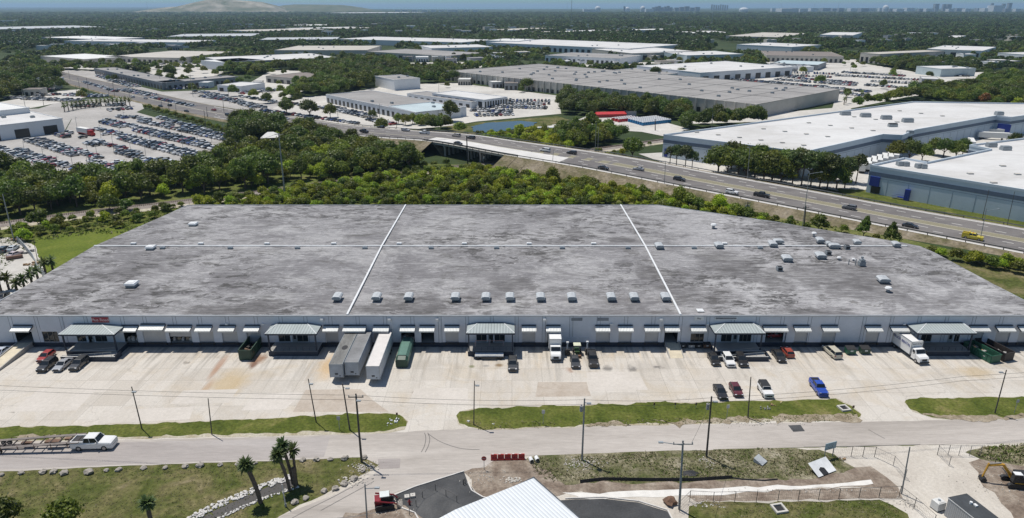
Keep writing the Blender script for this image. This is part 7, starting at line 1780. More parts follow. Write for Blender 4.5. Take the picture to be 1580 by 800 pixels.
pole(567, 812, 563, 747, 'pale grey pole beside the red loader with a small lamp', .13, mat=CONP, lamp=(1.3,.6,-.4))
pole(441, 782, 435, 748, 'short white post with dark foot below the palms', .10, mat=paint('white_post', (.5,.5,.48), .7), name='marker_post', cat='post', base=True)
def wire(a, b_, sag, label, n=14, r=.022, group='overhead wires'):
    m = MB().use(BLK); pts = []
    for k in range(n+1):
        t = k/n; p = lerp(a, b_, t); pts.append(Vector((p.x, p.y, p.z-4*sag*t*(1-t))))
    m.tube(pts, r, 4); return tag(m.build('power_line'), label, 'wire', group)
up = lambda v, dx, dz: Vector((v.x+dx, v.y-.15, v.z+dz))
L0 = Vector((T1.x-85, T1.y+6, T1.z-.5)); R0 = Vector((T3.x+44, T3.y+6, T3.z+.3))
for dz, w in ((-.15,'upper'),(-1.0,'lower')):
    wire(L0+Vector((0,0,dz)), up(T1,-.3,dz), .6, f'{w} overhead wire left of the tallest pole'); wire(up(T1,0,dz), up(T2,0,dz), .5, f'{w} overhead wire between the tallest pole and the ditch pole')
    wire(up(T2,0,dz), up(T3,0,dz), .4, f'{w} overhead wire between the two ditch poles'); wire(up(T3,0,dz), R0+Vector((0,0,dz)), .5, f'{w} overhead wire right of the second ditch pole')
    wire(R0+Vector((0,0,dz)), R0+Vector((50,8,dz)), .5, f'{w} overhead wire at the right picture edge')
wire(up(T3,0,-.4), up(T5,1.2,-.3), .3, 'slanting wire from ditch pole down to the crossarm pole')
# left yard pole, highway lights and the rest
TL = pole(22, 372, 4, 300, 'tall grey pole at the left edge beside the rail track', .22, mat=CONP); TM = pole(440, 306, 431, 206, 'tall grey steel pole in the belt of trees left of centre', .30, 3.0, mat=CONP)
pole(58, 403, 52, 372, 'thin dark pole on the lawn beside the small yard', .09)
pole(722, 262, 720, 210, 'dark lattice pole in front of the overpass', .34, mat=BLK); pole(749, 262, 748, 238, 'short wooden pole under the overpass right end', .25, trans=1)
pole(1152, 338, 1154, 311, 'wooden pole with two transformers behind the roof edge', .2, 1.8, trans=2); pole(1240, 356, 1242, 318, 'brown wooden pole with crossarm beyond the roof', .22, 2.0)
HWG = 'street lights along the highway'
for px, yb, yt, dx, lab in [(1238,352,265,3.5,'tall street light with arm on the near side of the highway right of the oaks'),(1512,372,322,3.5,'street light with pale arm near the yellow truck'),(852,258,232,1.5,'short street light on the embankment right of the overpass'),(1025,286,249,-1.5,'street light on the near side above the embankment scrub'),(1153,276,227,-.5,'slim light before the oaks on the far side'),(918,239,190,0,'left one of a close pair of grey poles at the highway'),(922,239,196,0,'right one of a close pair of grey poles at the highway')]:
    z = 1.0 if px > 1200 else 3.5; pole(px, yb, px+2, yt, lab, .12, lamp=(dx,.4,.5) if dx else None, mat=CONP, name='street_light', cat='street light', group=HWG, z=z)
pole(1514, 345, 1526, 293, 'dark pole left on the grass bank before the right warehouse', .11); pole(1553, 352, 1562, 296, 'dark pole right on the grass bank before the right warehouse', .11)
pole(838, 206, 838, 188, 'thin brown post at the storage yard edge', .2); pole(1098, 200, 1100, 176, 'grey pole at the tree edge behind the wide white roof', .2, mat=CONP); pole(1011, 202, 1011, 184, 'big wooden post in front of the blue toilets', .3)
wire(TL, TM, 3, 'long faint wire above the belt of trees', r=.05); wire(TM, Vector((G(722,262).x, G(722,262).y, 15)), 3, 'faint wire from the steel pole to the overpass', r=.05)
LG = 'light poles in the big left car lot'; k = 0
for px, yb, yt in [(70,259,228),(38,236,218),(113,262,232),(156,215,192),(120,205,180),(135,258,238),(138,252,222),(156,255,236),(150,243,218),(176,236,208),(192,190,172),(203,243,218),(212,220,196),(186,215,190),(226,250,226),(233,232,210),(256,228,202),(262,205,180),(280,208,184),(282,228,212),(305,220,196),(322,196,176),(327,220,198),(347,225,190),(368,222,192),(155,168,150),(90,262,240)]:
    k += 1; pole(px, yb, px, yt, f'slim light pole, {ORD(k)} listed in the big left car lot' if False else f'slim lot light pole, {ORD(k)} counted in the big left car lot', .10, lamp=(.5,0,.05), mat=CONP, group=LG, name='lamp_post', cat='lamp post')
CG = 'light poles around the crossroads'; k = 0
for px, yb, yt in [(108,124,108),(119,148,132),(125,148,120),(137,143,120),(170,158,135),(178,155,128),(200,152,138),(262,178,152),(250,168,150),(346,176,148),(298,150,115),(248,132,118),(354,160,138),(318,200,170),(272,175,160),(320,182,165),(39,165,138),(68,165,145)]:
    k += 1; pole(px, yb, px, yt, f'thin roadside pole, {ORD(k)} counted around the crossroads at upper left', .16, 1.6 if k % 3 == 0 else 0, mat=CONP if k % 2 else None, group=CG, name='roadside_pole', cat='pole')
k = 0
for px, yb, yt in [(542,112,98),(583,112,100),(596,110,94),(609,110,95),(1311,118,98),(1373,122,104),(1388,124,110),(1431,98,88),(1364,92,82),(1490,128,112),(1366,158,138),(1465,150,135),(1536,105,96),(480,182,160),(522,196,170),(676,205,170),(586,186,160),(612,200,182),(677,146,128)]:
    k += 1; pole(px, yb, px, yt, f'thin far pole, {ORD(k)} counted among the lots beyond the highway', .16, lamp=(1,0,.05), mat=CONP, group='light poles among the far lots', name='lamp_post', cat='lamp post')
# ================================================================== palms
def frond(m, base, az, el, L, droop, w=.55):
    pts = []; p = Vector(base); d = Vector((math.cos(az)*math.cos(el), math.sin(az)*math.cos(el), math.sin(el)))
    side = Vector((-math.sin(az), math.cos(az), 0)); n = 4
    for k in range(n+1):
        pts.append((Vector(p), w*(.12, .8, 1.0, .7, .08)[k])); p += d*(L/n); d.z -= droop; d.normalize()
    for (a, wa), (b_, wb) in zip(pts, pts[1:]):
        dz = Vector((0,0,-.18)); m.quad(a, b_, b_+side*wb+dz*wb*2, a+side*wa+dz*wa*2); m.quad(b_, a, a-side*wa+dz*wa*2, b_-side*wb+dz*wb*2)
def palm(px, pyb, pyt, label, lean=(0,0), r=.26, nf=140, fl=1.4, group=None, dead=False, seed=1, z=.05):
    b_ = G(px, pyb, z); h = FP(px, pyt, b_.y).z-z; t = empty('cabbage_palm', (b_.x, b_.y, z), label=label, cat='palm', group=group); rg = random.Random(seed)
    h -= fl*.45 if not dead else 0
    m = MB().use(BARK); n = 5; P = [Vector((lean[0]*(k/n)**1.6, lean[1]*(k/n)**1.6, h*k/n)) for k in range(n+1)]
    for a, c in zip(P, P[1:]): m.bar(a, c, r*1.08, r*.95, n=8, cap=False)
    if dead: m.bar(P[-1], P[-1]+Vector((0,0,.1)), r*.8, .05, n=8)
    m.build('trunk', parent=t)
    if not dead:
        m = MB().use(PALML)
        for k in range(nf):
            az = rg.uniform(0, 6.28); el = rg.uniform(-.9, 1.25); frond(m, P[-1], az, el, fl*rg.uniform(.8,1.15), rg.uniform(.10,.28), fl*.12)
        m.build('crown', parent=t)
    return t
palm(402, 776, 712, 'single palm standing on the rim of the rocky channel', (-1.3,0), .32, seed=2)
PG = 'palm clump by the channel'
palm(447, 757, 697, 'front palm of the clump, trunk leaning left', (-1.1,.1), .24, seed=3, group=PG); palm(452, 746, 683, 'rear taller palm of the clump', (-.9,.1), .24, seed=4, group=PG); palm(458, 747, 690, 'thin palm with its small crown to the right of the clump', (.0,.1), .2, seed=5, group=PG, nf=60, fl=1.4)
palm(456, 752, 722, 'bare dead palm stump right of the clump', (0,0), .27, dead=True, seed=6, group=PG)
palm(236, 818, 772, 'palm with only its crown above the bottom picture edge', (0,0), .3, seed=7, fl=1.3)
SYG = 'palms round the small yard behind the left roof corner'
for i, (x, yb, yt, s) in enumerate([(72,427,401,8),(52,447,417,9),(40,452,425,10),(14,447,422,11),(2,450,425,12),(60,436,412,13),(28,455,432,14),(82,418,398,15)]): palm(x, yb, yt, f'bushy palm, {ORD(i+1)} counted round the small yard behind the left roof corner', (0,0), .3, 60, 1.9, group=SYG, seed=s)
for i, (x, yb, yt) in enumerate([(1220,170,158),(1305,160,142),(1328,156,140),(1302,162,150)]): palm(x, yb, yt, f'small palm, {ORD(i+1)} from the huge warehouse corner behind the white roof', (0,0), .3, 30, 2.6, group='palms at the huge warehouse corner', seed=20+i)
for i in range(17): palm(100+i*6.3, 172-(i*.9 if i < 8 else 8)+random.uniform(-1,1), 158-(i*.5)+random.uniform(-1,1), f'palm, {ORD(i+1)} from left in the row between the upper left lots', (0,0), .3, 26, 3.0, group='palm row between the upper left lots', seed=40+i)
q = G(104, 822); tree('oak3', (q.x, q.y, 0), .62, 'dark bushy tree cut by the bottom edge at left'); q = G(4, 824); tree('oak1', (q.x, q.y, 0), .62, 'dark tree cut by the lower left corner')
q = G(165, 838); tree('shr1', (q.x, q.y, 0), .5, 'small bush at the bottom edge left of the palm crown')
for i in range(22): x = 225+i*6.6; y = 168+i*2.0; q = G(x, y); tree('oliv' if i % 2 else 'shr2', (q.x, q.y, 0), .55 if i % 2 else .9, f'hedge bush, {ORD(i+1)} from left between the highway and the big car lot', 'hedge bushes above the big car lot')
# ================================================================== boulders and rocks
ROCK = paint('boulder', (.34,.31,.27), .9, var=.35, scale=1.6)
def rock(px, py, s, label, seed, sq=.6, group='boulders along the field edge'):
    v, f = ico(s, (0,0,s*sq*.55), sq, seed, 2, .6); m = MB().use(ROCK); m.add(v, f); b_ = G(px, py, .05); o = m.build('boulder', loc=b_); o.rotation_euler.z = seed; return tag(o, label, 'rock', group)
for i, (x, y, s) in enumerate([(2,734,.5),(33,731,.55),(66,730,.65),(83,729,.65),(99,731,.8),(137,730,.85),(164,727,.5),(183,726,.6),(222,723,.55),(255,723,.5),(286,721,.6),(309,719,.75),(340,718,.5),(369,717,.65),(394,715,.4),(467,711,.6),(488,710,.65),(510,710,.5),(531,709,.75),(562,707,.6),(560,727,.5),(546,740,.7),(531,748,.7),(517,755,.65),(500,759,.6),(472,770,.55),(455,776,.7),(574,722,.5)]): rock(x, y, s*.85, f'grey boulder, {ORD(i+1)} from left along the lower left field edge', i+1)
m = MB().use(paint('white_riprap', (.62,.60,.57), .9, var=.25, scale=2.5)); 
for seg in (((455,741),(400,760)),((400,760),(330,790)),((330,790),(255,832))):
    A, B = G(*seg[0]), G(*seg[1]); d = (B-A); L = d.length; d.normalize(); nn = Vector((-d.y, d.x, 0)); nn = nn if nn.y > 0 else -nn
    for k in range(int(L*26)):
        t = random.random(); o = nn*random.uniform(.25,1.7); s = random.uniform(.09,.24); p = lerp(A, B, t)+o; v, f = ico(s, (p.x,p.y,.05+s*.4), .8, k, 1, .5); m.add(v, f)
    for k in range(int(L*10)):
        t = random.random(); o = -nn*random.uniform(1.6,2.2); s = random.uniform(.08,.2); p = lerp(A, B, t)+o; v, f = ico(s, (p.x,p.y,.05+s*.4), .8, k, 1, .5); m.add(v, f)
tag(m.build('riprap_rocks'), kind='stuff')
# loose limestone rubble and debris near pole feet
m = MB().use(paint('rubble', (.50,.47,.42), .9, var=.3))
for cx, cy, rx, ry, n_, s0 in [(562,722,2.2,1.6,120,.16),(545,742,2.5,1.3,60,.2),(898,716,3.2,1.6,160,.14),(1092,712,1.6,1.6,50,.14),(790,741,1.3,.8,60,.2),(1085,778,3,1,50,.14),(1400,776,1.5,1.5,60,.13),(1545,748,6,4,90,.11),(755,738,4,2,70,.12),(1160,655,8,.8,60,.12),(1250,757,14,.5,70,.12),(605,792,4,1.5,50,.10)]:
    c = G(cx, cy, .05)
    for k in range(n_):
        s = random.uniform(.4,1)*s0; p = c+Vector((random.gauss(0,rx*.5), random.gauss(0,ry*.5), 0)); v, f = ico(s, (p.x,p.y,.04+s*.3), .7, k, 1, .5); m.add(v, f)
tag(m.build('limestone_rubble'), kind='stuff')
# tufts of weeds on the rough ground
m1 = MB().use(ground_mat('dry_weeds', [(.18,.17,.08),(.30,.27,.16),(.46,.41,.30)], .8, 4, 3, .3, 0)); m2 = MB().use(ground_mat('green_weeds', [(.06,.09,.015),(.10,.15,.025),(.16,.20,.04)], .8, 4, 3, .3, 0))
def tufts(poly, n_, s0, s1, green=.5, world=False):
    P = [(p[0], p[1]) for p in GP(poly)]; xs = [p[0] for p in P]; ys = [p[1] for p in P]; c = 0
    while c < n_:
        x, y = random.uniform(min(xs), max(xs)), random.uniform(min(ys), max(ys)); c += 1
        if not inpoly(x, y, P): continue
        if mnoise.noise(Vector((x*.16, y*.25, 4))) < random.uniform(-.5,.3): continue
        s = random.uniform(s0, s1); mm = m2 if random.random() < green else m1
        for j in range(5):
            a = random.uniform(0, 6.28); l = s*random.uniform(.5,1); w = s*.22; bx, by = x+random.gauss(0,s*.3), y+random.gauss(0,s*.3)
            mm.add([(bx-math.sin(a)*w, by+math.cos(a)*w, .03), (bx+math.sin(a)*w, by-math.cos(a)*w, .03), (bx+math.cos(a)*l*.5, by+math.sin(a)*l*.5, .05+l*.7)], [(0,1,2)])
tufts([(818,708),(1000,699),(1180,692),(1255,697),(1305,712),(1250,735),(1000,742),(850,744),(825,730)], 6000, .15, .4, .3)
tufts([(1495,700),(1520,690),(1700,680),(1740,716),(1600,720),(1535,710)], 3500, .25, .6, .4)
tufts([(1068,782),(1240,776),(1370,774),(1400,800),(1400,830),(1070,830)], 2500, .1, .26, .5)
tufts([(-40,735),(200,722),(395,714),(560,706),(575,725),(430,792),(300,830),(-60,860)], 9000, .08, .2, .45)
tufts([(715,652),(900,650),(1180,643),(1320,640),(1325,650),(1050,655),(740,664)], 3500, .12, .35, .35)
tufts([(800,262),(1000,292),(1200,332),(1580,408),(1700,440),(1640,440),(1400,378),(1180,342),(1000,318),(780,275)], 9000, .4, 1.1, .55)
tufts([(0,420),(60,372),(150,362),(240,360),(290,318),(142,335),(0,360)], 6000, .3, .8, .8)
tag(m1.build('dry_weeds'), kind='stuff'); tag(m2.build('green_weeds'), kind='stuff')
# ================================================================== building at the bottom edge: eave, gutter, ribbed roof
zb = 6.0; A = G(823, 739, zb); dl = (G(692, 801, zb)-A).normalized(); dr = (G(912, 803, zb)-A).normalized(); dr = (dr-dl*dr.dot(dl)).normalized()
t = empty('metal_building', (A.x, A.y, 0), math.atan2(dr.y, dr.x), 'metal building with pale ribbed roof corner cut by the bottom edge', 'building')
wl2 = 26.0; wr = 30.0; sgn = -1
m = MB().use(paint('site_building_wall', (.5,.5,.48), .7)); m.b2((.25,-.25,0), (wr,-wl2,zb-.35)); m.build('wall', parent=t)
rm = ribbed('pale_ribbed_roof', (.66,.69,.71), .55, 'Y', kind='obj', depth=.1, dark=.70, rough=.4, var=.04)
m = MB().use(rm); m.add([(-.1,.1,zb),(wr,.1,zb),(wr,-wl2/2,zb+.9),(-.1,-wl2/2,zb+.9),(wr,-wl2,zb),(-.1,-wl2,zb)], [(3,2,1,0),(5,4,2,3)]); ro = m.build('roof', parent=t)
for p_ in ro.data.polygons:
    if p_.normal.z < 0: p_.flip()
m = MB().use(paint('dark_gutter', (.07,.08,.09), .4)); m.b2((-.32,.1,zb-.3), (wr,.34,zb-.03)); m.b2((-.34,.34,zb-.3), (-.1,-wl2,zb+.02)); m.build('gutter', parent=t)
# red plastic barriers in a row by the road
BRD = paint('barrier_red', (.42,.035,.03), .5, var=.15)
A = G(757, 709.5, .04); B = G(810, 708.5, .04); L = (B-A).length; nb = 5
for k in range(nb):
    w = L/nb; c = lerp(A, B, (k+.5)/nb); t = empty('water_barrier', (c.x, c.y, .04), 0, f'red plastic traffic barrier, {ORD(k+1)} from left of five by the road', 'barrier', 'red barriers by the road')
    m = MB().use(BRD); m.loft([[(x,-.3,0),(x,-.28,.3),(x,-.12,.55),(x,-.1,1.0),(x,.1,1.0),(x,.12,.55),(x,.28,.3),(x,.3,0)] for x in (-w/2+.04, w/2-.04)]); m.box((0,0,1.02), (w*.7,.14,.06)); m.build('body', parent=t)
    m = MB().use(paint('barrier_cap_white', (.75,.7,.68), .5)); m.box((-w*.2,0,1.07), (.35,.12,.04)); m.build('filler_cap', parent=t)
# signs
def post_sign(px, pyb, pyt, w, h, mat, label, name='road_sign', back=False, txt=None, z=.05, oct_=False, rz=0):
    b_ = G(px, pyb, z); H_ = FP(px, pyt, b_.y).z-z; t = empty(name, tuple(b_), rz, label, 'sign'); m = MB().use(GREYM); m.bar((0,.04,0), (0,.04,H_), .045, n=6); m.build('post', parent=t)
    m = MB().use(mat)
    if oct_: m.bar((0,-.03,H_-h/2), (0,.0,H_-h/2), h/2*1.08, n=8)
    else: m.box((0,-.02,H_-h/2), (w,.05,h))
    m.build('sign_plate', parent=t)
    if txt: text(txt, h*.3, 'lettering', WPIPE, t, (0,-.07,H_-h/2), (math.pi/2,0,0), .005)
    return t
post_sign(747, 725, 704.5, .8, .8, paint('stop_red', (.35,.015,.015), .4, var=.05), 'small octagonal stop sign on the dirt left of the red barriers', 'stop_sign', txt='STOP', oct_=True)
post_sign(838, 655, 633, .55, .75, paint('sign_back', (.5,.5,.48), .6), 'small pale sign plate on the left part of the middle verge'); post_sign(1121, 647, 625, .5, .7, paint('sign_back', (.5,.5,.48), .6), 'small pale sign plate on the verge before the maroon hatchback'); post_sign(524, 664, 643, .6, .7, GREYM, 'small grey sign plate on the left verge near the tallest pole')
post_sign(613, 648, 637, .35, .5, RUST, 'tiny brown marker post by the white junk on the verge'); post_sign(1565, 638, 617, .5, .6, GREYM, 'small thin sign at the right edge verge'); post_sign(1315, 637, 626, .4, .5, RUST, 'small brown marker beside the concrete drain on the verge')
for i, x in enumerate((1009,1041.5,1073.5)): post_sign(x, 630, 621.5, .3, .5, RUST, f'short dark stub post, {ORD(i+1)} of three along the verge top')
b_ = G(1278, 706, .05); t = empty('site_billboard', tuple(b_), .35, 'small pale blue site billboard on two posts at the fence end', 'sign'); m = MB().use(GREYM)
for x in (-.9,.9): m.bar((x,0,0), (x,0,2.8), .06, n=5)
m.build('posts', parent=t); m = MB().use(paint('board_blue', (.30,.40,.44), .6, var=.3)); m.box((0,-.05,2.3), (2.3,.08,1.3)); m.build('board', parent=t)
# leaning white panel, grey board, drains, junk
b_ = G(1268, 726, .1); t = empty('leaning_panel', tuple(b_), .45, 'large white panel with an arched hole lying against the ditch bank', 'panel'); m = MB().use(WPIPE)
m.add([(-2,-1.1,.1),(-.9,-1.1,.1),(-.9,-.1,.5),(-.3,.15,.62),(.3,-.1,.5),(.3,-1.1,.1),(2,-1.1,.1),(2,1.2,1.2),(-2,1.2,1.2)], [(0,1,2,8),(2,3,8),(3,7,8),(3,4,7),(4,5,6,7)]); m.v = [(x,y,z+.0) for x,y,z in m.v]; m.build('panel', parent=t); m = MB().use(BLK); m.add([(-.9,-1.1,.08),(.3,-1.1,.08),(.3,-.1,.45),(-.3,.15,.56),(-.9,-.1,.45)], [(0,1,2,3,4)]); m.build('opening', parent=t)
b_ = G(1173, 713, .1); t = empty('grey_board', tuple(b_), .75, 'square grey board lying in the ditch weeds', 'board'); m = MB().use(paint('board_grey', (.42,.44,.45), .5)); m.add([(-.8,-.8,.15),(.8,-.8,.15),(.8,.8,.75),(-.8,.8,.75),(-.8,-.8,.05),(.8,-.8,.05),(.8,.8,.0),(-.8,.8,.0)], [(0,1,2,3),(0,4,5,1),(1,5,6,2),(3,2,6,7),(0,3,7,4)]); m.build('board', parent=t)
def drain(px, py, s, label):
    b_ = G(px, py, .06); t = empty('drain_inlet', tuple(b_), .2, label, 'drain'); m = MB().use(paint('drain_concrete', (.5,.48,.44), .8))
    for a in range(4):
        c = [(0,-s),(s,0),(0,s),(-s,0)][a]; m.box((c[0],c[1],.15), ((2*s+.3) if c[0] == 0 else .3, (2*s+.3) if c[1] == 0 else .3, .32) if c[0] == 0 else (.3, 2*s-.3, .32))
    m.build('frame', parent=t); m = MB().use(BLK); m.box((0,0,.08), (2*s-.3,2*s-.3,.05)); m.build('grate', parent=t)
drain(1302, 631, .75, 'concrete drain box on the right tip of the middle verge'); drain(1202, 786, .8, 'white edged drain box in the grass at the bottom'); drain(628, 768, .22, 'small white ring beside the loader bucket, left') ; drain(637, 766, .22, 'small white ring beside the loader bucket, right')
def junk(px, py, label, mat, seed, n_=7, s=.6, name='junk_pile'):
    b_ = G(px, py, .05); rg = random.Random(seed); m = MB().use(mat)
    for k in range(n_): m.box((rg.uniform(-s,s)*1.5, rg.uniform(-s,s), rg.uniform(.1,.4)*s), (rg.uniform(.3,1.1)*s, rg.uniform(.2,.6)*s, rg.uniform(.15,.5)*s), rg.uniform(0,3), top=(.8,.7))
    return tag(m.build(name, loc=b_), label, 'junk', None, 'stuff')
junk(608, 650, 'white junk at the verge tip', WPIPE, 3); junk(601, 656, '', WPIPE, 4, 4, .4); junk(722, 652, '', WPIPE, 5, 3, .4); junk(760, 655, '', WPIPE, 6, 3, .3); junk(1195, 625, '', JUNK[0], 7, 6, .5); junk(1208, 622, '', paint('yellow_waste', (.6,.5,.25), .6), 8, 5, .4); junk(1180, 630, '', JUNK[1], 9, 8, .6); junk(1300, 708, '', JUNK[0], 10, 5, .4)
b_ = G(1034, 777, .05); v, f = ico(.95, (0,0,.4), .6, 5, 2, .9); tag(MB().use(RUST).add(v, f).build('brush_pile', loc=b_), 'round heap of brown dead brush near the crossarm pole', 'brush pile')
b_ = G(1064, 731, .06); t = empty('black_tarp', tuple(b_), 0, 'black tarpaulin patch lying in the ditch grass', 'tarpaulin'); m = MB().use(BLK); m.add([(-1.2,-.6,.02),(.9,-.7,.03),(1.5,.1,.05),(.7,.7,.12),(-.9,.6,.08),(0,0,.22)], [(0,1,5),(1,2,5),(2,3,5),(3,4,5),(4,0,5)]); m.build('sheet', parent=t)
b_ = G(825, 714, .1); t = empty('culvert', tuple(b_), .3, 'twin culvert pipe ends in the ditch by the red barriers', 'culvert')
for x in (-.5,.5): 
    m = MB().use(WPIPE); m.bar((x,0,.35), (x,.8,.4), .34, n=12); m.build('pipe', parent=t); m = MB().use(BLK); m.bar((x,-.02,.35), (x,-.01,.35), .27, n=12); m.build('pipe_mouth', parent=t)
# silt fence and chain link fences
def fence(pts, h, label, posts=3.0, mesh=True, mat=None, top=True, group='site fences', name='chain_link_fence', z=.05):
    P = [G(*p, z) for p in pts]; o = empty(name, tuple(P[0]), label=label, cat='fence', group=group); q = [p-P[0] for p in P]; mat = mat or paint('fence_steel', (.09,.085,.08), .6)
    m = MB().use(mat); pc = 0
    for a, b_ in zip(q, q[1:]):
        L = (b_-a).length; n = max(1, round(L/posts))
        for k in range(n+1 if b_ is q[-1] else n):
            p = lerp(a, b_, k/n); pm = MB().use(mat); pm.bar(p, p+Vector((0,0,h)), .05, n=5); pm.build('post', parent=o)
        if top: m.bar(a+Vector((0,0,h-.04)), b_+Vector((0,0,h-.04)), .028, n=4)
        if mesh:
            d = (b_-a).normalized(); kk = int(L/.3)
            for k in range(kk):
                p = a+d*(k*.3); r_ = d*min(.3*5, L-k*.3); hh = min(h-.1, h)
                m.bar(p+Vector((0,0,.05)), p+Vector((0,0,hh)), .007, n=3, cap=False)
            for z_ in (.06, h*.35, h*.65): m.bar(a+Vector((0,0,z_)), b_+Vector((0,0,z_)), .012, n=3)
    m.build('mesh', parent=o)
    return o
sf_ = MB().use(BLK); P = [G(*p, .02) for p in [(895,746),(930,742),(1000,743),(1070,743),(1130,739),(1145,741),(1180,743),(1200,741)]]
o = empty('silt_fence', tuple(P[0]), label='low black silt fence along the bottom of the ditch', cat='fence')
for i, (a, b_) in enumerate(zip(P, P[1:])): hh = .55 if i < 4 else .2; a, b_ = a-P[0], b_-P[0]; sf_.add([a, b_, b_+Vector((0,.12,hh)), a+Vector((0,.12,hh)), b_+Vector((0,.16,hh)), a+Vector((0,.16,hh)), b_+Vector((0,.3,0)), a+Vector((0,.3,0))], [(0,1,2,3),(3,2,4,5),(5,4,6,7)])
sf_.build('fabric', parent=o)
fence([(1064,774),(1100,776),(1200,774),(1387,767)], 2.0, 'long chain link fence across the bottom of the building site'); fence([(1064,774),(1048,790)], 2.0, 'short fence wing at the crossarm pole'); fence([(1387,767),(1410,785),(1440,812)], 2.0, 'fence running down right from the site corner to the white tank')
LF = paint('light_fence_steel', (.24,.23,.22), .6)
fence([(1284,704),(1313,704.5)], 1.9, 'pale fence between the small billboard and the gate', mat=LF); fence([(1313,704.5),(1349,705.5)], 2.0, 'closed gate leaf with cross rail right of the small billboard', posts=2.4, mat=paint('fence_steel', (.09,.085,.08), .6), name='site_gate')
fence([(1349,705.5),(1378,719),(1396,740)], 1.9, 'pale fence curving from the gate to the plain pole', mat=LF); fence([(1446,702),(1479,703),(1512,703.5)], 2.0, 'gate frame fence right of the sandy drive', posts=2.3, mat=LF, name='site_gate'); fence([(1446,702),(1464,719)], 1.8, 'short open gate leaf right of the sandy drive', posts=2.6, mat=LF, name='site_gate')
fence([(1510,704),(1535,716),(1560,735)], .9, 'low black barrier fence at the weedy bank', mat=BLK, mesh=False, name='barrier_fence')
# small walled enclosure beside the new asphalt
fence([(632,795),(652,768),(672,757),(705,775)], 1.2, 'thin rail on the new asphalt by the ribbed roof', posts=2.5, mesh=False)
# container with dark roof and white tank, lower right
a_ = G(1461, 768, 3.1); c_ = G(1494, 764, 3.1); e_ = G(1532, 793, 3.1)-c_; e_.z = 0; e_.normalize(); mid_ = (a_+c_)/2+e_*6.1; b_ = Vector((mid_.x, mid_.y, .05)); t = empty('container_office', tuple(b_), math.atan2(e_.y, e_.x), 'grey container office with dark roof and two roof vents', 'container')
L, w, h = 12.2, 3.2, 3.1
m = MB().use(ribbed('container_side', (.30,.31,.32), .3, 'X', kind='obj', depth=.04, dark=.8)); m.box((0,0,h/2), (L,w,h)); m.build('body', parent=t); m = MB().use(paint('dark_roof_felt', (.045,.05,.055), .7, var=.2)); m.box((0,0,h+.04), (L+.1,w+.1,.08)); m.build('roof', parent=t)
m = MB().use(WPIPE); m.bar((-4.2,.3,h+.1), (-4.2,.3,h+.45), .2, n=8).box((-3.7,.6,h+.2), (.5,.4,.2)).bar((0.8,-.2,h+.08), (.8,-.2,h+.3), .25, n=8); m.build('roof_vents', parent=t); m = MB().use(BLK); m.box((-L/2-.03,-.3,1.1), (.06,.9,2.1)); m.build('door', parent=t)
m = MB().use(WPIPE)
for sy in (-1,1): m.box((0,sy*(w/2+.03),h-.05), (L,.08,.14))
for sx in (-1,1): m.box((sx*(L/2+.03),0,h-.05), (.08,w+.14,.14))
m.build('roof_trim', parent=t)
b_ = G(1446, 785, .05); t = empty('water_tank', tuple(b_), .3, 'white square plastic tank beside the container office', 'tank'); m = MB().use(paint('tank_white', (.62,.62,.60), .5)); m.box((0,0,.75), (1.5,1.3,1.3), top=(.96,.96)); m.box((0,0,1.45), (1.3,1.1,.1), top=(.8,.8)); m.build('tank', parent=t); m = MB().use(BLK); m.box((0,0,.06), (1.5,1.3,.12)); m.build('pallet', parent=t); m = MB().use(GREYM); m.bar((0,0,1.5), (0,0,1.62), .2, n=10); m.build('lid', parent=t)
m = MB().use(BLK)
b_ = G(716, 748, .05); t = empty('delineator_post', tuple(b_), 0, 'dark short post pair at the kerb of the new asphalt', 'post'); m.bar((-.1,0,0), (-.1,0,1.0), .08, n=5).bar((.15,.2,0), (.15,.2,1.0), .08, n=5); m.build('posts', parent=t)
b_ = G(632, 779, .05); t = empty('dark_hydrant', tuple(b_), 0, 'dark red hydrant post in front of the loader bucket', 'hydrant'); m = MB().use(RED2); m.bar((0,0,0), (0,0,.75), .16, n=8).bar((0,0,.75), (0,0,.95), .16, .05, n=8).bar((-.3,0,.5), (.3,0,.5), .08, n=6); m.build('body', parent=t)
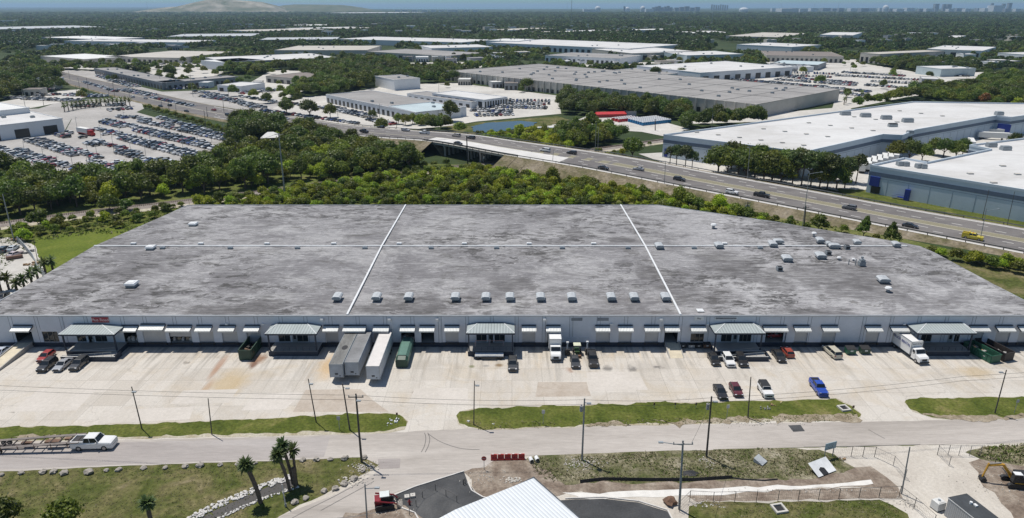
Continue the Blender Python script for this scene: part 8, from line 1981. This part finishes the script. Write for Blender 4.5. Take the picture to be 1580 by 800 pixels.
# ================================================================== small yard behind the left roof corner
patch('small_yard', [(-60,385),(0,368),(28,366),(52,378),(70,420),(60,440),(20,460),(-40,470)], .05, LOTP, amp=.3)
o = empty('scrap_fence', tuple(G(26,372)), label='grey fence with junk along the right side of the small yard', cat='fence'); P = [G(*p) for p in [(26,372),(38,385),(52,402),(60,420),(72,432)]]; m = MB().use(GREYM)
for a, b_ in zip(P, P[1:]): a, b_ = a-P[0], b_-P[0]; m.add([a, b_, b_+Vector((0,0,2)), a+Vector((0,0,2)), a+Vector((.1,.1,2)), b_+Vector((.1,.1,2))], [(0,1,2,3),(3,2,5,4)])
m.build('panels', parent=o)
o = empty('brick_wall', tuple(G(10,402)), label='low red brown wall across the small yard', cat='wall'); P = [G(8,404),G(34,400)]; m = MB().use(paint('brick_brown', (.20,.12,.09), .9)); m.bar(P[0]-P[0]+Vector((0,0,.6)), P[1]-P[0]+Vector((0,0,.6)), .6, n=4); m.build('wall', parent=o)
SG = 'cars in the small yard'
car('suv', 8, 388, 100, 'dark teal car at the left edge in the small yard', (.05,.07,.08), SG); car('saloon', 21, 386, 100, 'white pale car in the small yard', (.55,.6,.62), SG); car('saloon', 24, 395, 80, 'white red car before the low wall in the small yard', (.6,.5,.5), SG); car('saloon', 4, 462, -80, 'black car beside the roof edge under the left palms', BLACKC, SG)
junk(40, 390, '', JUNK[1], 31, 10, 1.2); junk(50, 408, '', JUNK[0], 32, 10, 1.2); junk(24, 372, '', paint('tan_waste', (.5,.33,.2), .7), 33, 4, 1.3); junk(56, 418, '', JUNK[2], 34, 10, 1.1)
# ================================================================== air
HZ = MB(); HZ.box((0, 30900, 77.5), (122000, 62600, 157)); hz_ = HZ.build('haze'); hz_['kind'] = 'stuff'
hm = bpy.data.materials.new('haze_air'); hm.use_nodes = True; hn = hm.node_tree; hn.nodes.remove(hn.nodes['Principled BSDF']); pv = hn.nodes.new('ShaderNodeVolumePrincipled')
pv.inputs['Density'].default_value = .000055; pv.inputs['Color'].default_value = (.50,.72,.95,1); pv.inputs['Anisotropy'].default_value = .2
hn.links.new(pv.outputs[0], hn.nodes['Material Output'].inputs['Volume']); hz_.data.materials.append(hm)
